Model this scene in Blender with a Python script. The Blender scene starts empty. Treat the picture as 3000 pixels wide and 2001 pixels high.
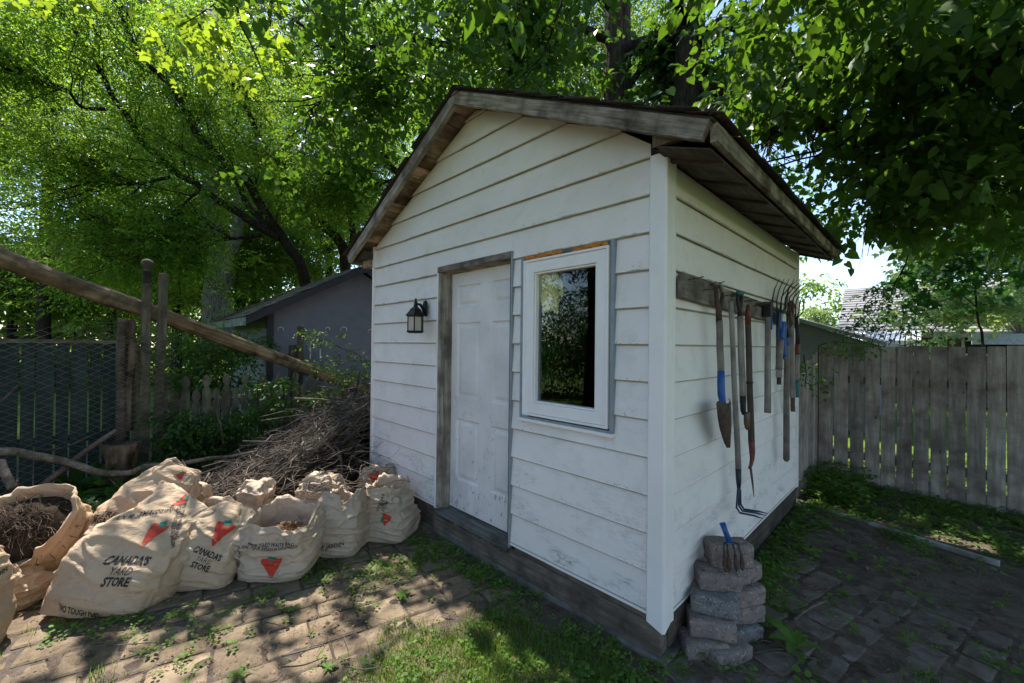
import bpy, bmesh, math, random
import numpy as np
from mathutils import Vector, Matrix, noise as mnoise
R_ = math.radians
random.seed(7)
rng = np.random.default_rng(11)
SC = bpy.context.scene
COL = SC.collection

# ------------------------------------------------------------------ camera
CAM = np.array([.98, -2.0824, 1.406])
F_, PITCH, ROLL, YAW = 1205.12, .0089, -.0111, -.7947
FW = np.array([math.sin(YAW)*math.cos(PITCH), math.cos(YAW)*math.cos(PITCH), math.sin(PITCH)])
RT = np.array([math.cos(YAW), -math.sin(YAW), 0.0])
UP = np.cross(RT, FW)
cr, sr = math.cos(-ROLL), math.sin(-ROLL)
cam_d = bpy.data.cameras.new('camera'); cam = bpy.data.objects.new('camera', cam_d); COL.objects.link(cam)
rx = RT*cr+UP*sr; uy = -RT*sr+UP*cr
M = Matrix(((rx[0], uy[0], -FW[0], CAM[0]), (rx[1], uy[1], -FW[1], CAM[1]), (rx[2], uy[2], -FW[2], CAM[2]), (0, 0, 0, 1)))
cam.matrix_world = M
cam_d.sensor_width = 36; cam_d.lens = 36*F_/3000; cam_d.clip_start = .05; cam_d.clip_end = 400
SC.camera = cam

# ------------------------------------------------------------------ light
SUN = Vector((-.50, .055, .864)).normalized()       # direction towards the sun
w = bpy.data.worlds.new('World'); SC.world = w; w.use_nodes = True
nt = w.node_tree; nt.nodes.clear()
sky = nt.nodes.new('ShaderNodeTexSky'); sky.sky_type = 'NISHITA'; sky.sun_disc = False
sky.sun_elevation = math.asin(SUN.z); sky.sun_rotation = math.atan2(SUN.x, SUN.y)
sky.air_density = 1.0; sky.dust_density = .35; sky.ozone_density = 1.2
bg = nt.nodes.new('ShaderNodeBackground'); bg.inputs[1].default_value = .13
wo = nt.nodes.new('ShaderNodeOutputWorld')
nt.links.new(sky.outputs[0], bg.inputs[0]); nt.links.new(bg.outputs[0], wo.inputs[0])
sd = bpy.data.lights.new('sun', 'SUN'); sd.energy = 4.6; sd.angle = R_(.53); sd.color = (1, .95, .86)
so = bpy.data.objects.new('sun', sd); COL.objects.link(so)
so.rotation_euler = SUN.to_track_quat('Z', 'Y').to_euler()
SC.view_settings.view_transform = 'Standard'; SC.view_settings.look = 'None'
SC.view_settings.exposure = 1.33; SC.view_settings.gamma = 1
SC.view_settings.use_curve_mapping = False
SC.render.engine = 'CYCLES'
try:
    SC.cycles.max_bounces = 8; SC.cycles.transmission_bounces = 6; SC.cycles.transparent_max_bounces = 8
    SC.cycles.diffuse_bounces = 4
except Exception: pass
G = -.25                                            # ground level

# ------------------------------------------------------------------ helpers
def at(u, v, dep):
    "world point at a calibrated direction and a real distance along the view axis"
    x = (u-1500)/F_; y = -(v-1000.5)/F_
    x, y = x*cr-y*sr, x*sr+y*cr
    return CAM+dep*(FW+x*RT+y*UP)

def tag(o, label=None, cat=None, group=None, kind=None):
    if label: o['label'] = label
    if cat: o['category'] = cat
    if group: o['group'] = group
    if kind: o['kind'] = kind
    return o

def thing(name, loc, label, cat, group=None):
    o = bpy.data.objects.new(name, None); o.empty_display_size = .1; COL.objects.link(o)
    o.location = loc
    return tag(o, label, cat, group)

def origin(o):
    v = Vector((0, 0, 0))
    while o is not None:
        v = v+o.location; o = o.parent
    return v

class MB:
    def __init__(s): s.v = []; s.f = []
    def add(s, vs, fs):
        n = len(s.v); s.v.extend([tuple(map(float, p)) for p in vs]); s.f.extend([tuple(i+n for i in f) for f in fs]); return s
    def box(s, a, b):
        x0, y0, z0 = a; x1, y1, z1 = b
        return s.add([(x0,y0,z0),(x1,y0,z0),(x1,y1,z0),(x0,y1,z0),(x0,y0,z1),(x1,y0,z1),(x1,y1,z1),(x0,y1,z1)],
                     [(0,3,2,1),(4,5,6,7),(0,1,5,4),(1,2,6,5),(2,3,7,6),(3,0,4,7)])
    def obox(s, c, ax, ay, az):
        c = Vector(c); ax = Vector(ax); ay = Vector(ay); az = Vector(az)
        vs = [c+i*ax+j*ay+k*az for k in (-1, 1) for (i, j) in ((-1,-1),(1,-1),(1,1),(-1,1))]
        return s.add(vs, [(0,3,2,1),(4,5,6,7),(0,1,5,4),(1,2,6,5),(2,3,7,6),(3,0,4,7)])
    def tube(s, pts, rad, n=6, caps=True, flat=1.0):
        pts = [Vector(p) for p in pts]; m = len(pts)
        if not hasattr(rad, '__len__'): rad = [rad]*m
        t = (pts[1]-pts[0]).normalized()
        u = t.orthogonal().normalized(); vs = []
        for i, p in enumerate(pts):
            a = pts[max(0, i-1)]; b = pts[min(m-1, i+1)]
            tt = (b-a)
            if tt.length > 1e-9: t = tt.normalized()
            u = (u-t*u.dot(t));
            if u.length < 1e-6: u = t.orthogonal()
            u.normalize(); w_ = t.cross(u)
            for k in range(n):
                a_ = 2*math.pi*k/n
                vs.append(p+rad[i]*(math.cos(a_)*u+flat*math.sin(a_)*w_))
        fs = [(i*n+k, i*n+(k+1) % n, (i+1)*n+(k+1) % n, (i+1)*n+k) for i in range(m-1) for k in range(n)]
        if caps: fs += [tuple(range(n))[::-1], tuple((m-1)*n+k for k in range(n))]
        return s.add(vs, fs)
    def lathe(s, prof, c, n=16, axis='z', a0=0):
        vs = []
        for r, h in prof:
            for k in range(n):
                a = a0+2*math.pi*k/n; p = (r*math.cos(a), r*math.sin(a), h)
                if axis == 'y': p = (p[0], p[2], p[1])
                vs.append((c[0]+p[0], c[1]+p[1], c[2]+p[2]))
        m = len(prof)
        fs = [(i*n+k, i*n+(k+1) % n, (i+1)*n+(k+1) % n, (i+1)*n+k) for i in range(m-1) for k in range(n)]
        fs += [tuple(range(n))[::-1], tuple((m-1)*n+k for k in range(n))]
        return s.add(vs, fs)
    def build(s, name, mat, parent=None, smooth=False, loc=None, bevel=0):
        o = mk(name, np.array(s.v, float), s.f, mat, parent, smooth, loc)
        if bevel:
            b = o.modifiers.new('bevel', 'BEVEL'); b.width = bevel; b.segments = 2; b.limit_method = 'ANGLE'
        return o

def mk(name, V, Fc, mat, parent=None, smooth=False, loc=None):
    if parent is not None: off = np.array(origin(parent)); l = (0, 0, 0)
    elif loc is not None: off = np.array(loc, float); l = loc
    else: off = np.zeros(3); l = (0, 0, 0)
    me = bpy.data.meshes.new(name)
    V = np.asarray(V, float)-off
    if isinstance(Fc, np.ndarray):
        nf, k = Fc.shape
        me.vertices.add(len(V)); me.vertices.foreach_set('co', V.astype(np.float32).ravel())
        me.loops.add(nf*k); me.loops.foreach_set('vertex_index', Fc.astype(np.int32).ravel())
        me.polygons.add(nf); me.polygons.foreach_set('loop_start', np.arange(0, nf*k, k, dtype=np.int32))
        me.polygons.foreach_set('loop_total', np.full(nf, k, dtype=np.int32))
        me.update(calc_edges=True)
    else:
        me.from_pydata([tuple(p) for p in V], [], Fc); me.update()
    if smooth: me.polygons.foreach_set('use_smooth', np.ones(len(me.polygons), dtype=bool))
    if mat is not None: me.materials.append(mat)
    o = bpy.data.objects.new(name, me); COL.objects.link(o); o.location = l
    if parent is not None: o.parent = parent
    return o

# ------------------------------------------------------------------ materials
def newmat(name):
    m = bpy.data.materials.new(name); m.use_nodes = True; n = m.node_tree; n.nodes.clear()
    out = n.nodes.new('ShaderNodeOutputMaterial'); b = n.nodes.new('ShaderNodeBsdfPrincipled')
    n.links.new(b.outputs[0], out.inputs[0])
    return m, n, b, out
def N(n, t, **k):
    x = n.nodes.new(t)
    for a, v in k.items():
        if a.startswith('i_'): x.inputs[a[2:].replace('_', ' ')].default_value = v
        else: setattr(x, a, v)
    return x
def ramp(n, fac, stops):
    r = n.nodes.new('ShaderNodeValToRGB'); n.links.new(fac, r.inputs[0])
    e = r.color_ramp.elements
    while len(e) > 1: e.remove(e[-1])
    e[0].position = stops[0][0]; e[0].color = (*stops[0][1], 1)
    for p, c in stops[1:]:
        q = e.new(p); q.color = (*c, 1)
    return r.outputs[0]
def gramp(n, fac, a, b):
    return ramp(n, fac, [(a, (0, 0, 0)), (b, (1, 1, 1))])
def mix(n, fac, a, b, mode='MIX'):
    m = n.nodes.new('ShaderNodeMix'); m.data_type = 'RGBA'; m.blend_type = mode
    if isinstance(fac, float): m.inputs[0].default_value = fac
    else: n.links.new(fac, m.inputs[0])
    for i, c in ((6, a), (7, b)):
        if isinstance(c, tuple): m.inputs[i].default_value = (*c, 1)
        else: n.links.new(c, m.inputs[i])
    return m.outputs[2]
def mth(n, op, a, b=0.0):
    m = n.nodes.new('ShaderNodeMath'); m.operation = op
    for i, c in ((0, a), (1, b)):
        if isinstance(c, (int, float)): m.inputs[i].default_value = c
        else: n.links.new(c, m.inputs[i])
    return m.outputs[0]
def coords(n, scale=(1, 1, 1), rnd=True, src='Object'):
    tc = n.nodes.new('ShaderNodeTexCoord'); mp = n.nodes.new('ShaderNodeMapping')
    mp.inputs['Scale'].default_value = scale
    n.links.new(tc.outputs[src], mp.inputs[0])
    if rnd:
        oi = n.nodes.new('ShaderNodeObjectInfo'); s = mth(n, 'MULTIPLY', oi.outputs['Random'], 37.0)
        cb = n.nodes.new('ShaderNodeCombineXYZ')
        for i in range(3): n.links.new(s, cb.inputs[i])
        va = n.nodes.new('ShaderNodeVectorMath'); va.operation = 'ADD'
        n.links.new(mp.outputs[0], va.inputs[0]); n.links.new(cb.outputs[0], va.inputs[1])
        return va.outputs[0]
    return mp.outputs[0]
def noise(n, vec, scale, detail=4, rough=.55):
    x = n.nodes.new('ShaderNodeTexNoise'); x.inputs['Scale'].default_value = scale
    x.inputs['Detail'].default_value = detail; x.inputs['Roughness'].default_value = rough
    n.links.new(vec, x.inputs['Vector']); return x.outputs[0]
def bump(n, b, h, strength=.3, dist=.01):
    x = n.nodes.new('ShaderNodeBump'); x.inputs['Strength'].default_value = strength; x.inputs['Distance'].default_value = dist
    n.links.new(h, x.inputs['Height']); n.links.new(x.outputs[0], b.inputs['Normal'])
def L(n, a, b): n.links.new(a, b)

def wood(name, cols, axis='z', rough=.85, s=1.0, vary=.35, knots=False, bumps=.5):
    "weathered timber with grain along one axis; every board differs"
    m, n, b, o = newmat(name)
    k = {'x': (1.2, 16, 16), 'y': (16, 1.2, 16), 'z': (16, 16, 1.2)}[axis]
    v = coords(n, tuple(q*s for q in k)); g = noise(n, v, 2.2, 8, .65)
    v2 = coords(n, (1, 1, 1)); g2 = noise(n, v2, 5, 5, .6)
    c = ramp(n, g, [(.25, cols[0]), (.5, cols[1]), (.75, cols[2])])
    c2 = mix(n, gramp(n, g2, .42, .68), c, cols[0])
    oi = n.nodes.new('ShaderNodeObjectInfo')
    hsv = n.nodes.new('ShaderNodeHueSaturation'); L(n, c2, hsv.inputs['Color'])
    L(n, mth(n, 'ADD', mth(n, 'MULTIPLY', oi.outputs['Random'], vary*2), 1-vary), hsv.inputs['Value'])
    col = hsv.outputs[0]
    if knots:
        kv = coords(n, (9, 9, 4.5) if axis == 'z' else (2.6, 7, 7)); vo = n.nodes.new('ShaderNodeTexVoronoi'); vo.inputs['Scale'].default_value = 1.0
        L(n, kv, vo.inputs['Vector'])
        kk = ramp(n, vo.outputs['Distance'], [(.0, (1, 1, 1)), (.05, (1, 1, 1)), (.13, (0, 0, 0))])
        col = mix(n, mth(n, 'MULTIPLY', kk, gramp(n, noise(n, v2, 3.3, 2), .5, .55)), col, tuple(q*.45 for q in cols[0]))
    L(n, col, b.inputs['Base Color']); b.inputs['Roughness'].default_value = rough
    b.inputs['Specular IOR Level'].default_value = .25
    bump(n, b, g, bumps, .006)
    return m

def plain(name, c, rough=.5, metal=0.0, nz=.25, scale=14, c2=None, bumps=.1, spec=.4):
    m, n, b, o = newmat(name)
    v = coords(n); g = noise(n, v, scale, 6, .6)
    if c2 is None: c2 = tuple(q*(1-nz) for q in c)
    L(n, mix(n, gramp(n, g, .38, .66), c, c2), b.inputs['Base Color'])
    b.inputs['Roughness'].default_value = rough; b.inputs['Metallic'].default_value = metal
    b.inputs['Specular IOR Level'].default_value = spec
    if bumps: bump(n, b, g, bumps, .005)
    return m

def siding_mat(name, base, grime=.6):
    m, n, b, o = newmat(name)
    v = coords(n, rnd=False)
    gr = noise(n, coords(n, (3, 3, 60), rnd=False), 3.0, 4, .6)            # embossed grain
    big = noise(n, v, 1.6, 3, .5); mid = noise(n, v, 7, 6, .7); fine = noise(n, v, 85, 4, .7)
    c = mix(n, gramp(n, big, .35, .7), base, tuple(q*.9 for q in base))
    # dull film of dirt
    c = mix(n, mth(n, 'MULTIPLY', gramp(n, mid, .52, .85), grime*.28), c, (.26, .27, .25))
    # mildew patches, streaked along the grain
    mv = noise(n, coords(n, (1.3, 1.3, 3.2), rnd=False), 2.3, 5, .65)
    pk = noise(n, coords(n, (6, 6, 22), rnd=False), 5, 6, .75)
    patch = mth(n, 'MULTIPLY', gramp(n, mv, .50, .66), gramp(n, pk, .44, .62))
    sx = n.nodes.new('ShaderNodeSeparateXYZ'); L(n, v, sx.inputs[0])
    low = n.nodes.new('ShaderNodeMapRange'); low.inputs[1].default_value = 1.0; low.inputs[2].default_value = .25
    L(n, sx.outputs[2], low.inputs[0])
    patch = mth(n, 'MULTIPLY', patch, mth(n, 'ADD', mth(n, 'MULTIPLY', low.outputs[0], .8), .08))
    c = mix(n, mth(n, 'MULTIPLY', patch, grime), c, (.12, .13, .12))
    # peppered black specks that gather towards each lap
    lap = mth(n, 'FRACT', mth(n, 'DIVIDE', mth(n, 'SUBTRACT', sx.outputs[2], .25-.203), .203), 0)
    near = n.nodes.new('ShaderNodeMapRange'); near.inputs[1].default_value = .3; near.inputs[2].default_value = 0.0
    L(n, lap, near.inputs[0])
    sp = gramp(n, fine, .615, .645)
    spm = gramp(n, noise(n, v, 3.1, 4, .6), .47, .58)
    c = mix(n, mth(n, 'MULTIPLY', mth(n, 'MULTIPLY', sp, spm), near.outputs[0]), c, (.03, .03, .025))
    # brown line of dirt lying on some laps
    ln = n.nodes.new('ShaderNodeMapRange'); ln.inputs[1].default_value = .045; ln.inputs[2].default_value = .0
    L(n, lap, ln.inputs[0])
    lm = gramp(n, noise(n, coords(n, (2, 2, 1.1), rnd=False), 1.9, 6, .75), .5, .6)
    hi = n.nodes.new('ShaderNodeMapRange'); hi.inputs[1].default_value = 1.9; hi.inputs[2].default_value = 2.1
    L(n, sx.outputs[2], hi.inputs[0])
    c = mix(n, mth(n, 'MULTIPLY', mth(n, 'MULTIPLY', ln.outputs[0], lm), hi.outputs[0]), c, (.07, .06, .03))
    lw_ = n.nodes.new('ShaderNodeMapRange'); lw_.inputs[1].default_value = .925; lw_.inputs[2].default_value = .975; L(n, lap, lw_.inputs[0])  # shadow under every lap, painted in as a thin brown line
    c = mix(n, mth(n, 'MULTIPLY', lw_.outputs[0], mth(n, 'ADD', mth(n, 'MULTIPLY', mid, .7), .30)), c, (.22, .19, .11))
    # yellow algae tint of the oldest, upper boards
    al = n.nodes.new('ShaderNodeMapRange'); al.inputs[1].default_value = 2.55; al.inputs[2].default_value = 3.7
    L(n, mth(n, 'ADD', sx.outputs[2], mth(n, 'MULTIPLY', big, .7)), al.inputs[0])
    c = mix(n, mth(n, 'MULTIPLY', al.outputs[0], .5), c, (.62, .58, .40))
    L(n, c, b.inputs['Base Color']); b.inputs['Roughness'].default_value = .55
    b.inputs['Specular IOR Level'].default_value = .3
    bump(n, b, mth(n, 'ADD', gr, mth(n, 'MULTIPLY', fine, .2)), .16, .004)
    return m

def leaf_mat(name, c1, c2, trans, tmix=.45, rough=.42, spec=.35, veins=False):
    m, n, b, o = newmat(name)
    ge = n.nodes.new('ShaderNodeNewGeometry')
    wn = n.nodes.new('ShaderNodeTexWhiteNoise'); wn.noise_dimensions = '1D'
    L(n, ge.outputs['Random Per Island'], wn.inputs['W'])
    c = mix(n, ge.outputs['Random Per Island'], c1, c2)
    L(n, c, b.inputs['Base Color']); b.inputs['Roughness'].default_value = rough
    b.inputs['Specular IOR Level'].default_value = spec
    t = n.nodes.new('ShaderNodeBsdfTranslucent')
    tc = mix(n, wn.outputs[0], trans, tuple(q*.6 for q in trans)); L(n, tc, t.inputs[0])
    ms = n.nodes.new('ShaderNodeMixShader'); ms.inputs[0].default_value = tmix
    L(n, b.outputs[0], ms.inputs[1]); L(n, t.outputs[0], ms.inputs[2]); L(n, ms.outputs[0], o.inputs[0])
    return m

M_ = {}
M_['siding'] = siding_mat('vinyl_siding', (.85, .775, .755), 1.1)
M_['trim'] = plain('white_trim', (.86, .80, .79), .45, nz=.08, scale=3, bumps=.03)
M_['door'] = plain('door_paint', (.74, .73, .72), .5, nz=.12, scale=5, bumps=.05)
def door_mat():
    m, n, b, o = newmat('chipped_door_paint'); v = coords(n, rnd=False)
    c = mix(n, gramp(n, noise(n, v, 3, 4), .4, .7), (.80, .735, .73), (.66, .61, .60))
    sx = n.nodes.new('ShaderNodeSeparateXYZ'); L(n, v, sx.inputs[0])
    lo = n.nodes.new('ShaderNodeMapRange'); lo.inputs[1].default_value = 1.3; lo.inputs[2].default_value = 0.0
    L(n, sx.outputs[2], lo.inputs[0])
    chip = mth(n, 'MULTIPLY', gramp(n, noise(n, coords(n, (34, 34, 17), rnd=False), 1.0, 5, .7), .60, .615), gramp(n, noise(n, v, 5.5, 3), .45, .55))
    chip = mth(n, 'MULTIPLY', chip, mth(n, 'ADD', mth(n, 'MULTIPLY', lo.outputs[0], 1.0), .12))
    c = mix(n, chip, c, (.10, .10, .10))
    dirt = mth(n, 'MULTIPLY', gramp(n, noise(n, coords(n, (9, 9, 2), rnd=False), 1.5, 6, .7), .45, .8), lo.outputs[0])
    c = mix(n, mth(n, 'MULTIPLY', dirt, .6), c, (.30, .31, .30))
    L(n, c, b.inputs['Base Color']); b.inputs['Roughness'].default_value = .5
    bump(n, b, noise(n, coords(n, (50, 50, 4), rnd=False), 2, 4), .12, .003); return m
M_['door'] = door_mat()
GREY = [(.085, .068, .055), (.25, .21, .175), (.45, .395, .345)]
for a in 'xyz': M_['grey_'+a] = wood('weathered_grey_wood_'+a, GREY, a)
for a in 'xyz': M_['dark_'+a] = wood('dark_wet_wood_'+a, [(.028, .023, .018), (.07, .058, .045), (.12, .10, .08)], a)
M_['soffit'] = wood('roof_board_wood', [(.09, .06, .04), (.33, .24, .16), (.52, .41, .29)], 'y', vary=.6, s=.7)
M_['fence'] = wood('fence_board_wood', [(.165, .132, .112), (.345, .29, .255), (.50, .435, .39)], 'z', vary=.25, knots=True)
M_['picket'] = wood('picket_wood', [(.05, .045, .03), (.12, .11, .075), (.2, .185, .13)], 'z', vary=.25)
M_['greenfence'] = wood('dark_green_stained_wood', [(.014, .024, .020), (.027, .044, .037), (.048, .068, .058)], 'z', vary=.2)
M_['post'] = wood('mossy_post_wood', [(.05, .045, .03), (.14, .12, .08), (.24, .22, .16)], 'z')
M_['log'] = wood('bare_log_wood', [(.035, .02, .010), (.19, .125, .065), (.40, .29, .175)], 'z', s=.55, vary=0, bumps=1.0)
M_['stick'] = wood('dead_stick_bark', [(.042, .033, .026), (.12, .097, .078), (.24, .205, .172)], 'z', s=.5, vary=.45)
M_['birch'] = wood('rough_pole_bark', [(.04, .028, .02), (.14, .10, .075), (.26, .21, .17)], 'x', s=1.2)
M_['branchwood'] = wood('bare_branch_wood', [(.06, .042, .028), (.22, .165, .115), (.40, .32, .235)], 'x', s=.8, vary=.1)
M_['stump'] = wood('stump_wood', [(.03, .02, .012), (.15, .10, .065), (.33, .25, .17)], 'z', s=.5)
M_['skirt'] = wood('damp_skirt_timber', [(.05, .038, .030), (.135, .108, .085), (.23, .19, .155)], 'x', vary=.2)
M_['handle'] = wood('old_tool_handle', [(.13, .11, .10), (.26, .23, .205), (.37, .335, .30)], 'z', vary=.15, s=1.5)
M_['handle_dark'] = wood('dark_tool_handle', [(.05, .04, .035), (.11, .085, .07), (.17, .14, .12)], 'z', vary=.15)
M_['rust'] = plain('rusty_iron', (.10, .06, .042), .75, .3, c2=(.045, .032, .028), scale=30, bumps=.4)
M_['darkiron'] = plain('dark_iron', (.035, .032, .033), .6, .5, scale=30, bumps=.3)
M_['blue'] = plain('worn_blue_paint', (.012, .085, .34), .45, c2=(.01, .05, .16), scale=22)
M_['teal'] = plain('teal_paint', (.02, .14, .15), .5, scale=22)
M_['redp'] = plain('dark_red_paint', (.18, .03, .02), .5, c2=(.07, .025, .02), scale=20)
M_['navy'] = plain('navy_paint', (.02, .035, .075), .5, c2=(.015, .015, .02), scale=20)
M_['brownp'] = plain('brown_varnish', (.14, .065, .03), .5, c2=(.05, .035, .03), scale=20)
M_['black'] = plain('black_cast_metal', (.012, .013, .016), .42, .3, scale=60, bumps=.25)
M_['grey_metal'] = plain('grey_channel_trim', (.30, .33, .37), .45, .2, nz=.2)
M_['concrete'] = plain('concrete', (.20, .18, .16), .9, c2=(.09, .08, .07), scale=9, bumps=.5)
M_['vinylw'] = plain('white_vinyl_frame', (.86, .81, .81), .35, nz=.06, scale=4, bumps=.02)
M_['foam'] = plain('orange_foam', (.62, .22, .03), .8, c2=(.38, .12, .02), scale=40, bumps=.9)
M_['fluff'] = plain('yellow_insulation', (.90, .76, .26), .95, c2=(.75, .58, .16), scale=40, bumps=1.0)
M_['shedgrey'] = plain('blue_grey_paint', (.16, .165, .205), .75, nz=.15, scale=3, bumps=.1)
M_['shedside'] = plain('pale_side_panel', (.22, .25, .26), .75, nz=.35, scale=4, bumps=.1)
M_['sheddark'] = plain('dark_blue_trim', (.028, .03, .042), .6, nz=.3, scale=10)
M_['interior'] = plain('dark_interior_board', (.05, .04, .03), .9)
M_['wire'] = plain('galvanised_wire', (.36, .32, .29), .55, .2, c2=(.18, .15, .125), scale=15, bumps=0)
M_['gwire'] = plain('green_vinyl_wire', (.008, .10, .085), .35, 0, scale=15, bumps=0)
M_['cable'] = plain('black_cable', (.01, .01, .01), .6)
M_['redplastic'] = plain('red_plastic', (.4, .02, .01), .4)
M_['horseshoe'] = plain('pale_worn_metal', (.72, .70, .66), .45, .1, c2=(.45, .42, .38), scale=30)
M_['bark'] = None
def bark(name, a, b_, c, sc=1.0):
    m, n, b, o = newmat(name)
    v = coords(n, (9*sc, 9*sc, 1.6*sc)); g = noise(n, v, 2.4, 8, .7)
    vo = n.nodes.new('ShaderNodeTexVoronoi'); vo.inputs['Scale'].default_value = 2.6; L(n, v, vo.inputs['Vector'])
    L(n, ramp(n, g, [(.3, a), (.52, b_), (.72, c)]), b.inputs['Base Color'])
    b.inputs['Roughness'].default_value = .95; b.inputs['Specular IOR Level'].default_value = .1
    bump(n, b, mth(n, 'ADD', g, vo.outputs['Distance']), 1.0, .03); return m
M_['bark'] = bark('furrowed_bark', (.015, .011, .007), (.06, .045, .03), (.13, .105, .075))
M_['barkg'] = bark('grey_bark', (.04, .035, .03), (.15, .135, .12), (.28, .26, .23))
M_['barkd'] = bark('dark_branch_bark', (.014, .010, .007), (.04, .031, .022), (.075, .06, .045), 1.5)

def paper_mat(nm_, ca_, cb_):
    m, n, b, o = newmat(nm_); v = coords(n)
    big = noise(n, v, 5, 5, .6); fine = noise(n, v, 40, 5, .7)
    c = mix(n, gramp(n, big, .35, .7), ca_, cb_)
    st = mth(n, 'MULTIPLY', gramp(n, noise(n, v, 9, 7, .75), .58, .72), .55)
    c = mix(n, st, c, (.16, .12, .085))
    L(n, c, b.inputs['Base Color']); b.inputs['Roughness'].default_value = .8
    b.inputs['Specular IOR Level'].default_value = .2
    wr = noise(n, coords(n, (3, 3, 9)), 4, 7, .62)
    vo = n.nodes.new('ShaderNodeTexVoronoi'); vo.feature = 'DISTANCE_TO_EDGE'; vo.inputs['Scale'].default_value = 11; vo.inputs['Randomness'].default_value = 1
    vd = n.nodes.new('ShaderNodeVectorMath'); vd.operation = 'ADD'; L(n, coords(n, (1, 1, 1.7)), vd.inputs[0]); nz_ = n.nodes.new('ShaderNodeTexNoise'); nz_.inputs['Scale'].default_value = 6; L(n, v, nz_.inputs['Vector'])
    vs_ = n.nodes.new('ShaderNodeVectorMath'); vs_.operation = 'SCALE'; vs_.inputs['Scale'].default_value = .18; L(n, nz_.outputs['Color'], vs_.inputs[0]); L(n, vs_.outputs[0], vd.inputs[1]); L(n, vd.outputs[0], vo.inputs['Vector'])
    crz = gramp(n, vo.outputs['Distance'], 0.0, .22)
    bump(n, b, mth(n, 'ADD', mth(n, 'ADD', wr, mth(n, 'MULTIPLY', crz, .16)), mth(n, 'MULTIPLY', fine, .15)), .65, .02)
    t = n.nodes.new('ShaderNodeBsdfTranslucent'); t.inputs[0].default_value = (.55, .33, .17, 1)
    ms = n.nodes.new('ShaderNodeMixShader'); ms.inputs[0].default_value = .15
    L(n, b.outputs[0], ms.inputs[1]); L(n, t.outputs[0], ms.inputs[2]); L(n, ms.outputs[0], o.inputs[0])
    return m
M_['paper_tan'] = paper_mat('kraft_paper_tan', (.56, .42, .29), (.47, .34, .23))
M_['paper'] = paper_mat('kraft_paper_bleached', (.57, .455, .345), (.46, .36, .27))
M_['inkblack'] = plain('black_print', (.022, .02, .02), .7, c2=(.05, .04, .035), scale=60, bumps=0)
M_['inkred'] = plain('red_print', (.50, .035, .015), .7, c2=(.38, .04, .02), scale=30, bumps=0)
M_['inkgreen'] = plain('green_print', (.01, .19, .13), .7, nz=.2, bumps=0)

def paver_mat():
    m, n, b, o = newmat('concrete_paver'); v = coords(n)
    c = mix(n, gramp(n, noise(n, v, 6, 6, .65), .35, .7), (.27, .205, .135), (.165, .125, .085))
    sp = gramp(n, noise(n, v, 120, 3, .7), .66, .7); c = mix(n, sp, c, (.36, .32, .26))
    dk = gramp(n, noise(n, coords(n, rnd=False), 2.3, 6, .7), .42, .68); c = mix(n, mth(n, 'MULTIPLY', dk, .6), c, (.075, .052, .034))
    oi = n.nodes.new('ShaderNodeObjectInfo'); hs = n.nodes.new('ShaderNodeHueSaturation'); L(n, c, hs.inputs['Color'])
    L(n, mth(n, 'ADD', mth(n, 'MULTIPLY', oi.outputs['Random'], .45), .75), hs.inputs['Value'])
    ge = n.nodes.new('ShaderNodeNewGeometry'); pw = ge.outputs['Position']
    dd = mth(n, 'MULTIPLY', gramp(n, noise(n, pw, 3.1, 8, .72), .47, .60), .85)
    cf = mix(n, dd, hs.outputs[0], ramp(n, noise(n, pw, 30, 6, .8), [(.3, (.05, .036, .026)), (.55, (.12, .088, .06)), (.75, (.20, .155, .11))]))
    L(n, cf, b.inputs['Base Color']); b.inputs['Roughness'].default_value = .92; b.inputs['Specular IOR Level'].default_value = .2
    bump(n, b, mth(n, 'ADD', noise(n, v, 14, 7, .75), mth(n, 'MULTIPLY', noise(n, v, 90, 3), .3)), .7, .008); return m
M_['paver'] = paver_mat()
def soil_mat():
    m, n, b, o = newmat('soil'); v = coords(n, rnd=False)
    g = noise(n, v, 9, 8, .75)
    c = ramp(n, g, [(.3, (.06, .044, .036)), (.5, (.135, .103, .084)), (.7, (.225, .18, .15))])
    g2 = gramp(n, noise(n, v, 1.1, 4), .5, .7)
    c = mix(n, mth(n, 'MULTIPLY', g2, .45), c, (.17, .145, .12))
    ms_ = mth(n, 'MULTIPLY', gramp(n, noise(n, v, 4.2, 6, .7), .57, .68), .7); c = mix(n, ms_, c, (.05, .065, .012))
    L(n, c, b.inputs['Base Color']); b.inputs['Roughness'].default_value = .97; b.inputs['Specular IOR Level'].default_value = .1
    bump(n, b, mth(n, 'ADD', g, noise(n, v, 55, 5, .8)), 1.0, .02); return m
M_['soil'] = soil_mat()
M_['core'] = plain('matted_twigs', (.10, .082, .068), .95, c2=(.03, .024, .02), scale=26, bumps=1.0, spec=.1)
M_['dirtcake'] = plain('packed_dirt', (.05, .036, .024), .97, c2=(.025, .018, .012), scale=25, bumps=1.0, spec=.1)
M_['lawn'] = plain('lawn_green', (.075, .12, .02), .95, c2=(.11, .15, .035), scale=5, bumps=.6, spec=.1)
def shingle_mat(name, a, b_, moss):
    m, n, b, o = newmat(name); v = coords(n)
    c = mix(n, gramp(n, noise(n, v, 60, 4, .8), .35, .65), a, b_)
    c = mix(n, mth(n, 'MULTIPLY', gramp(n, noise(n, v, 3.5, 6, .7), .5, .65), .8), c, moss)
    L(n, c, b.inputs['Base Color']); b.inputs['Roughness'].default_value = .95; bump(n, b, noise(n, v, 50, 5), .8, .006); return m
M_['shingle'] = shingle_mat('old_shingle', (.022, .018, .016), (.05, .042, .036), (.04, .042, .018))
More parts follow.
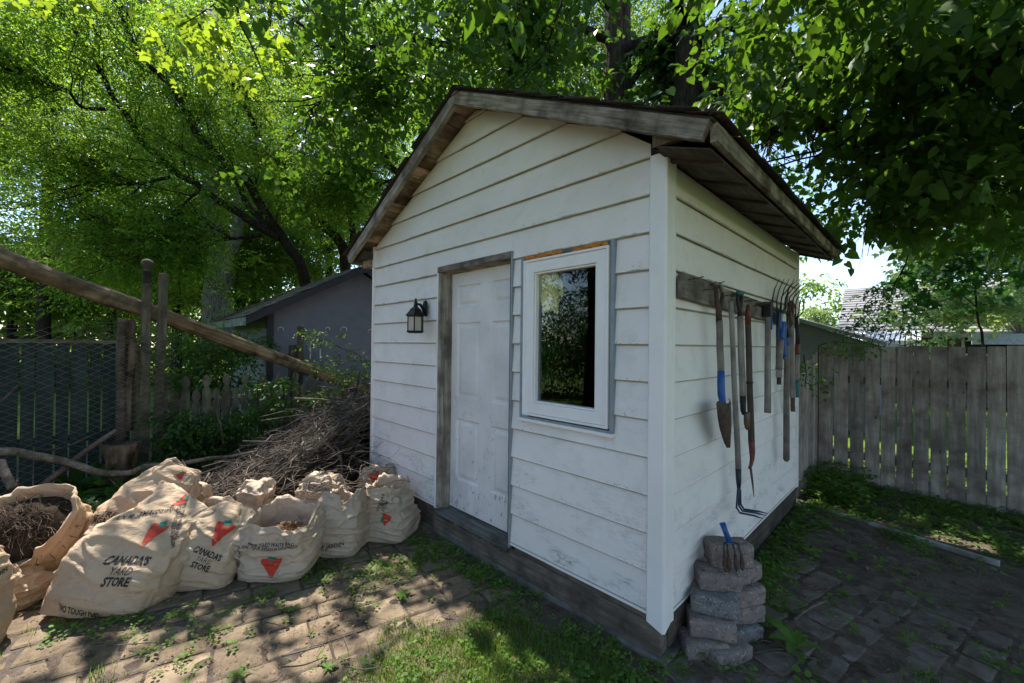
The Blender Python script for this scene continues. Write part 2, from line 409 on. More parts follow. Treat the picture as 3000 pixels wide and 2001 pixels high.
def dirtypaver():
    m, n, b, o = newmat('dirt_filmed_paver'); ge = n.nodes.new('ShaderNodeNewGeometry'); v = ge.outputs['Position']
    g = noise(n, v, 7, 8, .72); c = ramp(n, g, [(.3, (.085, .065, .055)), (.5, (.17, .137, .12)), (.7, (.26, .22, .195))])
    oi = n.nodes.new('ShaderNodeObjectInfo'); hs = n.nodes.new('ShaderNodeHueSaturation'); L(n, c, hs.inputs['Color']); L(n, mth(n, 'ADD', mth(n, 'MULTIPLY', oi.outputs['Random'], .35), .85), hs.inputs['Value'])
    L(n, hs.outputs[0], b.inputs['Base Color']); b.inputs['Roughness'].default_value = .95; b.inputs['Specular IOR Level'].default_value = .1
    bump(n, b, mth(n, 'ADD', g, noise(n, v, 50, 5, .8)), .9, .012); return m
M_['paver_dirty'] = dirtypaver()
M_['shingle_red'] = shingle_mat('reddish_shingle', (.10, .04, .028), (.06, .03, .025), (.05, .045, .03))
M_['shingle_g'] = shingle_mat('mossy_grey_shingle', (.10, .09, .075), (.20, .18, .15), (.12, .11, .05))
M_['houseroof'] = shingle_mat('house_shingle', (.205, .20, .205), (.26, .25, .255), (.18, .175, .175))
M_['greenroof'] = shingle_mat('green_house_shingle', (.17, .26, .22), (.2, .3, .25), (.15, .22, .2))
M_['wallblock'] = None
def block_mat(name, a, b_):
    m, n, b, o = newmat(name); v = coords(n)
    c = mix(n, gramp(n, noise(n, v, 9, 5, .6), .4, .65), a, b_)
    c = mix(n, gramp(n, noise(n, v, 32, 6, .8), .52, .6), c, tuple(q*.45 for q in a))
    c = mix(n, gramp(n, noise(n, v, 60, 3, .7), .60, .66), c, (.42, .37, .35))
    L(n, c, b.inputs['Base Color']); b.inputs['Roughness'].default_value = .9
    bump(n, b, mth(n, 'ADD', noise(n, v, 18, 7, .75), mth(n, 'MULTIPLY', noise(n, v, 100, 3), .35)), 1.0, .012); return m
M_['block_r'] = block_mat('reddish_wall_block', (.26, .20, .18), (.17, .14, .13))
M_['block_g'] = block_mat('grey_wall_block', (.20, .19, .19), (.14, .135, .137))

M_['leaf_lin'] = leaf_mat('linden_leaf', (.042, .095, .02), (.075, .145, .03), (.17, .33, .02), .42, .45, .35)
M_['leaf_small'] = leaf_mat('ash_leaf', (.030, .078, .012), (.05, .115, .018), (.33, .54, .04), .6)
M_['leaf_bg'] = leaf_mat('background_leaf', (.045, .10, .02), (.08, .15, .03), (.36, .52, .06), .58)
M_['leaf_maple'] = leaf_mat('silver_maple_leaf', (.13, .20, .075), (.21, .29, .12), (.52, .66, .17), .5)
M_['leaf_dark'] = leaf_mat('dark_maple_leaf', (.014, .05, .012), (.03, .075, .014), (.06, .22, .02), .35)
M_['leaf_shrub'] = leaf_mat('shrub_leaf', (.035, .09, .018), (.06, .13, .025), (.20, .36, .03), .4)
M_['leaf_cover'] = leaf_mat('ground_cover_leaf', (.07, .155, .028), (.13, .225, .04), (.26, .42, .04), .4, .6, .2)
M_['needle'] = leaf_mat('spruce_needles', (.010, .022, .008), (.02, .035, .012), (.04, .08, .02), .2)
M_['grass'] = leaf_mat('grass_blade', (.06, .14, .018), (.13, .22, .035), (.30, .44, .04), .45)
M_['litter'] = leaf_mat('dry_leaf', (.16, .085, .04), (.30, .21, .12), (.25, .14, .05), .2, .8, .15)
M_['litterd'] = leaf_mat('dark_debris', (.05, .033, .02), (.15, .10, .065), (.06, .03, .01), .1, .9, .1)
M_['root'] = leaf_mat('root_fibre', (.045, .03, .022), (.17, .12, .085), (.06, .03, .01), .05, .9, .1)
def glass_mat(name, tint, refl):
    m, n, b, o = newmat(name)
    t = n.nodes.new('ShaderNodeBsdfTransparent'); t.inputs[0].default_value = (*tint, 1)
    g = n.nodes.new('ShaderNodeBsdfGlossy'); g.inputs['Roughness'].default_value = .01
    fr = n.nodes.new('ShaderNodeFresnel'); fr.inputs[0].default_value = refl
    ms = n.nodes.new('ShaderNodeMixShader'); L(n, fr.outputs[0], ms.inputs[0]); L(n, t.outputs[0], ms.inputs[1]); L(n, g.outputs[0], ms.inputs[2])
    L(n, ms.outputs[0], o.inputs[0]); return m
M_['glass'] = glass_mat('window_glass', (.90, .93, .92), 1.42)
M_['lampglass'] = plain('seeded_lamp_glass', (.36, .38, .36), .25, nz=.15, scale=20, spec=.6)
M_['lampcard'] = plain('faded_pink_glass', (.55, .38, .34), .3, c2=(.38, .42, .34), scale=9)
# ================================================================== ground
def gz(x, y):
    "gentle relief of the yard"
    return G+.012*math.sin(x*2.1+1)+.010*math.sin(y*2.7)+.02*max(0, min(1, (y-2.8)/1.5))*(1 if x > -.5 else 0) \
        + (.05*max(0, min(1, (-x-3.6)/1.5)))
def gzv(x, y):
    return G+.012*np.sin(x*2.1+1)+.010*np.sin(y*2.7)+.02*np.clip((y-2.8)/1.5, 0, 1)*(x > -.5)+.05*np.clip((-x-3.6)/1.5, 0, 1)
def sheet(name, x0, x1, y0, y1, nx, ny, mat, dz=0, amp=.008):
    xs = np.linspace(x0, x1, nx); ys = np.linspace(y0, y1, ny)
    X, Y = np.meshgrid(xs, ys, indexing='ij')
    Z = gzv(X, Y)+dz
    nzv = np.array([mnoise.noise(Vector((a*3, b*3, 0)))+.6*mnoise.noise(Vector((a*11, b*11, 3))) for a, b in zip(X.ravel(), Y.ravel())]).reshape(X.shape)
    Z = Z+nzv*amp
    V = np.stack([X, Y, Z], -1).reshape(-1, 3)
    I = np.arange(nx*ny).reshape(nx, ny)
    Fq = np.stack([I[:-1, :-1], I[1:, :-1], I[1:, 1:], I[:-1, 1:]], -1).reshape(-1, 4)
    o = mk(name, V, Fq, mat, smooth=True); o['kind'] = 'structure'; return o
soil = sheet('yard_ground', -7.5, 6, -6, 5.2, 500, 420, M_['soil'])
# wide lawn that reaches the horizon, lower than the yard so that the two never touch
bm_ = MB(); R0 = 160
bm_.add([(-R0, -R0, G-.07), (R0, -R0, G-.07), (R0, R0, G-.07), (-R0, R0, G-.07)], [(0, 1, 2, 3)])
lw = bm_.build('lawn', M_['lawn']); lw['kind'] = 'structure'

# pavers: tumbled concrete stones of three lengths in rows, each its own object
ang = R_(78); ca, sa = math.cos(ang), math.sin(ang)
def in_yard(x, y):
    if -3.5 < x < .06 and -.09 < y < 3.15: return False
    if x > .06: return y < 2.9-.12*(x-.3) and x < 2.3 and y > -.7
    return x < .1 and x > -2.75 and y < -.10 and y > -3.2 and not (x > -1.0 and y > -.75-.15*(x+1))
pav = []
P_mesh = {}
def paver_mesh(l, w, mt='paver'):
    key = (round(l, 2), round(w, 2), mt)
    if key in P_mesh: return P_mesh[key]
    bm = bmesh.new(); r = .014; nn = 4; vs = []
    hx, hy = l/2, w/2
    for (cx, cy, a0) in ((hx-r, hy-r, 0), (-hx+r, hy-r, 90), (-hx+r, -hy+r, 180), (hx-r, -hy+r, 270)):
        for k in range(nn):
            a = R_(a0+90*k/(nn-1)); vs.append((cx+r*math.cos(a)+random.uniform(-.003, .003), cy+r*math.sin(a)+random.uniform(-.003, .003)))
    n_ = len(vs)
    lo = [bm.verts.new((x, y, -.05)) for x, y in vs]; mid = [bm.verts.new((x, y, -.007)) for x, y in vs]
    hi = [bm.verts.new((x*(1-.012/hx), y*(1-.012/hy), random.uniform(-.0015, .0))) for x, y in vs]
    for a, b_ in ((lo, mid), (mid, hi)):
        for k in range(n_): bm.faces.new((a[k], a[(k+1) % n_], b_[(k+1) % n_], b_[k]))
    bm.faces.new(hi)
    me = bpy.data.meshes.new('paver'); bm.to_mesh(me); bm.free(); me.materials.append(M_[mt]); P_mesh[key] = me
    return me
vrow = -9.0; ri = 0
cand = []
while vrow < 6:
    wd = [.14, .20, .165, .15, .24][ri % 5]; ri += 1
    u = -9+random.uniform(0, .2)
    while u < 9:
        ln = random.choice([.14, .20, .24, .28]) if wd < .22 else random.choice([.26, .32, .22])
        uc, vc = u+ln/2, vrow+wd/2
        x = uc*ca-vc*sa; y = uc*sa+vc*ca
        if in_yard(x, y):
            cand.append((math.hypot(x-CAM[0], y-CAM[1]), x, y, ln, wd))
        u += ln+.009
    vrow += wd+.009
cand.sort()
for d_, x, y, ln, wd in cand[:300]:
    d = np.array([x, y, G])-CAM; zz = d@FW
    if zz < .5: continue
    o = bpy.data.objects.new('paver', paver_mesh(ln-.004, wd-.004, 'paver_dirty' if x > .06 else 'paver')); COL.objects.link(o)
    sunk = .0085 if x > .06 else .005
    o.location = (x, y, gz(x, y)+.012-sunk+random.uniform(-.004, .004)); o.rotation_euler = (R_(random.uniform(-.8, .8)), R_(random.uniform(-.8, .8)), ang+R_(random.uniform(-1.0, 1.0)))
    o.parent = soil
# white edging strip lying on the ground at the right
eb = MB(); p0 = Vector((.02, 3.15, G+.03)); p1 = Vector((1.35, 2.80, G+.028)); dd = (p1-p0).normalized(); nn_ = Vector((-dd.y, dd.x, 0))
eb.obox((p0+p1)/2, dd*(p1-p0).length/2, nn_*.012, Vector((0, 0, .022)))
o = eb.build('edging_strip', M_['vinylw'], bevel=.003); tag(o, 'long thin white edging strip lying in the weeds between shed corner and board fence', 'edging')
o.data.materials[0] = plain('dirty_white_strip', (.34, .35, .36), .7, c2=(.14, .14, .12), scale=6)

# ================================================================== shed
W_, D_ = 3.32, 3.04
shed = thing('garden_shed', (-W_/2, D_/2, G), 'white clapboard garden shed with mossy overhanging roof standing in the middle of the yard', 'shed')
row = .203
def zroof(x): return 3.386-.503*abs(x+1.60)          # top of the rake boards
def zgab(x): return zroof(x)-.075
def plank_front(x0, x1, z0, z1, y=0.016, n=None):
    "one lapped board: bottom edge proud, clipped by the gable slopes"
    def clip(z, lo, hi):
        h = (3.311-z)/.503
        return max(lo, -1.60-h), min(hi, -1.60+h)
    a0, b0 = clip(z0, x0, x1); a1, b1 = clip(z1, x0, x1)
    if b0-a0 < .03: return None
    if b1-a1 < .01:
        zm = (z0+z1)/2; a1 = b1 = (a0+b0)/2; z1 = min(z1, 3.30)
    n = n or max(2, int((b0-a0)/.22)+1); vs = []; fs = []
    for i in range(n+1):
        t = i/n; xb = a0+(b0-a0)*t; xt = a1+(b1-a1)*t
        wv = .0022*mnoise.noise(Vector((xb*2.3, z0*7, 1))); wz = .003*mnoise.noise(Vector((xb*1.7, z0*5, 9)))
        vs += [(xb, y-.0005, z0+.004+wz), (xb, y-.018+wv, z0-.006+wz), (xb, y-.0225+wv, z0-.001+wz), (xb, y-.021+wv, z0+.006+wz), (xt, y-.003, z1-.001)]
    for i in range(n):
        for k in range(4):
            a = i*5+k; fs.append((a, a+1, a+6, a+5))
    fs += [(0, 4, 3, 2, 1), tuple(n*5+k for k in range(5))]
    return MB().add(vs, fs)
def add_plank(mb, side='front'):
    if mb is None: return
    if side == 'right': mb.v = [(-y, D_+x if False else x, z) for x, y, z in mb.v]
    if side == 'left': mb.v = [(-W_+y, x, z) for x, y, z in mb.v]
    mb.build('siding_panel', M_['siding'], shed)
DX0, DX1, DZ1 = -2.06, -1.148, 2.085
WX0, WX1, WZ0, WZ1 = -1.03, -.305, .905, 2.03
FL, FR = -3.30, -.085
for k in range(17):
    z0, z1 = k*row, (k+1)*row
    if z0 < WZ0-.05:
        segs = [(FL, DX0-.022, z0, z1), (DX1+.016, FR, z0, min(z1, WZ0+.004) if k == 4 else z1)]
        if k == 4:
            segs = [(FL, DX0-.022, z0, z1), (DX1+.016, WX0-.004, z0, z1), (WX0-.004, WX1+.004, z0, WZ0-.004), (WX1+.004, FR, z0, z1)]
    elif z0 < 2.0:
        segs = [(FL, DX0-.022, z0, z1), (DX1+.016, WX0-.012, z0, z1), (WX1+.012, FR, z0, z1)]
    elif k == 10:
        segs = [(FL, DX0-.004, z0, z1), (DX0-.004, DX1+.004, DZ1+.004, z1), (DX1+.004, FR, z0, z1)]
    elif k == 11: segs = [(FL, FR, z0, z1)]
    else: segs = [(-3.32, -.004, z0, z1)]
    for s in segs: add_plank(plank_front(*s))
for k in range(12):
    z0, z1 = k*row, min((k+1)*row, 2.405)
    mb = plank_front(.098, D_-.03, z0, z1) if k < 9 else None
    # right wall is not clipped by the gable: build directly
    for side in ('right', 'left'):
        n = 14; vs = []; fs = []
        for i in range(n+1):
            t = i/n; yb = .098+(D_-.03-.098)*t
            wv = .0025*mnoise.noise(Vector((yb*2.1, z0*7, 21))); wz = .003*mnoise.noise(Vector((yb*1.7, z0*5, 29)))
            prof = [(-.0005, z0+.004+wz), (-.018+wv, z0-.006+wz), (-.0225+wv, z0-.001+wz), (-.021+wv, z0+.006+wz), (-.003, z1-.001)]
            for q, z in prof: vs.append((-q-.016, yb, z) if side == 'right' else (-W_+q+.016, yb, z))
        for i in range(n):
            for j in range(4):
                a = i*5+j; fs.append((a, a+1, a+6, a+5))
        fs += [(0, 4, 3, 2, 1), tuple(n*5+j for j in range(5))]
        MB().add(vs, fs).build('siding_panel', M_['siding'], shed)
# sheathing behind the boards (with the real openings) and the floor
def bx(name, a, b_, mat, parent=shed, bevel=0, label=None):
    o = MB().box(a, b_).build(name, mat, parent, bevel=bevel)
    if label: o['label'] = label
    return o
I_ = M_['interior']
sh = MB()
sh.box((-3.31, .018, -.02), (DX0-.02, .09, 2.40)); sh.box((DX1+.02, .018, -.02), (WX0, .09, 2.40)); sh.box((WX1, .018, -.02), (-.02, .09, 2.40))
sh.box((WX0, .018, -.02), (WX1, .09, WZ0-.002)); sh.box((WX0, .018, WZ1+.001), (WX1, .09, 2.40)); sh.box((DX0-.02, .018, DZ1+.002), (DX1+.02, .09, 2.40))
sh.add([(-3.31, .018, 2.40), (-.01, .018, 2.40), (-1.60, .018, 3.27), (-3.31, .09, 2.40), (-.01, .09, 2.40), (-1.60, .09, 3.27)], [(0, 1, 2), (5, 4, 3), (0, 3, 4, 1), (1, 4, 5, 2), (2, 5, 3, 0)])
sh.box((-.09, .091, -.02), (-.018, D_, 2.40)); sh.box((-3.302, .091, -.02), (-3.23, D_, 2.40)); sh.box((-3.22, D_-.09, -.02), (-.091, D_-.001, 2.40))
sh.add([(-3.31, D_-.08, 2.401), (-.01, D_-.08, 2.401), (-1.60, D_-.08, 3.27), (-3.31, D_, 2.401), (-.01, D_, 2.401), (-1.60, D_, 3.27)], [(0, 1, 2), (5, 4, 3), (0, 3, 4, 1), (1, 4, 5, 2), (2, 5, 3, 0)])
sh.box((-3.22, .091, -.10), (-.091, D_-.091, -.021))
sh.build('wall_frame', I_, shed)
# trims
ct = MB()
for z0, z1, e in ((.06, 2.425, 0), (-.045, .06, 1)):
    pass
def cornerpost():
    # L-shaped vinyl corner with rounded nose, flared foot and a thin edge rib
    prof = [(-.084, .020), (-.084, -.010), (-.078, -.015), (.004, -.015), (.014, -.010), (.015, -.002), (.015, .060), (.009, .064), (.015, .068), (.015, .098), (-.012, .098)]
    zs = [(-.055, 1.12), (.02, 1.04), (.10, 1.0), (2.43, 1.0)]
    vs = []; m = len(prof)
    for z, s in zs:
        for i, (x, y) in enumerate(prof):
            zz = z
            if z < 0: zz = z-(.028 if i in (3, 4, 5) else 0)
            vs.append((x*s if x > 0 else x, (y*s if y < 0 else y), zz))
    fs = [(i*m+k, i*m+(k+1) % m, (i+1)*m+(k+1) % m, (i+1)*m+k) for i in range(len(zs)-1) for k in range(m)]
    fs += [tuple(range(m))[::-1], tuple(3*m+k for k in range(m))]
    return MB().add(vs, fs)
cornerpost().build('corner_trim', M_['trim'], shed)
bx('corner_trim', (-3.338, -.014, -.03), (-3.30, .05, 2.47), M_['trim'])
bx('corner_trim', (-.016, D_-.03, -.03), (.014, D_+.03, 2.40), M_['trim'])
bx('bottom_trim', (FL, -.010, -.022), (DX0-.022, .016, -.008), M_['trim']); bx('bottom_trim', (DX1+.016, -.010, -.022), (FR, .016, -.008), M_['trim'])
bx('bottom_trim', (-.016, .099, -.022), (.010, D_-.031, -.008), M_['trim'])
bx('door_trim', (DX0-.022, -.015, -.03), (DX0-.002, .018, DZ1+.005), M_['trim'])
bx('door_trim', (DX1+.002, -.015, -.045), (DX1+.0155, .03, DZ1), M_['grey_metal'])
# brown rafter block above the corner trim, and corner blocks
bx('wood_block', (-.078, -.012, 2.436), (-.005, .06, 2.50), M_['dark_z'])
bx('wood_block', (.0, -.15, 2.40), (.03, .25, 2.475), M_['dark_z'])
# skirt timbers and slab
def tim(a, b_, mat, name='skirt_board'):
    o = bx(name, a, b_, mat, bevel=.006)
tim((-3.30, -.004, -.205), (-2.10, .07, -.024), M_['skirt']); tim((-2.097, -.006, -.215), (-.004, .07, -.062), M_['skirt']) 
tim((-2.0, .0, -.060), (-1.10, .004, -.048), M_['skirt'])
tim((-1.095, -.002, -.060), (-.006, .07, -.024), M_['skirt'])
tim((-.07, .072, -.205), (.002, D_, -.024), M_['dark_y'])
bx('concrete_footing', (-3.3, .0, G-.08), (-.02, D_, -.217), M_['concrete'])
bx('concrete_footing', (-.26, -.025, G-.05), (.03, .22, -.223), M_['concrete'], bevel=.012)
# ------ doorway
bx('door_jamb', (DX0-.0015, -.012, -.03), (DX0+.022, .075, 2.035), M_['grey_z'])
bx('door_jamb', (DX0+.022, .04, -.03), (DX0+.055, .098, 2.03), M_['grey_z'])
bx('door_jamb', (DX1-.02, .0, -.03), (DX1, .098, 2.03), M_['dark_z'])
ln_ = MB()
n = 12; vs = []
for i in range(n+1):
    x = DX0-.01+(DX1-DX0+.01)*i/n
    wz = .008*mnoise.noise(Vector((x*6, 0, 0)))
    zt = DZ1+.0+wz*.3; zb = 2.032+wz
    for (y, z) in ((-.018, zb+.006), (-.02, zt), (.095, zt), (.095, zb-.004)): vs.append((x, y, z))
fs = [(i*4+k, i*4+(k+1) % 4, (i+1)*4+(k+1) % 4, (i+1)*4+k) for i in range(n) for k in range(4)]+[(3, 2, 1, 0), (n*4, n*4+1, n*4+2, n*4+3)]
MB().add(vs, fs).build('door_lintel', M_['grey_x'], shed)
sill = MB().add([(DX0-.02, -.03, -.062), (DX1, -.026, -.066), (DX1, .10, -.050), (DX0-.02, .10, -.046), (DX0-.02, -.03, -.040), (DX1, -.022, -.043), (DX1, .10, -.022), (DX0-.02, .10, -.02)],
                [(0, 3, 2, 1), (4, 5, 6, 7), (0, 1, 5, 4), (1, 2, 6, 5), (2, 3, 7, 6), (3, 0, 4, 7)])
sill.build('door_sill', wood('mossy_sill_wood', [(.05, .048, .04), (.13, .125, .11), (.21, .205, .185)], 'x'), shed)
# broken rotten lip under the sill
rot = MB()
for i in range(34):
    x = DX0+.1+random.random()*.8; 
    rot.obox((x, -.022+random.uniform(-.006, .006), -.072+random.uniform(-.012, .006)), (random.uniform(.008, .03), 0, random.uniform(-.004, .004)), (0, random.uniform(.005, .012), 0), (0, 0, random.uniform(.003, .009)))
rot.build('rotten_lip', M_['dark_x'], shed)['kind'] = 'stuff'
# six-panel door slab made as a relief grid
def door_slab():
    x0, x1, z0, z1 = DX0+.024, DX1-.003, -.015, 2.028
    pan = []
    for (zb, zt) in ((.235, .765), (.945, 1.598), (1.724, 1.919)):
        pan += [(-1.928, -1.617, zb, zt), (-1.472, -1.172, zb, zt)]
    xs = sorted({x0, x1}|{q for p in pan for q in (p[0], p[0]+.014, p[0]+.03, p[0]+.055, p[0]+.068, p[1], p[1]-.014, p[1]-.03, p[1]-.055, p[1]-.068)})
    zs = sorted({z0, z1}|{q for p in pan for q in (p[2], p[2]+.014, p[2]+.03, p[2]+.055, p[2]+.068, p[3], p[3]-.014, p[3]-.03, p[3]-.055, p[3]-.068)})
    def dep(x, z):
        for a, b_, c, d in pan:
            if a-1e-6 <= x <= b_+1e-6 and c-1e-6 <= z <= d+1e-6:
                e = min(x-a, b_-x, z-c, d-z)
                return float(np.interp(e, [0, .014, .03, .055, .068], [0, .013, .013, .003, .0025]))
        return 0
    vs = [(x, .098+dep(x, z), z) for x in xs for z in zs]; nz_ = len(zs)
    fs = [(i*nz_+j, (i+1)*nz_+j, (i+1)*nz_+j+1, i*nz_+j+1) for i in range(len(xs)-1) for j in range(nz_-1)]
    b_ = len(vs)
    vs += [(x0, .098, z0), (x1, .098, z0), (x1, .098, z1), (x0, .098, z1), (x0, .14, z0), (x1, .14, z0), (x1, .14, z1), (x0, .14, z1)]
    fs += [(b_+4, b_+5, b_+1, b_), (b_+5, b_+6, b_+2, b_+1), (b_+6, b_+7, b_+3, b_+2), (b_+7, b_+4, b_, b_+3), (b_+7, b_+6, b_+5, b_+4)]
    return MB().add(vs, fs)
door = door_slab().build('door', M_['door'], shed); door['label'] = 'chipped white six-panel door without a handle'
MB().lathe([(.009, -.004), (.009, 0)], (-1.185, .096, .98), 10, 'y').build('lock_hole', M_['rust'], door)
# ------ window: nested frames, real glass, foam in the gap above
win = bx('window', (WX0+.018, -.02, WZ0+.015), (WX0+.060, .05, 1.985), M_['vinylw'], bevel=.004)
def fr(x0, x1, z0, z1, w_, y0, y1, name='window_frame', mat=M_['vinylw'], par=None):
    mb = MB()
    o4 = [(x0, z0), (x1, z0), (x1, z1), (x0, z1)]; i4 = [(x0+w_, z0+w_), (x1-w_, z0+w_), (x1-w_, z1-w_), (x0+w_, z1-w_)]
    vs = [(x, y0, z) for x, z in o4]+[(x, y0, z) for x, z in i4]+[(x, y1, z) for x, z in o4]+[(x, y1, z) for x, z in i4]
    fs = []
    for k in range(4):
        l = (k+1) % 4; fs += [(k, l, 4+l, 4+k), (8+l, 8+k, 12+k, 12+l), (k, 8+k, 8+l, l), (4+l, 12+l, 12+k, 4+k)]
    mb.add(vs, fs); return mb.build(name, mat, par or win, bevel=.003)
fr(WX0+.020, WX1-.022, WZ0+.022, 1.993, .016, -.027, .06)
fr(WX0+.037, WX1-.039, WZ0+.039, 1.976, .072, -.018, .05)
fr(WX0+.110, WX1-.112, WZ0+.112, 1.903, .012, -.006, .045)
bx('window_pane', (WX0+.120, .024, WZ0+.122), (WX1-.122, .028, 1.893), M_['glass'], win)
for a in ((WX0-.012, WX0+.012, WZ0-.01, 2.02), (WX1-.012, WX1+.012, WZ0-.01, 2.025)):
    bx('window_channel', (a[0], -.017, a[2]), (a[1], .018, a[3]), M_['grey_metal'], win)
bx('window_sill', (WX0-.014, -.034, WZ0-.022), (WX1+.016, .018, WZ0-.001), M_['trim'], win, bevel=.003)
bx('window_sill', (WX0+.0, -.027, WZ0+.0), (WX1-.0, .0, WZ0+.014), M_['grey_metal'], win)
bx('window_header', (WX0+.01, -.004, 1.985), (WX1-.01, .05, WZ1), M_['grey_x'], win)
fo = MB()
for i in range(70):
    x = random.choice([random.uniform(-1.01, -.86), random.uniform(-.86, -.70), random.uniform(-.52, -.36), random.uniform(-.60, -.40)])
    r = random.uniform(.006, .014)
    bm = bmesh.new(); bmesh.ops.create_icosphere(bm, subdivisions=2, radius=r)
    for v_ in bm.verts: v_.co *= 1+.35*mnoise.noise(v_.co*90+Vector((i, 0, 0)))
    fo.add([(x+v_.co.x*2.2, -.012+v_.co.y, 2.006+random.uniform(-.0, .002)*0+v_.co.z+.010*math.sin(i)) for v_ in bm.verts], [tuple(v_.index for v_ in f.verts) for f in bm.faces]); bm.free()
fo.build('foam_filler', M_['foam'], win, smooth=True)['kind'] = 'stuff'
for i, (cx, cz, r) in enumerate(((-.86, 1.78, .07),)):
    bm = bmesh.new(); bmesh.ops.create_icosphere(bm, subdivisions=4, radius=1)
    for v_ in bm.verts:
        nn = 1+.45*mnoise.noise(v_.co*2.2+Vector((4, 0, 0)))+.18*mnoise.noise(v_.co*7)
        v_.co = Vector((v_.co.x*.085*nn+.02*(-v_.co.z), v_.co.y*.03*nn, v_.co.z*.15*nn))
    me = bpy.data.meshes.new('insulation_tuft'); bm.to_mesh(me); bm.free(); me.materials.append(M_['fluff'])
    o = bpy.data.objects.new('insulation_tuft', me); COL.objects.link(o); o.location = (cx+.03, .056, cz)
    tag(o, 'ragged tuft of yellow insulation hanging inside the top left corner of the shed window', 'insulation')

# ------ roof: boards running along the ridge, seen from below at the rakes
YF, YB = -.19, 3.24
for q_, a_, rt__ in (('rake_r', 'x', math.atan(.503)), ('rake_l', 'x', -math.atan(.503)), ('rake_y', 'y', 0)):
    M_[q_] = wood('rotting_fascia_wood_'+q_, [(.065, .048, .036), (.31, .265, .22), (.56, .50, .44)], a_, s=1.5, vary=.08, bumps=1.0)
    for nd in M_[q_].node_tree.nodes:
        if nd.type == 'MAPPING':
            sc_ = nd.inputs['Scale'].default_value[:]; nd.vector_type = 'TEXTURE'
            nd.inputs['Scale'].default_value = tuple(1/q for q in sc_); nd.inputs['Rotation'].default_value = (0, rt__, 0)
sl = math.atan(.503); c_, s_ = math.cos(sl), math.sin(sl)
def slope_box(side, d0, d1, y0, y1, h0, h1):
    "box on a slope: d = distance down the slope from the ridge, h = height above the board plane"
    vs = []
    for h in (h0, h1):
        for d, y in ((d0, y0), (d1, y0), (d1, y1), (d0, y1)):
            x = -1.60+side*(d*c_+h*s_); z = 3.365-d*s_+h*c_
            vs.append((x, y, z))
    f = [(0, 3, 2, 1), (4, 5, 6, 7), (0, 1, 5, 4), (1, 2, 6, 5), (2, 3, 7, 6), (3, 0, 4, 7)]
    if side < 0: f = [tuple(reversed(q)) for q in f]
    return MB().add(vs, f)
for side, tot in ((1, 2.12), (-1, 2.20)):
    d = .0
    while d < tot-.03:
        wd = min(random.uniform(.10, .145), tot-d)
        slope_box(side, d+.002, d+wd-.002, YF+.03, YB-.02+random.uniform(-.01, .01), -.018+random.uniform(-.003, .003), .0).build('roof_board', M_['soffit'], shed)
        d += wd
    slope_box(side, 0, tot+.01, YF-.01, YB, .002, .012).build('roof_felt', M_['shingle'], shed)
    nS = 60; vs = []
    for i in range(nS+1):
        d = tot*i/nS; a_ = mnoise.noise(Vector((d*4, side, 1)))*.003+mnoise.noise(Vector((d*17, side, 1)))*.0025; b2_ = mnoise.noise(Vector((d*3, side, 6)))*.003
        end = max(0, (d-tot+.25)/.25)
        lo = -.088+a_+end*.012*abs(mnoise.noise(Vector((d*40, side, 3)))); hi = .0015-abs(a_)*.8
        for (h, y) in ((lo, YF-.012+b2_), (hi, YF-.012+b2_*.6), (hi, YF+.028), (lo, YF+.028)):
            vs.append((-1.60+side*(d*c_+h*s_), y, 3.365-d*s_+h*c_))
    fs = [(i*4+k, i*4+(k+1) % 4, (i+1)*4+(k+1) % 4, (i+1)*4+k) for i in range(nS) for k in range(4)]+[(3, 2, 1, 0), (nS*4, nS*4+1, nS*4+2, nS*4+3)]
    if side < 0: fs = [tuple(reversed(q)) for q in fs]
    MB().add(vs, fs).build('rake_board', M_['rake_r' if side > 0 else 'rake_l'], shed)
    o = slope_box(side, 0, tot, YB-.02, YB+.015, -.078, .0015).build('rake_board', M_['grey_x'], shed)
# eave fascias
ex = -1.60+2.12*c_; ez = 3.365-2.12*s_
for a in range(3):
    y0 = YF+.03+a*1.14; y1 = y0+1.137
    y1 = min(y1, YB); nS = 34; vs = []
    for i in range(nS+1):
        y = y0+(y1-y0)*i/nS; q = mnoise.noise(Vector((y*5, 3, a)))*.004+mnoise.noise(Vector((y*19, 3, a)))*.003; q2 = mnoise.noise(Vector((y*4, 8, a)))*.004
        for (x, z) in ((ex-.012, ez-.085+q), (ex+.018+q2, ez-.085+q), (ex+.018+q2*.5, ez-abs(q)), (ex-.012, ez-.0)): vs.append((x, y, z))
    MB().add(vs, [(i*4+k, i*4+(k+1) % 4, (i+1)*4+(k+1) % 4, (i+1)*4+k) for i in range(nS) for k in range(4)]+[(3, 2, 1, 0), (nS*4, nS*4+1, nS*4+2, nS*4+3)]).build('fascia_board', M_['rake_y'], shed)
ex2 = -1.60-2.20*c_; ez2 = 3.365-2.20*s_
bx('fascia_board', (ex2-.018, YF+.03, ez2-.085), (ex2+.012, YB, ez2), M_['grey_y'], bevel=.004)
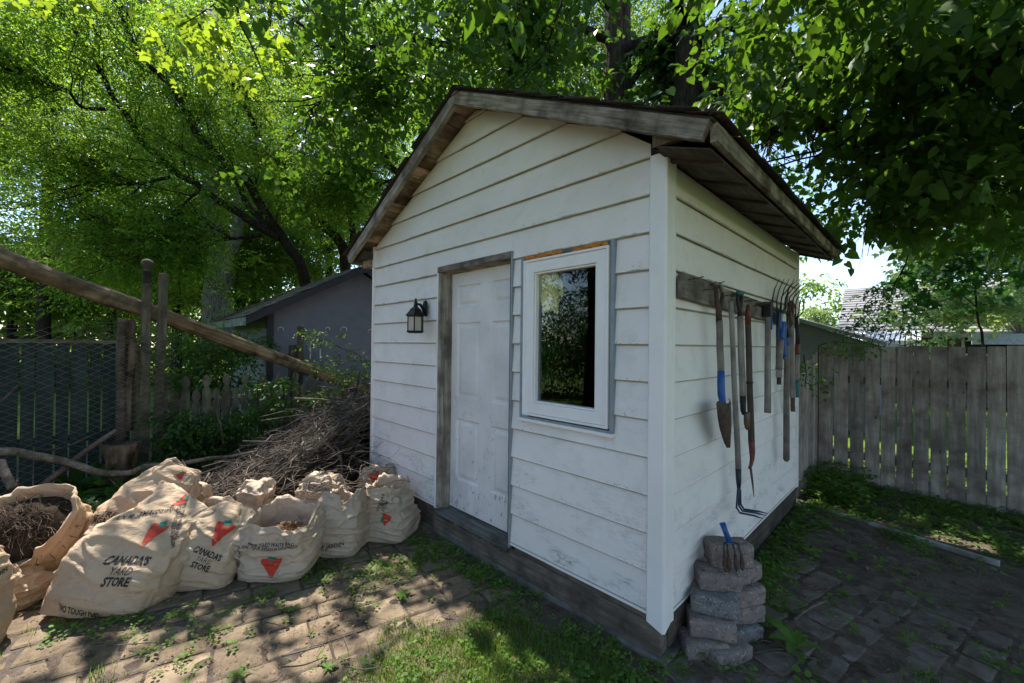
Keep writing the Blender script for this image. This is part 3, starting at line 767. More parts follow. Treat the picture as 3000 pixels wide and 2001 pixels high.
# flat dark soffit of the right eave + rafter tails
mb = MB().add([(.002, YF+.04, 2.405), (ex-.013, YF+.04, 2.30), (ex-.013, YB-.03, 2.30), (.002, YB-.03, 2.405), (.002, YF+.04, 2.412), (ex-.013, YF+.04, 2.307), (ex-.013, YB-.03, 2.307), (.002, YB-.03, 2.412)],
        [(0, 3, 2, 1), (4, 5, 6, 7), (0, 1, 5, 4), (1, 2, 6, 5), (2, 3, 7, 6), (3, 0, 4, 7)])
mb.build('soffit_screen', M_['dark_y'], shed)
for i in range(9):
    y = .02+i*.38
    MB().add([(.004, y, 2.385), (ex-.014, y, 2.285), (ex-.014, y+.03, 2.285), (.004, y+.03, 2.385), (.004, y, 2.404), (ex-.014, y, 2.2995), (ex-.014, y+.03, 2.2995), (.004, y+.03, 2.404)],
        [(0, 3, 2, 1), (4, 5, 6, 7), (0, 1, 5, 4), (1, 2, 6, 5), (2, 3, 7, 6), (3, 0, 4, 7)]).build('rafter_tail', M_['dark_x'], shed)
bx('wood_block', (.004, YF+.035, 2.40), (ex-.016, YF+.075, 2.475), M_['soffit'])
# left eave: rotten stubs and block
bx('wood_block', (-3.56, -.12, 2.33), (-3.325, .02, 2.41), M_['dark_x']); bx('wood_block', (-3.50, -.05, 2.25), (-3.345, .02, 2.33), M_['soffit'])
# shingles: tabs with ragged ends, thick courses
for side, tot in ((1, 2.15), (-1, 2.23)):
    tabs = []
    for rr in range(15):
        d0 = tot-.15*(rr+1); d1 = d0+.21
        y = YF-.03
        if d0 < -.1: break
        off = (rr % 2)*.13
        while y < YB+.02:
            wd = .30 if y > YF else .30-off
            y1 = min(y+wd, YB+.03)
            ys = y+(random.uniform(-.028, .014) if y < YF else 0)
            mbx = slope_box(side, max(d0, -.02), min(d1, tot+.025)+random.uniform(-.012, .012), ys+.002, y1-.004, .013+random.uniform(0, .004), .018+random.uniform(0, .007))
            # lift the lower edge over the course below, curled
            lift = random.uniform(.005, .016); q = list(mbx.v)
            for i in (1, 2, 5, 6): q[i] = (q[i][0]+side*lift*s_, q[i][1], q[i][2]+lift*c_)
            mbx.v = q
            red = side > 0 and rr < 1 and y < .1
            mbx.build('shingle', M_['shingle_red'] if red else M_['shingle'], shed)
            y += wd
mbx = MB()
for i in range(40):
    y0 = YF-.02+i*.087
    mbx.add([(-1.75, y0, 3.335), (-1.60, y0-.01, 3.405), (-1.45, y0, 3.335), (-1.75, y0+.09, 3.34), (-1.60, y0+.09, 3.412), (-1.45, y0+.09, 3.34)], [(0, 1, 4, 3), (1, 2, 5, 4), (0, 3, 5, 2)])
mbx.build('ridge_cap', M_['shingle'], shed)
# ragged moss, litter and torn felt on the visible roof edges
mo = MB()
for i in range(900):
    side = 1 if random.random() < .75 else -1; d = random.uniform(0, 2.15); y = YF-.02+abs(random.gauss(0, .06))
    if random.random() < .35: d = random.uniform(2.05, 2.16); y = random.uniform(YF, YB); side = 1
    r = random.uniform(.005, .014)
    x = -1.60+side*(d*c_+.028*s_); z = 3.365-d*s_+.028*c_+random.uniform(0, .008)
    a = random.uniform(0, 3); b_ = random.uniform(.3, .9)
    mo.obox((x, y, z), (r*math.cos(a), r*math.sin(a), 0), (-r*b_*math.sin(a), r*b_*math.cos(a), 0), (0, 0, r*.5))
o = mo.build('roof_moss', M_['shingle'], shed); o['kind'] = 'stuff'

# ================================================================== wall lantern
Lc = Vector((-2.215, -.145, 0))
lamp = thing('wall_lantern', (-2.25, -.02, 1.72), 'black six-sided coach lantern on a curved arm, left of the shed door', 'lantern')
mb = MB(); pr = [(.092, 1.655), (.088, 1.664), (.066, 1.690), (.056, 1.700), (.052, 1.712), (.040, 1.722), (.024, 1.735), (.020, 1.738)]
mb.lathe([(.070, 1.645)]+pr, Lc, 6, a0=R_(20)); mb.build('hood', M_['black'], lamp)
MB().lathe([(.017, 1.738), (.019, 1.75), (.013, 1.762), (.017, 1.772), (.014, 1.782), (.006, 1.79), (.008, 1.798), (.013, 1.804), (.008, 1.81)], Lc, 12).build('finial', M_['black'], lamp, smooth=True)
MB().lathe([(.060, 1.502), (.078, 1.512), (.083, 1.520), (.074, 1.524)], Lc, 6, a0=R_(20)).build('base_tray', M_['black'], lamp)
for k in range(6):
    a = R_(20+60*k); a2 = R_(80+60*k); r = .069
    p = Lc+Vector((r*math.cos(a), r*math.sin(a), 0)); p2 = Lc+Vector((r*math.cos(a2), r*math.sin(a2), 0))
    MB().tube([p+Vector((0, 0, 1.520)), p+Vector((0, 0, 1.652))], .0055, 4).build('frame_bar', M_['black'], lamp)
    m_ = (p+p2)/2; e = (p2-p)/2*.86; nrm = Vector((m_.x-Lc.x, m_.y-Lc.y, 0)).normalized()
    g_ = MB().obox(m_-nrm*.002+Vector((0, 0, 1.587)), e, nrm*.0012, Vector((0, 0, .062)))
    front = nrm.dot(Vector((.75, -.65, 0))) > .8
    g_.build('glass_pane', M_['lampcard'] if front else M_['lampglass'], lamp)
MB().lathe([(.012, 1.52), (.012, 1.56), (.02, 1.575), (.022, 1.60), (.012, 1.625)], Lc, 10).build('bulb', M_['vinylw'], lamp, smooth=True)
MB().tube([(-2.215, -.145, 1.755), (-2.222, -.125, 1.762), (-2.232, -.09, 1.762), (-2.245, -.055, 1.735), (-2.25, -.035, 1.70), (-2.25, -.025, 1.67)], [.008, .010, .012, .014, .016, .012], 8).build('arm', M_['black'], lamp, smooth=True)
pl = MB(); vs = []; prof = [(0, -.075), (.020, -.072), (.034, -.045), (.040, 0), (.034, .045), (.022, .072), (0, .078)]
ring = [(x, z) for x, z in prof]+[(-x, z) for x, z in prof[-2:0:-1]]
for yy, s in ((-.016, 1.0), (-.026, .92), (-.036, .55)):
    for x, z in ring: vs.append((-2.25+x*s, yy-.006, 1.73+z*s))
m = len(ring); fs = [(i*m+k, i*m+(k+1) % m, (i+1)*m+(k+1) % m, (i+1)*m+k) for i in range(2) for k in range(m)]+[tuple(2*m+k for k in range(m)), tuple(range(m))[::-1]]
pl.add(vs, fs).build('back_plate', M_['black'], lamp)
# ================================================================== fences on the left
def board(mat, name, parent, x, y0, y1, z0, z1, t=.018, lean=0, top='flat'):
    "vertical board in the plane x = const, y0..y1"
    h = random.uniform(-.012, .012)
    vs = [(x, y0, z0), (x+t, y0, z0), (x+t, y1, z0), (x, y1, z0), (x+lean, y0, z1+h), (x+t+lean, y0, z1+h), (x+t+lean, y1, z1+h+random.uniform(-.004, .004)), (x+lean, y1, z1+h)]
    return MB().add(vs, [(0, 3, 2, 1), (4, 5, 6, 7), (0, 1, 5, 4), (1, 2, 6, 5), (2, 3, 7, 6), (3, 0, 4, 7)]).build(name, mat, parent)
XG = -5.85
gf = thing('green_fence', (XG, -3.2, G), 'dark green stained board fence with a lighter top rail behind the chain link mesh', 'fence')
y = -5.2; k = 0
while y < -1.90:
    wd = .142 if k % 2 == 0 else .105
    board(M_['greenfence'], 'board', gf, XG+(.0 if k % 2 == 0 else -.0), y+.006, y+wd-.004, G-.02, 1.375)
    y += wd+random.uniform(.0, .005)+(.0 if k % 2 else .004); k += 1
for z in (.25, 1.0): MB().box((XG-.045, -5.2, z), (XG-.002, -1.88, z+.085)).build('rail', M_['greenfence'], gf)
MB().box((XG-.02, -5.2, 1.372), (XG+.045, -1.88, 1.412)).build('top_rail', wood('pale_top_rail_wood', [(.07, .06, .04), (.16, .14, .09), (.26, .235, .17)], 'y'), gf)
# gothic pickets, tall and short in turn
XP = -5.72
pf = thing('picket_fence', (XP, .3, G), 'weathered gothic picket fence of tall and short pickets behind the brush pile', 'fence')
def picket(y, wd, zt, name='picket'):
    h = wd/2; pr = [(-h, G), (-h, zt-.20), (-h*.72, zt-.185), (-h*.55, zt-.165), (-h*.6, zt-.145), (-h*1.0, zt-.125), (-h*1.02, zt-.095), (-h*.8, zt-.05), (0, zt)]
    pts = pr+[(-a, b_) for a, b_ in pr[-2::-1]]; n = len(pts)
    t = .018; lean = random.uniform(-.01, .01)
    vs = [(XP+t+lean*(b_-G), y+a, b_) for a, b_ in pts]+[(XP+lean*(b_-G), y+a, b_) for a, b_ in pts]
    fs = [tuple(range(n)), tuple(range(n, 2*n))[::-1]]+[(k, n+k, n+(k+1) % n, (k+1) % n) for k in range(n)]
    MB().add(vs, fs).build(name, M_['picket'], pf)
y = -1.58; k = 0
while y < 2.6:
    picket(y, .088, (.98 if k % 2 == 0 else .80)+random.uniform(-.01, .01)); y += .108; k += 1
for z in (.0, .55): MB().box((XP-.045, -1.6, z), (XP-.002, 2.6, z+.08)).build('rail', M_['picket'], pf)
# tall posts with the ball finial
def P(u, v, d): return Vector(at(u, v, d))
bp = thing('finial_post', (-5.62, -1.76, G), 'tall mossy wooden post topped with a round ball finial', 'post')
MB().box((-5.665, -1.805, G), (-5.575, -1.715, 2.10)).build('post_shaft', M_['post'], bp, bevel=.012)
MB().box((-5.66, -1.80, 2.101), (-5.58, -1.72, 2.24)).build('post_neck', M_['dark_z'], bp, bevel=.01)
MB().lathe([(.040, 2.241), (.045, 2.25), (.030, 2.262), (.028, 2.27), (.048, 2.29), (.062, 2.32), (.062, 2.345), (.048, 2.375), (.02, 2.392), (.004, 2.395)], (-5.62, -1.76, 0), 20).build('ball_finial', M_['post'], bp, smooth=True)
MB().box((-5.69, -1.87, G), (-5.67, -1.81, 1.35)).build('side_plank', M_['post'], bp)
o = MB().add([(-5.65, -1.69, G), (-5.56, -1.69, G), (-5.56, -1.60, G), (-5.65, -1.60, G), (-5.63, -1.655, 2.24), (-5.55, -1.655, 2.23), (-5.55, -1.565, 2.23), (-5.63, -1.565, 2.24)],
             [(0, 3, 2, 1), (4, 5, 6, 7), (0, 1, 5, 4), (1, 2, 6, 5), (2, 3, 7, 6), (3, 0, 4, 7)]).build('flat_post', M_['post'], loc=(-5.6, -1.64, G), bevel=.006)
tag(o, 'plain flat-topped wooden post standing right of the ball finial post', 'post')
# stumps and poles
st = MB(); n = 26; prof = [(-.05, .17, 0), (.05, .145, .01), (.18, .125, .02), (.34, .125, .02), (.46, .145, .0), (.535, .165, -.01)]
vs = []
for i in range(22):
    t = i/21; z = -.03+.56*t; r = float(np.interp(z, [p[0] for p in prof], [p[1] for p in prof]))
    for k in range(n):
        a = 2*math.pi*k/n; q = Vector((math.cos(a)*2.2, math.sin(a)*2.2, z*2))
        rr = r*(1+.16*mnoise.noise(q)+.10*math.sin(a*5+mnoise.noise(Vector((z*3, 0, 0)))*2)+.05*mnoise.noise(q*4))
        if .6 < a < 1.0: pass
        vs.append((-5.28+rr*math.cos(a)+.03*math.sin(z*4), -1.965+rr*math.sin(a), G+z+(.02*mnoise.noise(q*1.5) if i == 21 else 0)))
fs = [(i*n+k, i*n+(k+1) % n, (i+1)*n+(k+1) % n, (i+1)*n+k) for i in range(21) for k in range(n)]
vs.append((-5.28, -1.965, G+.50)); fs += [(21*n+k, 21*n+(k+1) % n, 22*n) for k in range(n)]
o = st.add(vs, fs).build('tree_stump', M_['stump'], loc=(-5.28, -1.965, G), smooth=True); tag(o, 'gnarled split tree stump standing before the chain link mesh', 'stump')
def rough_pole(name, p0, p1, r0, r1, mat, label, cat, seed, n=12, m=26, bend=.03, amp=.12, parent=None, local=False):
    p0 = Vector(p0); p1 = Vector(p1); d = p1-p0; Ln = d.length
    vs = []
    for i in range(m+1):
        t = i/m; r = r0+(r1-r0)*t
        cx = bend*mnoise.noise(Vector((t*2.2, seed, 0))); cy = bend*mnoise.noise(Vector((t*2.2, seed, 7)))
        for k in range(n):
            a = 2*math.pi*k/n; q = Vector((math.cos(a)*1.5, math.sin(a)*1.5, t*Ln*2.5+seed))
            rr = r*(1+amp*mnoise.noise(q)+amp*.6*mnoise.noise(q*3.1))
            vs.append((cx+rr*math.cos(a), cy+rr*math.sin(a), t*Ln))
    fs = [(i*n+k, i*n+(k+1) % n, (i+1)*n+(k+1) % n, (i+1)*n+k) for i in range(m) for k in range(n)]+[tuple(range(n))[::-1], tuple(m*n+k for k in range(n))]
    o = mk(name, np.array(vs), fs, mat, smooth=True)
    o.location = p0; o.rotation_mode = 'QUATERNION'; o.rotation_quaternion = d.to_track_quat('Z', 'Y')
    if label: tag(o, label, cat)
    return o
rough_pole('log_pole', P(352, 1300, 4.75), P(359, 932, 4.75), .052, .042, M_['birch'], 'upright banded bark pole cut flat on top, left of the two beside the stump', 'pole', 3)
rough_pole('log_pole', P(372, 1262, 4.8), P(387, 936, 4.8), .048, .032, M_['stump'], 'upright stripped reddish pole with pale scars, right of the two on the stump', 'pole', 9, amp=.22)
rough_pole('leaning_log', P(-160, 690, 4.3), P(1110, 1158, 7.05), .108, .082, M_['log'], 'long bare brown log sloping down from upper left behind the ball finial post', 'log', 5, n=24, m=70, bend=.07, amp=.13)
# fallen branches across the mesh
def limb(name, pts, r0, r1, mat, label, cat, n=8, seed=0, wob=.5, parent=None):
    ps = [Vector(p) for p in pts]; res = []; m = len(ps)
    for i in range(m-1):
        a = ps[max(0, i-1)]; b_ = ps[i]; c = ps[i+1]; d = ps[min(m-1, i+2)]
        for k in range(6):
            t = k/6; res.append(.5*((2*b_)+(c-a)*t+(2*a-5*b_+4*c-d)*t*t+(3*b_-a-3*c+d)*t**3))
    res.append(ps[-1]); q = len(res)
    rr = [(r0+(r1-r0)*i/(q-1))*(1+.22*mnoise.noise(Vector((i*.7, seed, 0)))) for i in range(q)]
    res = [p+Vector((mnoise.noise(p*6), mnoise.noise(p*6+Vector((5, 0, 0))), mnoise.noise(p*6+Vector((0, 5, 0)))))*wob*r0 for p in res]
    mb = MB().tube(res, rr, n)
    if parent is not None: return mb.build(name, mat, parent, smooth=True)
    o = mb.build(name, mat, loc=tuple(ps[0]), smooth=True); tag(o, label, cat); return o
limb('fallen_branch', [P(-60, 1318, 3.9), P(60, 1328, 4.0), P(180, 1352, 4.15), P(300, 1382, 4.25), P(372, 1388, 4.3), P(440, 1368, 4.4), P(560, 1352, 4.6), P(700, 1330, 4.9), P(860, 1300, 5.2)], .042, .018, M_['branchwood'], 'long thick bare branch lying level across the front of the stump', 'branch', 10, 1)
limb('fallen_branch', [P(70, 1470, 3.95), P(150, 1400, 4.1), P(240, 1330, 4.3), P(300, 1285, 4.4), P(338, 1258, 4.5)], .034, .022, M_['birch'], 'grey lichened branch rising from the bags towards the stump top', 'branch', 8, 2)
limb('fallen_branch', [P(-20, 1335, 4.1), P(110, 1322, 4.2), P(190, 1310, 4.3), P(270, 1275, 4.45), P(330, 1250, 4.6)], .014, .008, M_['stick'], 'slim dark forked branch lying just above the long thick branch', 'branch', 6, 4)
limb('fallen_branch', [P(-30, 1090, 4.2), P(60, 1040, 4.3), P(150, 1015, 4.35), P(270, 1012, 4.5)], .009, .004, M_['stick'], 'thin pale twig arching across the top of the chain link mesh', 'branch', 5, 6)
limb('fallen_branch', [P(-20, 1195, 4.0), P(25, 1155, 4.05), P(52, 1128, 4.1)], .018, .012, M_['stick'], 'short broken reddish branch poking in at the left edge', 'branch', 6, 8)
limb('fallen_branch', [P(0, 1350, 3.7), P(15, 1380, 3.65), P(36, 1430, 3.6)], .030, .034, M_['birch'], 'short stubby grey branch end standing behind the leftmost bags', 'branch', 8, 10)

# ------ chain link
def chain(name, xf, y0, y1, ztop, A, hz, r, mat, z0=G+.02, amp=.04, seed=0, cat='fence', label=''):
    ny = int((y1-y0)/A); VV = []; FF = []
    for i in range(ny):
        zt = ztop(y0+i*A); nz_ = int((zt-z0)/hz); pts = []
        for k in range(nz_+1):
            yy = y0+i*A+(A if (k+i) % 2 else 0); z = z0+k*hz
            nx = amp*mnoise.noise(Vector((yy*1.3, z*1.6, seed)))+amp*.3*mnoise.noise(Vector((yy*5, z*5, seed)))
            ny_ = amp*.5*mnoise.noise(Vector((yy*2, z*2, seed+9)))
            pts.append((xf(yy, z)+nx+(.002 if k % 2 else -.002), yy+ny_, z+amp*.3*mnoise.noise(Vector((yy*3, z*2, seed+4)))))
        a = np.array(pts); n = len(a)
        if n < 2: continue
        base = len(VV)*1
        for p in a:
            for (dx, dy) in ((r, 0), (-r*.5, r*.87), (-r*.5, -r*.87)): VV.append((p[0]+dx, p[1]+dy, p[2]))
        for k in range(n-1):
            for j in range(3): FF.append((base+k*3+j, base+k*3+(j+1) % 3, base+(k+1)*3+(j+1) % 3, base+(k+1)*3+j))
    o = mk(name, np.array(VV), np.array(FF), mat, loc=(xf(0, 0), (y0+y1)/2, G)); return o
o = chain('chain_link_fence', lambda y, z: -5.50, -4.2, -1.5, lambda y: 1.48+.07*math.exp(-((y+2.45)/.35)**2), .060, .034, .0032, M_['wire'])
tag(o, 'sagging galvanised chain link mesh with a raised wavy top edge', 'wire fence')
o = chain('green_wire_mesh', lambda y, z: -5.38+.12*math.sin(y*3), -2.25, -1.3, lambda y: .72+.2*mnoise.noise(Vector((y*3, 0, 0))), .05, .034, .0022, M_['gwire'], amp=.22, seed=5)
tag(o, 'crumpled green vinyl wire mesh bunched around the stump and posts', 'wire mesh')
o = chain('green_wire_fence', lambda y, z: -5.55, -1.4, 1.0, lambda y: .62, .055, .036, .0022, M_['gwire'], amp=.08, seed=8)
tag(o, 'low green vinyl wire fence in front of the gothic pickets', 'wire fence')
o = rough_pole('stake', P(762, 1260, 5.9), P(760, 1113, 5.9), .028, .026, M_['stump'], 'short reddish wooden stake catching sun before the pickets', 'stake', 12)
limb('dry_stem', [P(655, 1300, 5.2), P(648, 1250, 5.2), P(636, 1210, 5.2), P(642, 1160, 5.2)], .012, .008, M_['stump'], 'thin dead reddish stem standing in front of the pickets', 'stem', 6, 2)
# service wires beyond the fence
for i, (v0, v1) in enumerate(((950, 948), (962, 955), (975, 968))):
    pts = [P(-400, v0+4, 14), P(100, v0, 15), P(450, v1-4, 16), P(800, v1-8, 18)]
    o = MB().tube(pts, .007, 4).build('utility_wire', M_['wire'], loc=tuple(pts[0]))
    tag(o, ['topmost', 'middle', 'lowest'][i]+' of the three pale wires running level above the green fence', 'wire', 'wires above the green fence')
# tiny garden posts seen against the grey shed
p = P(878, 1120, 6.6); o = MB().box((p.x-.04, p.y-.04, G), (p.x+.04, p.y+.04, P(0, 960, 6.6).z)).lathe([(.03, P(0, 960, 6.6).z), (.05, P(0, 953, 6.6).z), (.05, P(0, 948, 6.6).z), (.01, P(0, 940, 6.6).z)], (p.x, p.y, 0), 10).build('short_post', M_['dark_z'], loc=(p.x, p.y, G))
tag(o, 'dark mossy post with a knob standing against the grey neighbouring shed', 'post')
p = P(856, 1120, 6.6); o = MB().box((p.x-.06, p.y-.05, G), (p.x+.06, p.y+.05, P(0, 1000, 6.6).z)).build('short_post', M_['dark_z'], loc=(p.x, p.y, G), bevel=.02)
tag(o, 'stubby dark post just left of the knobbed post by the grey shed', 'post')

# ================================================================== neighbouring grey shed
XS = -6.95
ns = thing('grey_shed', (XS-1.4, 1.45, G), 'blue grey shed with a mossy shingled gable roof behind the picket fence', 'shed')
YA, YBn, ZE, ZR = -.14, 3.04, 1.98, 2.86
MB().add([(XS, YA, G), (XS, YBn, G), (XS, YBn, ZE), (XS, 1.45, ZR-.03), (XS, YA, ZE), (XS-.05, YA, G), (XS-.05, YBn, G), (XS-.05, YBn, ZE), (XS-.05, 1.45, ZR-.03), (XS-.05, YA, ZE)],
         [(0, 1, 2, 3, 4), (9, 8, 7, 6, 5), (0, 5, 6, 1), (1, 6, 7, 2), (2, 7, 8, 3), (3, 8, 9, 4), (4, 9, 5, 0)]).build('gable_wall', M_['shedgrey'], ns)
MB().box((XS-2.8, YA+.0, G), (XS-.051, YA+.05, ZE)).build('side_wall', M_['shedside'], ns)
MB().box((XS-2.8, YBn-.05, G), (XS-.051, YBn, ZE)).build('side_wall', M_['shedgrey'], ns)
MB().box((XS-2.85, YA, G), (XS-2.801, YBn, ZE)).build('rear_wall', M_['shedgrey'], ns)
MB().box((XS+.001, YA-.012, G), (XS+.02, YA+.085, ZE-.01)).box((XS-.04, YA-.014, G), (XS+.001, YA-.001, ZE)).build('corner_board', M_['sheddark'], ns)
sl2 = (ZR-ZE)/(1.45-YA)
def ns_slope(d, side, h):   # d: horizontal distance from the ridge
    return (1.45+side*d, ZR-sl2*d+h)
for side, ext in ((-1, 1.98), (1, 1.98)):
    y0, z0 = ns_slope(0, side, .03); y1, z1 = ns_slope(ext, side, .03)
    MB().add([(XS+.28, y0, z0), (XS+.28, y1, z1), (XS-2.95, y1, z1), (XS-2.95, y0, z0), (XS+.28, y0, z0+.025), (XS+.28, y1, z1+.025), (XS-2.95, y1, z1+.025), (XS-2.95, y0, z0+.025)],
             [(0, 3, 2, 1), (4, 5, 6, 7), (0, 1, 5, 4), (1, 2, 6, 5), (2, 3, 7, 6), (3, 0, 4, 7)]).build('roof_deck', M_['dark_y'], ns)
    MB().add([(XS+.282, y0, z0-.11), (XS+.282, y1, z1-.11), (XS+.255, y1, z1-.11), (XS+.255, y0, z0-.11), (XS+.282, y0, z0+.02), (XS+.282, y1, z1+.02), (XS+.255, y1, z1+.02), (XS+.255, y0, z0+.02)],
             [(0, 3, 2, 1), (4, 5, 6, 7), (0, 1, 5, 4), (1, 2, 6, 5), (2, 3, 7, 6), (3, 0, 4, 7)]).build('rake_board', M_['sheddark'], ns)
    k = 0; d = ext+.03
    while d > .05:
        x = XS+.30-(k % 2)*.12
        while x > XS-2.9:
            wdt = .28
            ya, za = ns_slope(d, side, .062+random.uniform(0, .012)); yb, zb = ns_slope(max(d-.2, 0), side, .058)
            j = random.uniform(-.012, .012)
            MB().add([(x, ya+j, za), (x-wdt, ya+j, za), (x-wdt, yb, zb), (x, yb, zb), (x, ya+j, za+.012), (x-wdt, ya+j, za+.012), (x-wdt, yb, zb+.006), (x, yb, zb+.006)],
                     [(0, 3, 2, 1), (4, 5, 6, 7), (0, 1, 5, 4), (1, 2, 6, 5), (2, 3, 7, 6), (3, 0, 4, 7)]).build('shingle', M_['shingle_g'], ns) if k < 14 and x > XS-1.2 else None
            x -= wdt+.005
        if True:
            yb, zb = ns_slope(max(d-.17, 0), side, .057)
        k += 1; d -= .15
y1, z1 = ns_slope(1.98, -1, 0)
MB().box((XS-2.9, y1-.02, z1-.09), (XS+.30, y1+.005, z1+.04)).build('fascia_board', plain('mossy_white_fascia', (.30, .33, .30), .8, c2=(.12, .15, .08), scale=6), ns)
# horseshoes nailed over the gable wall
for i, (u, v, s) in enumerate(((822, 966, .045), (960, 965, .04), (1007, 967, .06), (928, 989, .042), (1085, 972, .05), (891, 968, .03))):
    d = ((XS+.012)-CAM[0])/(at(u, v, 1)-CAM)[0]; c = at(u, v, d)
    pts = []
    for k in range(11):
        a = math.pi*(-.12+1.24*k/10); pts.append((XS+.014, c[1]+s*math.cos(a), c[2]+s*1.0*math.sin(a)))
    o = MB().tube(pts, [.008+.004*math.sin(math.pi*k/10) for k in range(11)], 6, flat=.6).build('horseshoe', M_['horseshoe'], loc=tuple(c))
    tag(o, ['horseshoe nearest the dark corner board of the grey shed', 'third horseshoe from the left on the grey wall, under the ridge', 'largest pale horseshoe on the grey wall', 'lowest horseshoe on the grey wall above the log',
            'horseshoe half hidden by the white shed corner', 'small horseshoe behind the knobbed post'][i], 'horseshoe', 'horseshoes on the grey wall')
for i, (u, v0, v1) in enumerate(((909, 1010, 1052), (938, 1022, 1060))):
    a = P(u, v0, 7.4); b_ = P(u, v1, 7.4); o = MB().tube([a, b_], .012, 6).build('metal_stake', M_['horseshoe'], loc=tuple(b_))
    tag(o, ['taller bright metal stake rising behind the log', 'shorter pale metal stake rising behind the log'][i], 'stake')

# ================================================================== board fence on the right
YFc = 4.5
bf = thing('board_fence', (.9, YFc, G), 'tall weathered grey board fence closing the right side of the yard', 'fence')
edges = [(-.035, .112), (.122, .261), (.277, .407), (.419, .553), (.562, .690), (.698, .830), (.838, .965), (.976, 1.104), (1.112, 1.239), (1.249, 1.383), (1.391, 1.519), (1.526, 1.66), (1.668, 1.80), (1.81, 1.945), (1.955, 2.09), (2.1, 2.235), (2.245, 2.38)]
for i, (a, b_) in enumerate(edges):
    ht = 1.435+.0095*a*1+random.uniform(-.006, .008); g0 = G-.02; l = random.uniform(-.006, .006); w1 = random.uniform(-.004, .004)
    n = 8; vs = []; cup = random.uniform(-.004, .006)
    for k in range(n+1):
        t = k/n; z = g0+(ht-g0)*t; e = .003*mnoise.noise(Vector((i*3.1, z*3, 0))); tw = .006*mnoise.noise(Vector((i*1.7, z*.9, 5)))
        vs += [(a+.002+l*t+e, YFc-.018+tw, z), ((a+b_)/2+l*t, YFc-.018+tw-cup, z), (b_-.002+l*t+e*.5, YFc-.018+tw+w1, z), (b_-.002+l*t+e*.5, YFc, z), (a+.002+l*t+e, YFc, z)]
    fs = [(k*5+j, k*5+(j+1) % 5, (k+1)*5+(j+1) % 5, (k+1)*5+j) for k in range(n) for j in range(5)]+[(4, 3, 2, 1, 0), tuple(n*5+j for j in range(5))]
    MB().add(vs, fs).build('board', M_['fence'], bf)
for z in (.05, .98): MB().box((-.03, YFc+.002, z), (2.4, YFc+.045, z+.09)).build('rail', M_['grey_x'], bf)
sf = thing('side_fence', (0, 3.8, G), 'short row of lower grey boards running from shed corner to the tall board fence', 'fence')
y = 3.30; zt = [1.12, 1.12, 1.12, 1.27, 1.27, 1.30, 1.33, 1.36, 1.38]; k = 0
while y < 4.42:
    hh = zt[min(k, 8)]
    MB().box((-.05+random.uniform(-.005, .005), y, G-.02), (-.03, y+.125, hh)).build('board', M_['fence'], sf); y += .132; k += 1
MB().box((-.095, 3.25, .9), (-.055, 4.45, .98)).build('rail', M_['grey_y'], sf)

# ================================================================== tool rail and tools on the right wall
tr = MB(); n = 14; vs = []
for i in range(n+1):
    y = .108+(2.72-.108)*i/n; e = .003*mnoise.noise(Vector((y*3, 0, 0)))
    dz = -.025*(y-.1)
    vs += [(.018, y, 1.672+dz+e), (.048, y, 1.672+dz+e), (.048, y, 1.806+dz-e), (.018, y, 1.806+dz-e)]
fs = [(i*4+k, i*4+(k+1) % 4, (i+1)*4+(k+1) % 4, (i+1)*4+k) for i in range(n) for k in range(4)]+[(3, 2, 1, 0), (n*4, n*4+1, n*4+2, n*4+3)]
o = tr.add(vs, fs).build('tool_rail', M_['grey_y'], loc=(.03, 1.4, 1.72), bevel=.004); tag(o, 'long weathered board fixed across the shed side wall, holding the tools', 'tool rack')
for i, (y, z) in enumerate(((.18, 1.78), (.40, 1.745), (.50, 1.79), (.72, 1.74), (.86, 1.75), (.96, 1.74), (1.06, 1.735), (1.14, 1.735), (1.33, 1.72), (1.52, 1.73), (1.86, 1.70), (2.12, 1.70), (2.5, 1.70))):
    nl = MB().tube([(.046, y, z-.004), (.10, y+.01, z), (.125, y+.012, z+.006)], .0032, 5).build('nail', M_['rust'], o)
TX = .085
def tool(name, y, z, label, cat): return thing(name, (TX, y, z), label, cat, 'tools hanging on the shed wall')
def shaft(par, y0, z0, y1, z1, r0, r1, mat='handle', x0=TX, x1=TX, name='handle'):
    n = 7; pts = [(x0+(x1-x0)*i/n, y0+(y1-y0)*i/n+.004*math.sin(i*1.3), z0+(z1-z0)*i/n) for i in range(n+1)]
    return MB().tube(pts, [r0+(r1-r0)*i/n for i in range(n+1)], 10).build(name, M_[mat], par, smooth=True)
# 1 pointed spade
t = tool('spade', .53, 1.78, 'D-handled spade with blue neck and pointed rusty blade, first tool from the corner', 'spade')
MB().tube([(TX, .49, 1.79), (TX-.0, .50, 1.70), (TX, .53, 1.64), (TX, .545, 1.56)], [.012, .014, .017, .020], 8, flat=.7).build('handle_socket', M_['rust'], t, smooth=True)
MB().tube([(TX, .60, 1.74), (TX, .585, 1.69), (TX, .55, 1.62)], [.011, .013, .014], 8).build('handle_socket', M_['rust'], t, smooth=True)
MB().tube([(TX, .48, 1.785), (TX, .55, 1.79), (TX, .605, 1.74)], [.013, .012, .012], 8).build('grip', M_['handle'], t, smooth=True)
shaft(t, .545, 1.57, .580, 1.25, .019, .020)
MB().tube([(TX, .58, 1.265), (TX, .583, 1.18), (TX+.005, .575, 1.12), (TX+.02, .555, 1.075), (TX+.035, .54, 1.05)], [.021, .022, .022, .018, .014], 10).build('neck', M_['blue'], t, smooth=True)
bl = MB(); rows_ = [(1.075, .085), (1.06, .105), (1.0, .10), (.93, .09), (.87, .065), (.82, .04), (.79, .012)]; vs = []
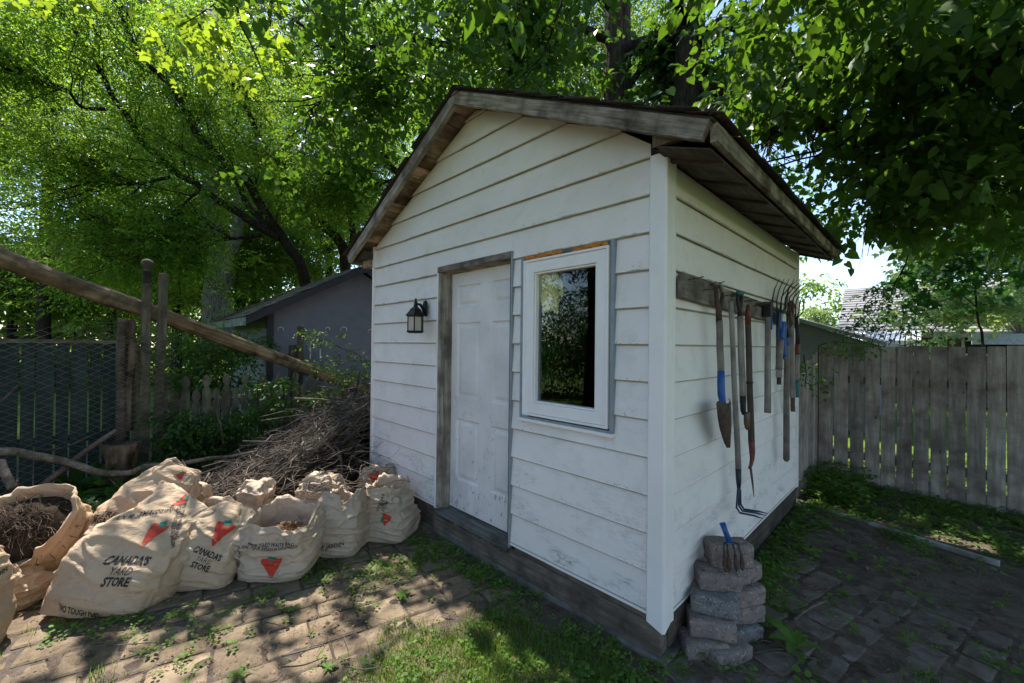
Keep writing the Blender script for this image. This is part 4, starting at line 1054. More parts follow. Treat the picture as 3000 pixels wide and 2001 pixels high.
for i, (z, hw) in enumerate(rows_):
    t_ = (1.075-z)/.285; yc = .535+.13*t_; xx = TX+.055-.03*t_
    for k in range(7):
        s = -1+2*k/6; vs.append((xx-.028*s*s*(1-.5*t_)+.0, yc+s*hw*1.08, z+.02*abs(s)*(i < 2)))
fs = [(i*7+k, i*7+k+1, (i+1)*7+k+1, (i+1)*7+k) for i in range(len(rows_)-1) for k in range(6)]
o = bl.add(vs, fs).build('blade', M_['rust'], t, smooth=True); o.modifiers.new('solid', 'SOLIDIFY').thickness = .004
# 2 three-pronged cultivator
t = tool('cultivator', .75, 1.70, 'long pale handled cultivator with three bent navy prongs at its foot', 'cultivator')
shaft(t, .745, 1.70, .915, .60, .015, .018)
MB().tube([(TX, .914, .605), (TX, .922, .52), (TX+.0, .925, .475)], [.019, .017, .012], 8).build('ferrule', M_['navy'], t, smooth=True)
for i, dy in enumerate((-.05, .0, .035)):
    MB().tube([(TX, .922, .49), (TX+.005, .918+dy*.6, .45), (TX+.005, .915+dy, .36), (TX+.02, .935+dy, .325), (TX+.09, .99+dy*1.2, .315), (TX+.13, 1.03+dy*1.3, .30)], [.009, .008, .007, .007, .006, .003], 6, flat=.7).build('prong', M_['navy'], t, smooth=True)
# 3 small pointed shovel hanging by its D handle
t = tool('planting_shovel', .93, 1.75, 'short shovel with teal topped D grip and small pointed brown blade', 'shovel')
MB().tube([(TX, .875, 1.765), (TX, .955, 1.77)], .016, 10).build('grip', M_['teal'], t, smooth=True)
for dy in (-.036, .036): MB().tube([(TX, .915+dy, 1.76), (TX, .917+dy*1.0, 1.71), (TX, .925+dy*.2, 1.65), (TX, .93, 1.60)], [.011, .012, .013, .017], 8, flat=.6).build('handle_socket', M_['darkiron'], t, smooth=True)
shaft(t, .93, 1.62, 1.00, 1.07, .020, .021)
MB().tube([(TX, 1.00, 1.08), (TX, 1.008, .98), (TX+.004, 1.012, .95)], [.021, .018, .012], 10).build('neck', M_['darkiron'], t, smooth=True)
vs = []; rows_ = [(.97, .02), (.955, .05), (.93, .056), (.90, .052), (.87, .034), (.85, .008)]
for i, (z, hw) in enumerate(rows_):
    for k in range(5):
        s = -1+2*k/4; vs.append((TX+.03-.018*s*s, 1.03+s*hw+.02*(.97-z), z))
fs = [(i*5+k, i*5+k+1, (i+1)*5+k+1, (i+1)*5+k) for i in range(5) for k in range(4)]
o = MB().add(vs, fs).build('blade', M_['brownp'], t, smooth=True); o.modifiers.new('solid', 'SOLIDIFY').thickness = .004
MB().tube([(TX+.02, 1.04, .96), (TX+.02, 1.075, .985)], .005, 6).build('foot_tread', M_['darkiron'], t)
# 4 grass hook with serrated blade
t = tool('weed_cutter', 1.10, 1.70, 'dark handled weed cutter with red tip and downward serrated blade', 'weed cutter')
MB().tube([(TX, 1.098, 1.708), (TX, 1.098, 1.66), (TX, 1.10, 1.575)], [.006, .018, .020], 10).build('handle_tip', M_['redp'], t, smooth=True)
shaft(t, 1.10, 1.58, 1.195, .74, .019, .021, 'handle_dark')
MB().tube([(TX, 1.135, 1.165), (TX, 1.136, 1.158)], .026, 10).build('clamp_ring', M_['darkiron'], t)
MB().tube([(TX, 1.195, .75), (TX, 1.215, .66), (TX, 1.215, .61), (TX, 1.19, .575), (TX, 1.155, .558)], [.022, .019, .015, .012, .010], 10).build('neck', M_['redp'], t, smooth=True)
vs = []; m = 18
for k in range(m+1):
    t_ = k/m; z = .57-.235*t_; yl = 1.145+.11*t_; yr = 1.185+.095*t_-.035*t_**3+(.006 if k % 2 else 0)
    vs += [(TX, yl, z), (TX, yr+.005, z)]
o = MB().add(vs, [(2*k, 2*k+1, 2*k+3, 2*k+2) for k in range(m)]).build('blade', M_['rust'], t); o.modifiers.new('solid', 'SOLIDIFY').thickness = .003
# 5 pick head on a wooden handle
t = tool('mattock', 1.60, 1.73, 'small mattock with flat iron head and straight pale handle with blue streaks', 'mattock')
shaft(t, 1.60, 1.72, 1.605, .90, .019, .024)
MB().tube([(TX+.0, 1.38, 1.725), (TX+.0, 1.48, 1.745), (TX, 1.60, 1.745), (TX, 1.68, 1.735)], [.010, .018, .028, .024], 8, flat=.6).build('head', M_['darkiron'], t, smooth=True)
MB().box((TX-.028, 1.565, 1.65), (TX+.028, 1.635, 1.765)).build('head_eye', M_['darkiron'], t, bevel=.006)
MB().tube([(TX+.018, 1.61, 1.64), (TX+.018, 1.61, 1.55)], .012, 6).build('paint_patch', M_['blue'], t, smooth=True)
# 6 garden fork, tines up, and shears
t = tool('garden_fork', 1.95, 1.70, 'short garden fork with four dark upturned tines and blue socket', 'garden fork')
for i in range(4):
    y0 = 1.86+i*.035
    xo = -.03+.024*i; MB().tube([(TX, 1.93, 1.70), (TX+.0+xo, y0, 1.74), (TX+xo, y0-.01, 1.80), (TX+.01+xo*1.1, y0+.03, 1.90), (TX+.025+xo*1.2, y0+.13, 2.0)], [.006, .006, .005, .0045, .002], 6).build('tine', M_['darkiron'], t, smooth=True)
MB().tube([(TX, 1.93, 1.71), (TX, 1.935, 1.60), (TX, 1.94, 1.50)], [.016, .022, .023], 10).build('socket', M_['blue'], t, smooth=True)
shaft(t, 1.94, 1.51, 1.945, 1.16, .022, .024)
MB().tube([(TX, 1.945, 1.165), (TX, 1.947, 1.10)], [.018, .017], 8).build('peg_end', M_['rust'], t)
t = tool('hedge_shears', 2.04, 1.7, 'rusty brown bladed hedge shears with blue and bare wooden handles', 'shears')
vs = []; rows_ = [(1.69, .035), (1.75, .048), (1.82, .045), (1.88, .03), (1.94, .004)]
for z, hw in rows_:
    yc = 2.02+(z-1.69)*.62
    vs += [(TX+.02, yc-hw, z), (TX+.02, yc+hw, z)]
o = MB().add(vs, [(2*k, 2*k+1, 2*k+3, 2*k+2) for k in range(4)]).build('blade', M_['rust'], t); o.modifiers.new('solid', 'SOLIDIFY').thickness = .004
vs = []
for z, hw in ((1.70, .02), (1.60, .022), (1.50, .016), (1.44, .004)):
    yc = 1.90-(1.70-z)*.28; vs += [(TX+.012, yc-hw, z), (TX+.012, yc+hw, z)]
o = MB().add(vs, [(2*k, 2*k+1, 2*k+3, 2*k+2) for k in range(3)]).build('blade', M_['darkiron'], t); o.modifiers.new('solid', 'SOLIDIFY').thickness = .004
MB().obox((TX+.02, 1.985, 1.66), (.012, 0, 0), (0, .045, 0), (0, 0, .035)).build('ferrule', M_['horseshoe'], t, bevel=.004)
shaft(t, 1.96, 1.63, 1.93, 1.475, .020, .020, 'blue', TX+.02, TX+.02)
shaft(t, 1.925, 1.475, 1.845, 1.235, .020, .025, 'handle', TX+.02, TX+.02)
shaft(t, 2.02, 1.63, 2.02, 1.32, .016, .016, 'blue', TX+.02, TX+.02)
MB().tube([(TX+.022, 2.02, 1.33), (TX+.022, 2.02, 1.31)], .02, 8).build('handle_end', M_['teal'], t)
# 7 long hay-fork cultivator
t = tool('bent_tine_rake', 2.2, 1.70, 'long handled rake with curved upright tines and blue black neck', 'rake')
for i in range(4):
    xo = -.035+.024*i; MB().tube([(TX, 2.19, 1.67), (TX-.005+xo, 2.15+i*.02, 1.74), (TX+xo, 2.18+i*.03, 1.86), (TX+.03+xo, 2.34+i*.05, 1.97), (TX+.05+xo, 2.52+i*.05, 2.045-i*.012)], [.006, .006, .005, .0045, .002], 6).build('tine', M_['darkiron'], t, smooth=True)
MB().tube([(TX, 2.19, 1.69), (TX, 2.195, 1.60), (TX, 2.20, 1.50)], [.016, .020, .022], 8).build('neck', M_['navy'], t, smooth=True)
shaft(t, 2.20, 1.51, 2.205, 1.42, .023, .023, 'blue')
shaft(t, 2.205, 1.43, 2.21, .42, .022, .025)
MB().tube([(TX, 2.21, .425), (TX, 2.21, .405)], [.025, .014], 8).build('handle_end', M_['handle'], t, smooth=True)
# 8 D-grip handle
t = tool('broken_spade_handle', 2.38, 1.8, 'pale spade handle hanging by a brown D grip with a bare varnished lower end', 'tool handle')
MB().tube([(TX, 2.29, 1.80), (TX, 2.34, 1.825), (TX, 2.42, 1.815), (TX, 2.45, 1.79)], .018, 8).build('grip', M_['brownp'], t, smooth=True)
for dy in (-.06, .06): MB().tube([(TX, 2.37+dy, 1.81), (TX, 2.37+dy, 1.74), (TX, 2.375+dy*.3, 1.66), (TX, 2.38, 1.60)], [.014, .014, .016, .02], 8, flat=.7).build('grip_arm', M_['brownp'], t, smooth=True)
shaft(t, 2.38, 1.62, 2.44, .95, .019, .023)
shaft(t, 2.44, .95, 2.445, .82, .019, .018, 'brownp', name='handle_end')
# 9 second fork by the far trim
t = tool('hand_fork', 2.60, 1.7, 'fork with fanned dark tines, red band and dark green foot, nearest the far trim', 'garden fork')
for i in range(4):
    xo = -.03+.024*i; MB().tube([(TX, 2.57, 1.68), (TX+xo, 2.53+i*.03, 1.75), (TX+xo, 2.55+i*.035, 1.85), (TX+.02+xo, 2.62+i*.045, 1.96)], [.006, .006, .005, .002], 6).build('tine', M_['darkiron'], t, smooth=True)
MB().tube([(TX, 2.57, 1.70), (TX, 2.60, 1.62), (TX, 2.63, 1.52), (TX, 2.63, 1.44)], [.012, .018, .020, .021], 8).build('neck', M_['darkiron'], t, smooth=True)
shaft(t, 2.63, 1.45, 2.62, 1.35, .023, .022, 'redp', name='band'); shaft(t, 2.62, 1.35, 2.60, 1.10, .022, .022)
shaft(t, 2.60, 1.10, 2.60, .94, .024, .020, 'teal', name='foot_grip')

# ================================================================== wall blocks and the hand fork head
def block(c, l, w_, h, yaw, mat, label, seed, tilt=0):
    bm = bmesh.new(); bmesh.ops.create_cube(bm, size=1)
    for v_ in bm.verts:
        v_.co.x *= l; v_.co.y *= w_*(1-.16*(v_.co.x > 0)); v_.co.z *= h
    bmesh.ops.bevel(bm, geom=list(bm.edges), offset=.009, segments=1, affect='EDGES')
    bmesh.ops.subdivide_edges(bm, edges=[e for e in bm.edges if e.calc_length() > .04], cuts=4, use_grid_fill=True)
    for v_ in bm.verts:
        q = v_.co*14+Vector((seed*7, 0, 0)); nz_ = mnoise.noise(q)
        v_.co += Vector((mnoise.noise(q), mnoise.noise(q+Vector((9, 0, 0))), mnoise.noise(q+Vector((0, 9, 0)))*.6))*.009+v_.co.normalized()*.004*mnoise.noise(q*3)
    me = bpy.data.meshes.new('wall_block'); bm.to_mesh(me); bm.free(); me.materials.append(mat)
    me.polygons.foreach_set('use_smooth', np.ones(len(me.polygons), dtype=bool))
    o = bpy.data.objects.new('wall_block', me); COL.objects.link(o); o.location = c; o.rotation_euler = (R_(random.uniform(-1.5, 1.5)), R_(tilt), R_(yaw))
    tag(o, label, 'block', 'tumbled wall blocks stacked by the shed corner')
Rm, Gm = M_['block_r'], M_['block_g']
def pxy(u, v, z):
    d = at(u, v, 1)-CAM; t = (z-CAM[2])/d[2]; return CAM+d*t
BH = .096
for i, (u, v, z, yaw, mat, lab) in enumerate((
        (2065, 1895, G+.045, 40, Rm, 'lowest reddish block of the front stack, sunk at the left'),
        (2130, 1915, G+.035, 62, Rm, 'lowest reddish block lying foremost on the ground'),
        (2085, 1830, G+.045+BH, 30, Rm, 'second reddish block of the front stack, directly beneath the grey one'),
        (2095, 1762, G+.045+BH*2, 22, Gm, 'blue grey curved block in the middle of the front stack'),
        (2105, 1690, G+.045+BH*3, 36, Rm, 'broad reddish block whose top carries the standing block'),
        (2165, 1850, G+.045, 55, Gm, 'lowest dark block of the rear column beside the weeds'),
        (2170, 1785, G+.045+BH, 50, Rm, 'middle block of the rear column, reddish and rounded'),
        (2175, 1735, G+.045+BH*2, 60, Rm, 'upper block of the rear column, with pale speckles'),
        (2168, 1670, G+.045+BH*3, 66, Rm, 'small top block of the rear column, under the standing block'))):
    p = pxy(u, v, z+.02); block((p[0]-.02, p[1]+.04, z), .235, .165, BH, yaw, mat, lab, i)
p = pxy(2140, 1640, G+.045+BH*4)
block((p[0]-.03, p[1]+.06, G+.045+BH*4+.015), .24, .15, .13, 42, Rm, 'topmost reddish block, standing on edge behind the fork head', 77)
ft = thing('fork_head', (p[0]+.03, p[1]-.05, .30), 'rusty four-spade fork head with a blue socket leaning on the topmost block', 'fork head')
q = Vector((p[0]+.025, p[1]-.065, 0)); ex_ = Vector(RT); bk = Vector((-.35, .35, 0))
MB().tube([q+Vector((0, 0, .305))-ex_*.005+bk*.02, q+Vector((0, 0, .36))-ex_*.02+bk*.06, q+Vector((0, 0, .40))-ex_*.03+bk*.09], [.016, .015, .017], 12).build('socket', M_['blue'], ft, smooth=True)
MB().tube([q-ex_*.043+Vector((0, 0, .302)), q-ex_*.015+Vector((0, 0, .309))+bk*.02, q+ex_*.022+Vector((0, 0, .305))+bk*.01, q+ex_*.046+Vector((0, 0, .297))], [.007, .010, .009, .006], 8, flat=.6).build('crossbar', M_['navy'], ft, smooth=True)
for i, s in enumerate((-.042, -.024, .010, .038)):
    b0 = q+ex_*s+Vector((0, 0, .30)); e = ex_*(-.006+.005*i)
    MB().tube([b0, b0+e+Vector((0, 0, -.06))-bk*.03], .0055, 6).build('prong', M_['rust'], ft, smooth=True)
    c0 = b0+e+Vector((0, 0, -.055))-bk*.03; vs = []
    for (h, w_) in ((0, .005), (-.02, .010), (-.04, .014), (-.06, .011), (-.08, .002)):
        vs += [c0+Vector((0, 0, h))-ex_*w_-bk*(-h*.3), c0+Vector((0, 0, h))-bk*(-h*.3)-bk*.015, c0+Vector((0, 0, h))+ex_*w_-bk*(-h*.3)]
    o = MB().add(vs, [(3*k+j, 3*k+j+1, 3*k+j+4, 3*k+j+3) for k in range(4) for j in (0, 1)]).build('spade_tip', M_['rust'], ft, smooth=True)
    o.modifiers.new('solid', 'SOLIDIFY').thickness = .003

# ================================================================== houses beyond the right fence
hs = thing('bungalow', (6, 21, G), 'bungalow with a broad brown shingled roof and white metal awning beyond the board fence', 'house')
def Pq(u, v, y):     # point on the plane y = const
    d = at(u, v, 1)-CAM; return Vector(CAM+d*((y-CAM[1])/d[1]))
YH = 16.0; a = Pq(2452, 978, YH); zE = a.z; x0 = a.x; x1 = x0+14
r0 = Pq(2475, 850, YH+4.5); zR = r0.z
hw = MB().box((x0+.35, YH+.5, G-.05), (x1, YH+.7, zE)).build('front_wall', plain('brown_brick_wall', (.20, .16, .14), .9, c2=(.14, .11, .10), scale=3), hs)
for u, v0, v1, w2 in ((2572, 1000, 1040, .7), (2905, 975, 1020, 1.2), (2965, 985, 1015, .6)):
    c = Pq(u, (v0+v1)/2, YH+.5)
    f = MB().box((c.x-w2/2, YH+.42, c.z-.45), (c.x+w2/2, YH+.495, c.z+.45)).build('window', M_['vinylw'], hs)
    for j in range(3):
        for q in range(2):
            MB().box((c.x-w2/2+.06+j*(w2-.12)/3+.01, YH+.40, c.z-.40+q*.41), (c.x-w2/2+.06+(j+1)*(w2-.12)/3-.01, YH+.418, c.z-.40+q*.41+.38)).build('pane', M_['interior'], f)
MB().box((x0+.3, YH+.35, G), (x0+.5, YH+.48, zE)).build('corner_post', M_['vinylw'], hs)
MB().box((x0-.05, YH-.05, zE-.14), (x1, YH+.02, zE+.02)).build('gutter', plain('grey_gutter', (.28, .27, .27), .6), hs)
nr = 18
for i in range(nr):
    t0 = i/nr; t1 = (i+1)/nr
    ya, yb = YH+4.5*t0, YH+4.5*t1; za, zb = zE+(zR-zE)*t0, zE+(zR-zE)*t1; xl0 = x0+(r0.x-x0)*t0; xl1 = x0+(r0.x-x0)*t1
    sgn = 0
    x = xl0
    while x < x0+12:
        wd = random.choice([.7, .9, 1.1]); xe = x+wd
        MB().add([(x, ya-.03, za+.03), (xe-.01, ya-.03, za+.03), (xe-.01, yb, zb+.012), (x, yb, zb+.012), (x, ya-.03, za+.0), (xe-.01, ya-.03, za+.0)], [(0, 1, 2, 3), (4, 5, 1, 0)]).build('shingle_course', M_['houseroof'], hs); x = xe
MB().add([(r0.x, YH+4.5, zR+.03), (x1, YH+4.5, zR+.03), (x1, YH+9, zE), (x0, YH+9, zE), (x0, YH, zE-.02), (x0+.2, YH+9, zE-.1), (r0.x, YH+4.5, zR-.02)], [(0, 1, 2, 3), (4, 6, 3), (4, 0, 6)]).build('roof_rear', M_['houseroof'], hs)
MB().add([(x0+.05, YH+.3, zE-.02), (x0+.05, YH+8.7, zE-.02), (r0.x+.05, YH+4.5, zR-.06), (x0+.05, YH+.3, G), (x0+.05, YH+8.7, G)], [(0, 1, 2), (3, 4, 1, 0)]).build('side_wall', M_['shedgrey'], hs)
# striped metal awning
A0 = Pq(2492, 972, YH-.1); A1 = Pq(2492+212, 972, YH-.1); B0 = Pq(2478, 1002, YH-1.3)
n = 15
aw = bpy.data.objects.new('awning', None); COL.objects.link(aw); aw.parent = hs
for i in range(n):
    xa = A0.x+(A1.x-A0.x)*i/n; xb = A0.x+(A1.x-A0.x)*(i+1)/n
    MB().add([(xa, YH-.1, A0.z), (xb-.03, YH-.1, A0.z), (xb-.03, YH-1.3, B0.z+.05), (xa, YH-1.3, B0.z+.05), (xa, YH-1.3, B0.z-.10), (xb-.03, YH-1.3, B0.z-.10), ((xa+xb)/2, YH-1.3, B0.z-.16)],
             [(0, 3, 2, 1), (3, 4, 6, 5, 2)]).build('panel', M_['vinylw'], aw)
aw.name = 'awning'
MB().box((A1.x+1.0, YH-.4, zE-.35), (A1.x+7.5, YH-.1, zE-.05)).build('porch_beam', plain('pale_blue_beam', (.40, .45, .55), .4), hs)
# low grey garage in front of it with a shallow roof falling to the right
gs = thing('garage', (-.5, 10, G), 'low blue grey garage whose shallow shingled roof falls to the right behind the side fence', 'garage')
YG = 8.6
g0 = Pq(2328, 942, YG); g1 = Pq(2600, 1018, YG); gl = g0+Vector((-2.2, 0, -.55))
MB().add([tuple(gl), tuple(g0), tuple(g1), (g1.x-.3, YG, G), (gl.x+.3, YG, G), (gl.x+.3, YG+.1, G), (g1.x-.3, YG+.1, G), (g1.x, YG+.1, g1.z), (g0.x, YG+.1, g0.z), (gl.x, YG+.1, gl.z)],
         [(4, 3, 2, 1, 0), (5, 9, 8, 7, 6)]).build('gable_wall', M_['shedgrey'], gs)
for (p_, q_, nm) in ((g0, g1, 'roof_slope'), (gl, g0, 'roof_slope')):
    MB().add([(p_.x, YG-.25, p_.z+.02), (q_.x, YG-.25, q_.z+.02), (q_.x, YG+5, q_.z+.02), (p_.x, YG+5, p_.z+.02), (p_.x, YG-.25, p_.z+.10), (q_.x, YG-.25, q_.z+.10), (q_.x, YG+5, q_.z+.10), (p_.x, YG+5, p_.z+.10)],
             [(0, 3, 2, 1), (4, 5, 6, 7), (0, 1, 5, 4), (1, 2, 6, 5), (2, 3, 7, 6), (3, 0, 4, 7)]).build(nm, M_['houseroof'], gs)
MB().box((g1.x-.33, YG+.1, G), (g1.x-.3, YG+4.9, g1.z)).build('side_wall', M_['shedgrey'], gs)
gh = thing('green_roof_house', (0, 34, G), 'far house with a pale green shingled roof between garage and bungalow', 'house')
a = Pq(2300, 985, 32); b_ = Pq(2480, 985, 32); c = Pq(2300, 936, 36); d_ = Pq(2470, 936, 36)
MB().add([tuple(a), tuple(b_+Vector((3, 0, 0))), tuple(d_+Vector((2, 0, 0))), tuple(c)], [(0, 1, 2, 3)]).build('roof', M_['greenroof'], gh)
MB().box((a.x, 32.2, G), (b_.x+3, 32.4, a.z)).build('wall', M_['shedside'], gh)
MB().tube([Vector(Pq(2412, 940, 34)), Vector(Pq(2412, 928, 34))], .18, 8).build('roof_vent', M_['cable'], gh)
# lattice fence and pinkish roofed house behind the photographer (seen mirrored in the window)
# ================================================================== paper yard-waste bags
def leaf_outline():
    h = [(0, 1.0), (.12, .72), (.30, .80), (.24, .42), (.50, .62), (.58, .48), (.92, .42), (.80, .22), (.95, .12), (.52, -.18), (.58, -.34), (.08, -.26), (.06, -.30), (.05, -.75)]
    return h+[(-x, y) for x, y in h[::-1] if x > 0]
def tri_outline():
    pts = []
    for (cx, cy, a0) in ((-.82, .55, 90), (.0, -.82, 210), (.82, .55, -30)):
        for k in range(5):
            a = R_(a0+120*k/4); pts.append((cx+.13*math.cos(a), cy+.13*math.sin(a)))
    return pts
def poly_mesh(pts, name, cut=.012, scale=1.0):
    bm = bmesh.new(); vs = [bm.verts.new((x*scale, y*scale, 0)) for x, y in pts]; bm.faces.new(vs)
    bmesh.ops.triangulate(bm, faces=bm.faces[:])
    return subdiv(bm, cut)
def subdiv(bm, cut):
    for _ in range(6):
        es = [e for e in bm.edges if e.calc_length() > cut]
        if not es: break
        bmesh.ops.subdivide_edges(bm, edges=es, cuts=1); bmesh.ops.triangulate(bm, faces=[f for f in bm.faces if len(f.verts) > 3])
    bm.verts.ensure_lookup_table(); bm.verts.index_update()
    V = np.array([v.co[:] for v in bm.verts]); Fc = [tuple(v.index for v in f.verts) for f in bm.faces]; bm.free(); return V, Fc
def text_mesh(body, size, bold=.0, shear=0.0, cut=.014, spacing=.82):
    cu = bpy.data.curves.new('t', 'FONT'); cu.body = body; cu.size = size; cu.align_x = 'CENTER'; cu.align_y = 'CENTER'
    cu.offset = bold*size; cu.shear = shear; cu.space_line = spacing; cu.resolution_u = 2
    o = bpy.data.objects.new('t', cu); COL.objects.link(o); bpy.context.view_layer.update()
    dg = bpy.context.evaluated_depsgraph_get(); me = bpy.data.meshes.new_from_object(o.evaluated_get(dg))
    bm = bmesh.new(); bm.from_mesh(me); bpy.data.objects.remove(o); bpy.data.meshes.remove(me); bpy.data.curves.remove(cu)
    bmesh.ops.triangulate(bm, faces=bm.faces[:]); return subdiv(bm, cut)

def scatter_flakes(n, pos_fn, smin, smax, name, mat, parent, kind='stuff', up=.5):
    V = []; Fc = []
    for i in range(n):
        p, nr_ = pos_fn(); p = Vector(p); s = random.uniform(smin, smax); a = Vector((random.gauss(0, 1), random.gauss(0, 1), random.gauss(0, up))).normalized()
        b_ = a.cross(Vector(nr_)+Vector((random.gauss(0, up), random.gauss(0, up), random.gauss(0, up)))).normalized()*s*random.uniform(.3, .6); a = a*s
        k = len(V); V += [p-a, p+b_, p+a, p-b_+a.cross(b_).normalized()*s*.3]; Fc += [(k, k+1, k+2), (k, k+2, k+3)]
    o = mk(name, np.array([tuple(v) for v in V]), np.array(Fc), mat, parent)
    if kind: o['kind'] = kind
    return o

def bag(label, base, yaw, w, d, h, lean=(0, 0), pr=None, pf=None, open_=.0, seed=0, prints=(), wr=1.0, depth=.62, zcl=0.0, twist=0, rimvar=.05, cont='litter', mat_='paper', group='paper yard waste bags', p_lean=1.3, lay=0):
    """yaw = direction the front faces (deg). lean = (viewer right, towards viewer) shift of the top"""
    nrm = Vector((math.cos(R_(yaw)), math.sin(R_(yaw)), 0)); er = Vector((-nrm.y, nrm.x, 0))
    NT, NZ = 136, 88
    pr = pr or [(0, .86), (.05, .97), (.3, 1.06), (.7, 1.0), (1, .95)]; pf = pf or pr
    T = np.linspace(0, 1, NZ+1)
    gr = np.zeros((NZ+1, NT, 3)); b0 = Vector(base)
    def ctr(t): return b0+er*lean[0]*t**p_lean+nrm*lean[1]*t**p_lean+Vector((0, 0, h*t*(1-lay*t*.5)))
    for i, t in enumerate(T):
        c = ctr(t); tn = (ctr(min(1, t+.02))-ctr(max(0, t-.02))).normalized()
        e1 = (er-tn*er.dot(tn)).normalized(); e2 = e1.cross(tn).normalized()
        if e2.dot(nrm) < 0 and abs(tn.z) > .2: e2 = -e2
        tw = R_(twist)*t
        sr_ = float(np.interp(t, [p[0] for p in pr], [p[1] for p in pr])); sf_ = float(np.interp(t, [p[0] for p in pf], [p[1] for p in pf]))
        for k in range(NT):
            a = 2*math.pi*k/NT+tw; s_ = math.sin(a); cc = math.cos(a)
            ex_ = .62
            px = w/2*sr_*math.copysign(abs(s_)**ex_, s_); py = d/2*sf_*math.copysign(abs(cc)**ex_, cc)
            q = Vector((math.sin(a)*1.6, math.cos(a)*1.6, t*2.4+seed*3.7))
            # large dents + diagonal creases + fine crumple
            dn = .026*mnoise.noise(q*.9)
            dg_ = mnoise.noise(Vector((math.sin(a)*1.1+t*1.4+seed, math.cos(a)*1.1, t*7+seed)))
            dn += .015*(1-abs(dg_)*4)*(1 if abs(dg_) < .25 else 0)
            q3 = Vector((math.sin(a)*4, math.cos(a)*4, t*9+seed)); f3 = mnoise.noise(q3)
            dn += .006*f3+.003*mnoise.noise(q3*2.3)
            dv, _p = mnoise.voronoi(Vector((math.sin(a)*2.1+.35*f3, math.cos(a)*2.1, t*4.2+seed*2.1+.35*f3))); dn += .026*(min(dv[1]-dv[0], .42)-.2)*(.35+.65*t)
            dv, _p = mnoise.voronoi(Vector((math.sin(a)*4.6, math.cos(a)*4.6, t*9+seed*1.1))); dn += .004*(min(dv[1]-dv[0], .4)-.2)*(.4+.6*t)
            dn *= wr*(.55+.45*min(1, t*3))
            rv = 0
            if t > .75: rv = rimvar*(t-.75)/.25*(mnoise.noise(Vector((math.sin(a)*1.3, math.cos(a)*1.3, seed+5)))+.4*mnoise.noise(Vector((math.sin(a)*4, math.cos(a)*4, seed+5))))
            L_ = math.hypot(px, py)+1e-6
            p = c+e1*(px*(1+dn/L_))+e2*(py*(1+dn/L_))+tn*rv
            zg = gz(p.x, p.y)+.012
            if p.z < zg: p.z = zg
            gr[i, k] = p
    V = gr.reshape(-1, 3); idx = np.arange((NZ+1)*NT).reshape(NZ+1, NT)
    Fq = np.stack([idx[:-1], np.roll(idx[:-1], -1, 1), np.roll(idx[1:], -1, 1), idx[1:]], -1).reshape(-1, 4).tolist()
    VV = V.tolist()
    top = gr[-1]; cen = top.mean(0); tn = np.array((ctr(1)-ctr(.96)).normalized())
    bagroot = thing('yard_waste_bag', (base[0], base[1], G), label, 'paper bag', group)
    last = idx[-1].tolist(); rings = 7; cz = None
    if open_ > 0:
        for r_ in range(1, rings+1):
            f = r_/rings
            sc = 1-.07*min(1, f*5)-(.10*f)
            dpt = depth*h*open_*f
            ring = []
            for k in range(NT):
                a = 2*math.pi*k/NT
                p = cen+(top[k]-cen)*sc-tn*dpt+.012*wr*np.array([mnoise.noise(Vector((math.sin(a)*3, math.cos(a)*3, f*4+seed+j))) for j in (0, 11, 23)])
                if f < .12: p = p+tn*.006
                ring.append(len(VV)); VV.append(p.tolist())
            for k in range(NT): Fq.append([last[k], last[(k+1) % NT], ring[(k+1) % NT], ring[k]])
            last = ring
        cz = cen-tn*(depth*h*open_*.97)
    ccv = len(VV); cc_ = (cen-tn*(depth*h*open_ if open_ else -.0)) ; VV.append(cc_.tolist())
    if open_ > 0:
        for k in range(NT): Fq.append([last[k], last[(k+1) % NT], ccv])
    else:
        # pinched, folded mouth: nearly closed by its own profile
        for k in range(NT): Fq.append([last[k], last[(k+1) % NT], ccv])
    for k in range(NT): pass
    body = mk('paper_sack', np.array(VV), [tuple(f) for f in Fq], M_[mat_], bagroot, smooth=True)
    if open_ > 0:
        rad = min(w, d)/2*.72; t1 = Vector(top[0]-cen).normalized(); tnv = Vector(tn); t2 = tnv.cross(t1).normalized()
        R1 = np.linalg.norm(top[0]-cen)*.8; R2 = np.linalg.norm(top[NT//4]-cen)*.8
        def pf_():
            a = random.uniform(0, 2*math.pi); r = math.sqrt(random.random())
            p = Vector(cz)+t1*R1*r*math.cos(a)+t2*R2*r*math.sin(a)+tnv*(.05*(1-r*r)+random.uniform(0, .03))
            return p, tnv
        if cont == 'litter':
            scatter_flakes(420, pf_, .012, .03, 'leaf_contents', M_['litter'], bagroot)
        elif cont == 'root':
            V2 = []; n_ = 20
            mb = MB(); m = 22; vs = []
            for i in range(m+1):
                for k in range(24):
                    r = i/m; a = 2*math.pi*k/24
                    p = Vector(cz)+t1*R1*1.12*r*math.cos(a)+t2*R2*1.12*r*math.sin(a)+tnv*(.13*(1-r*r)+.03*mnoise.noise(Vector((math.cos(a)*r*5, math.sin(a)*r*5, 1))))
                    vs.append(p)
            mb.add(vs, [(i*24+k, i*24+(k+1) % 24, (i+1)*24+(k+1) % 24, (i+1)*24+k) for i in range(m) for k in range(24)])
            mb.build('root_ball', M_['dirtcake'], bagroot, smooth=True)
            rb = MB()
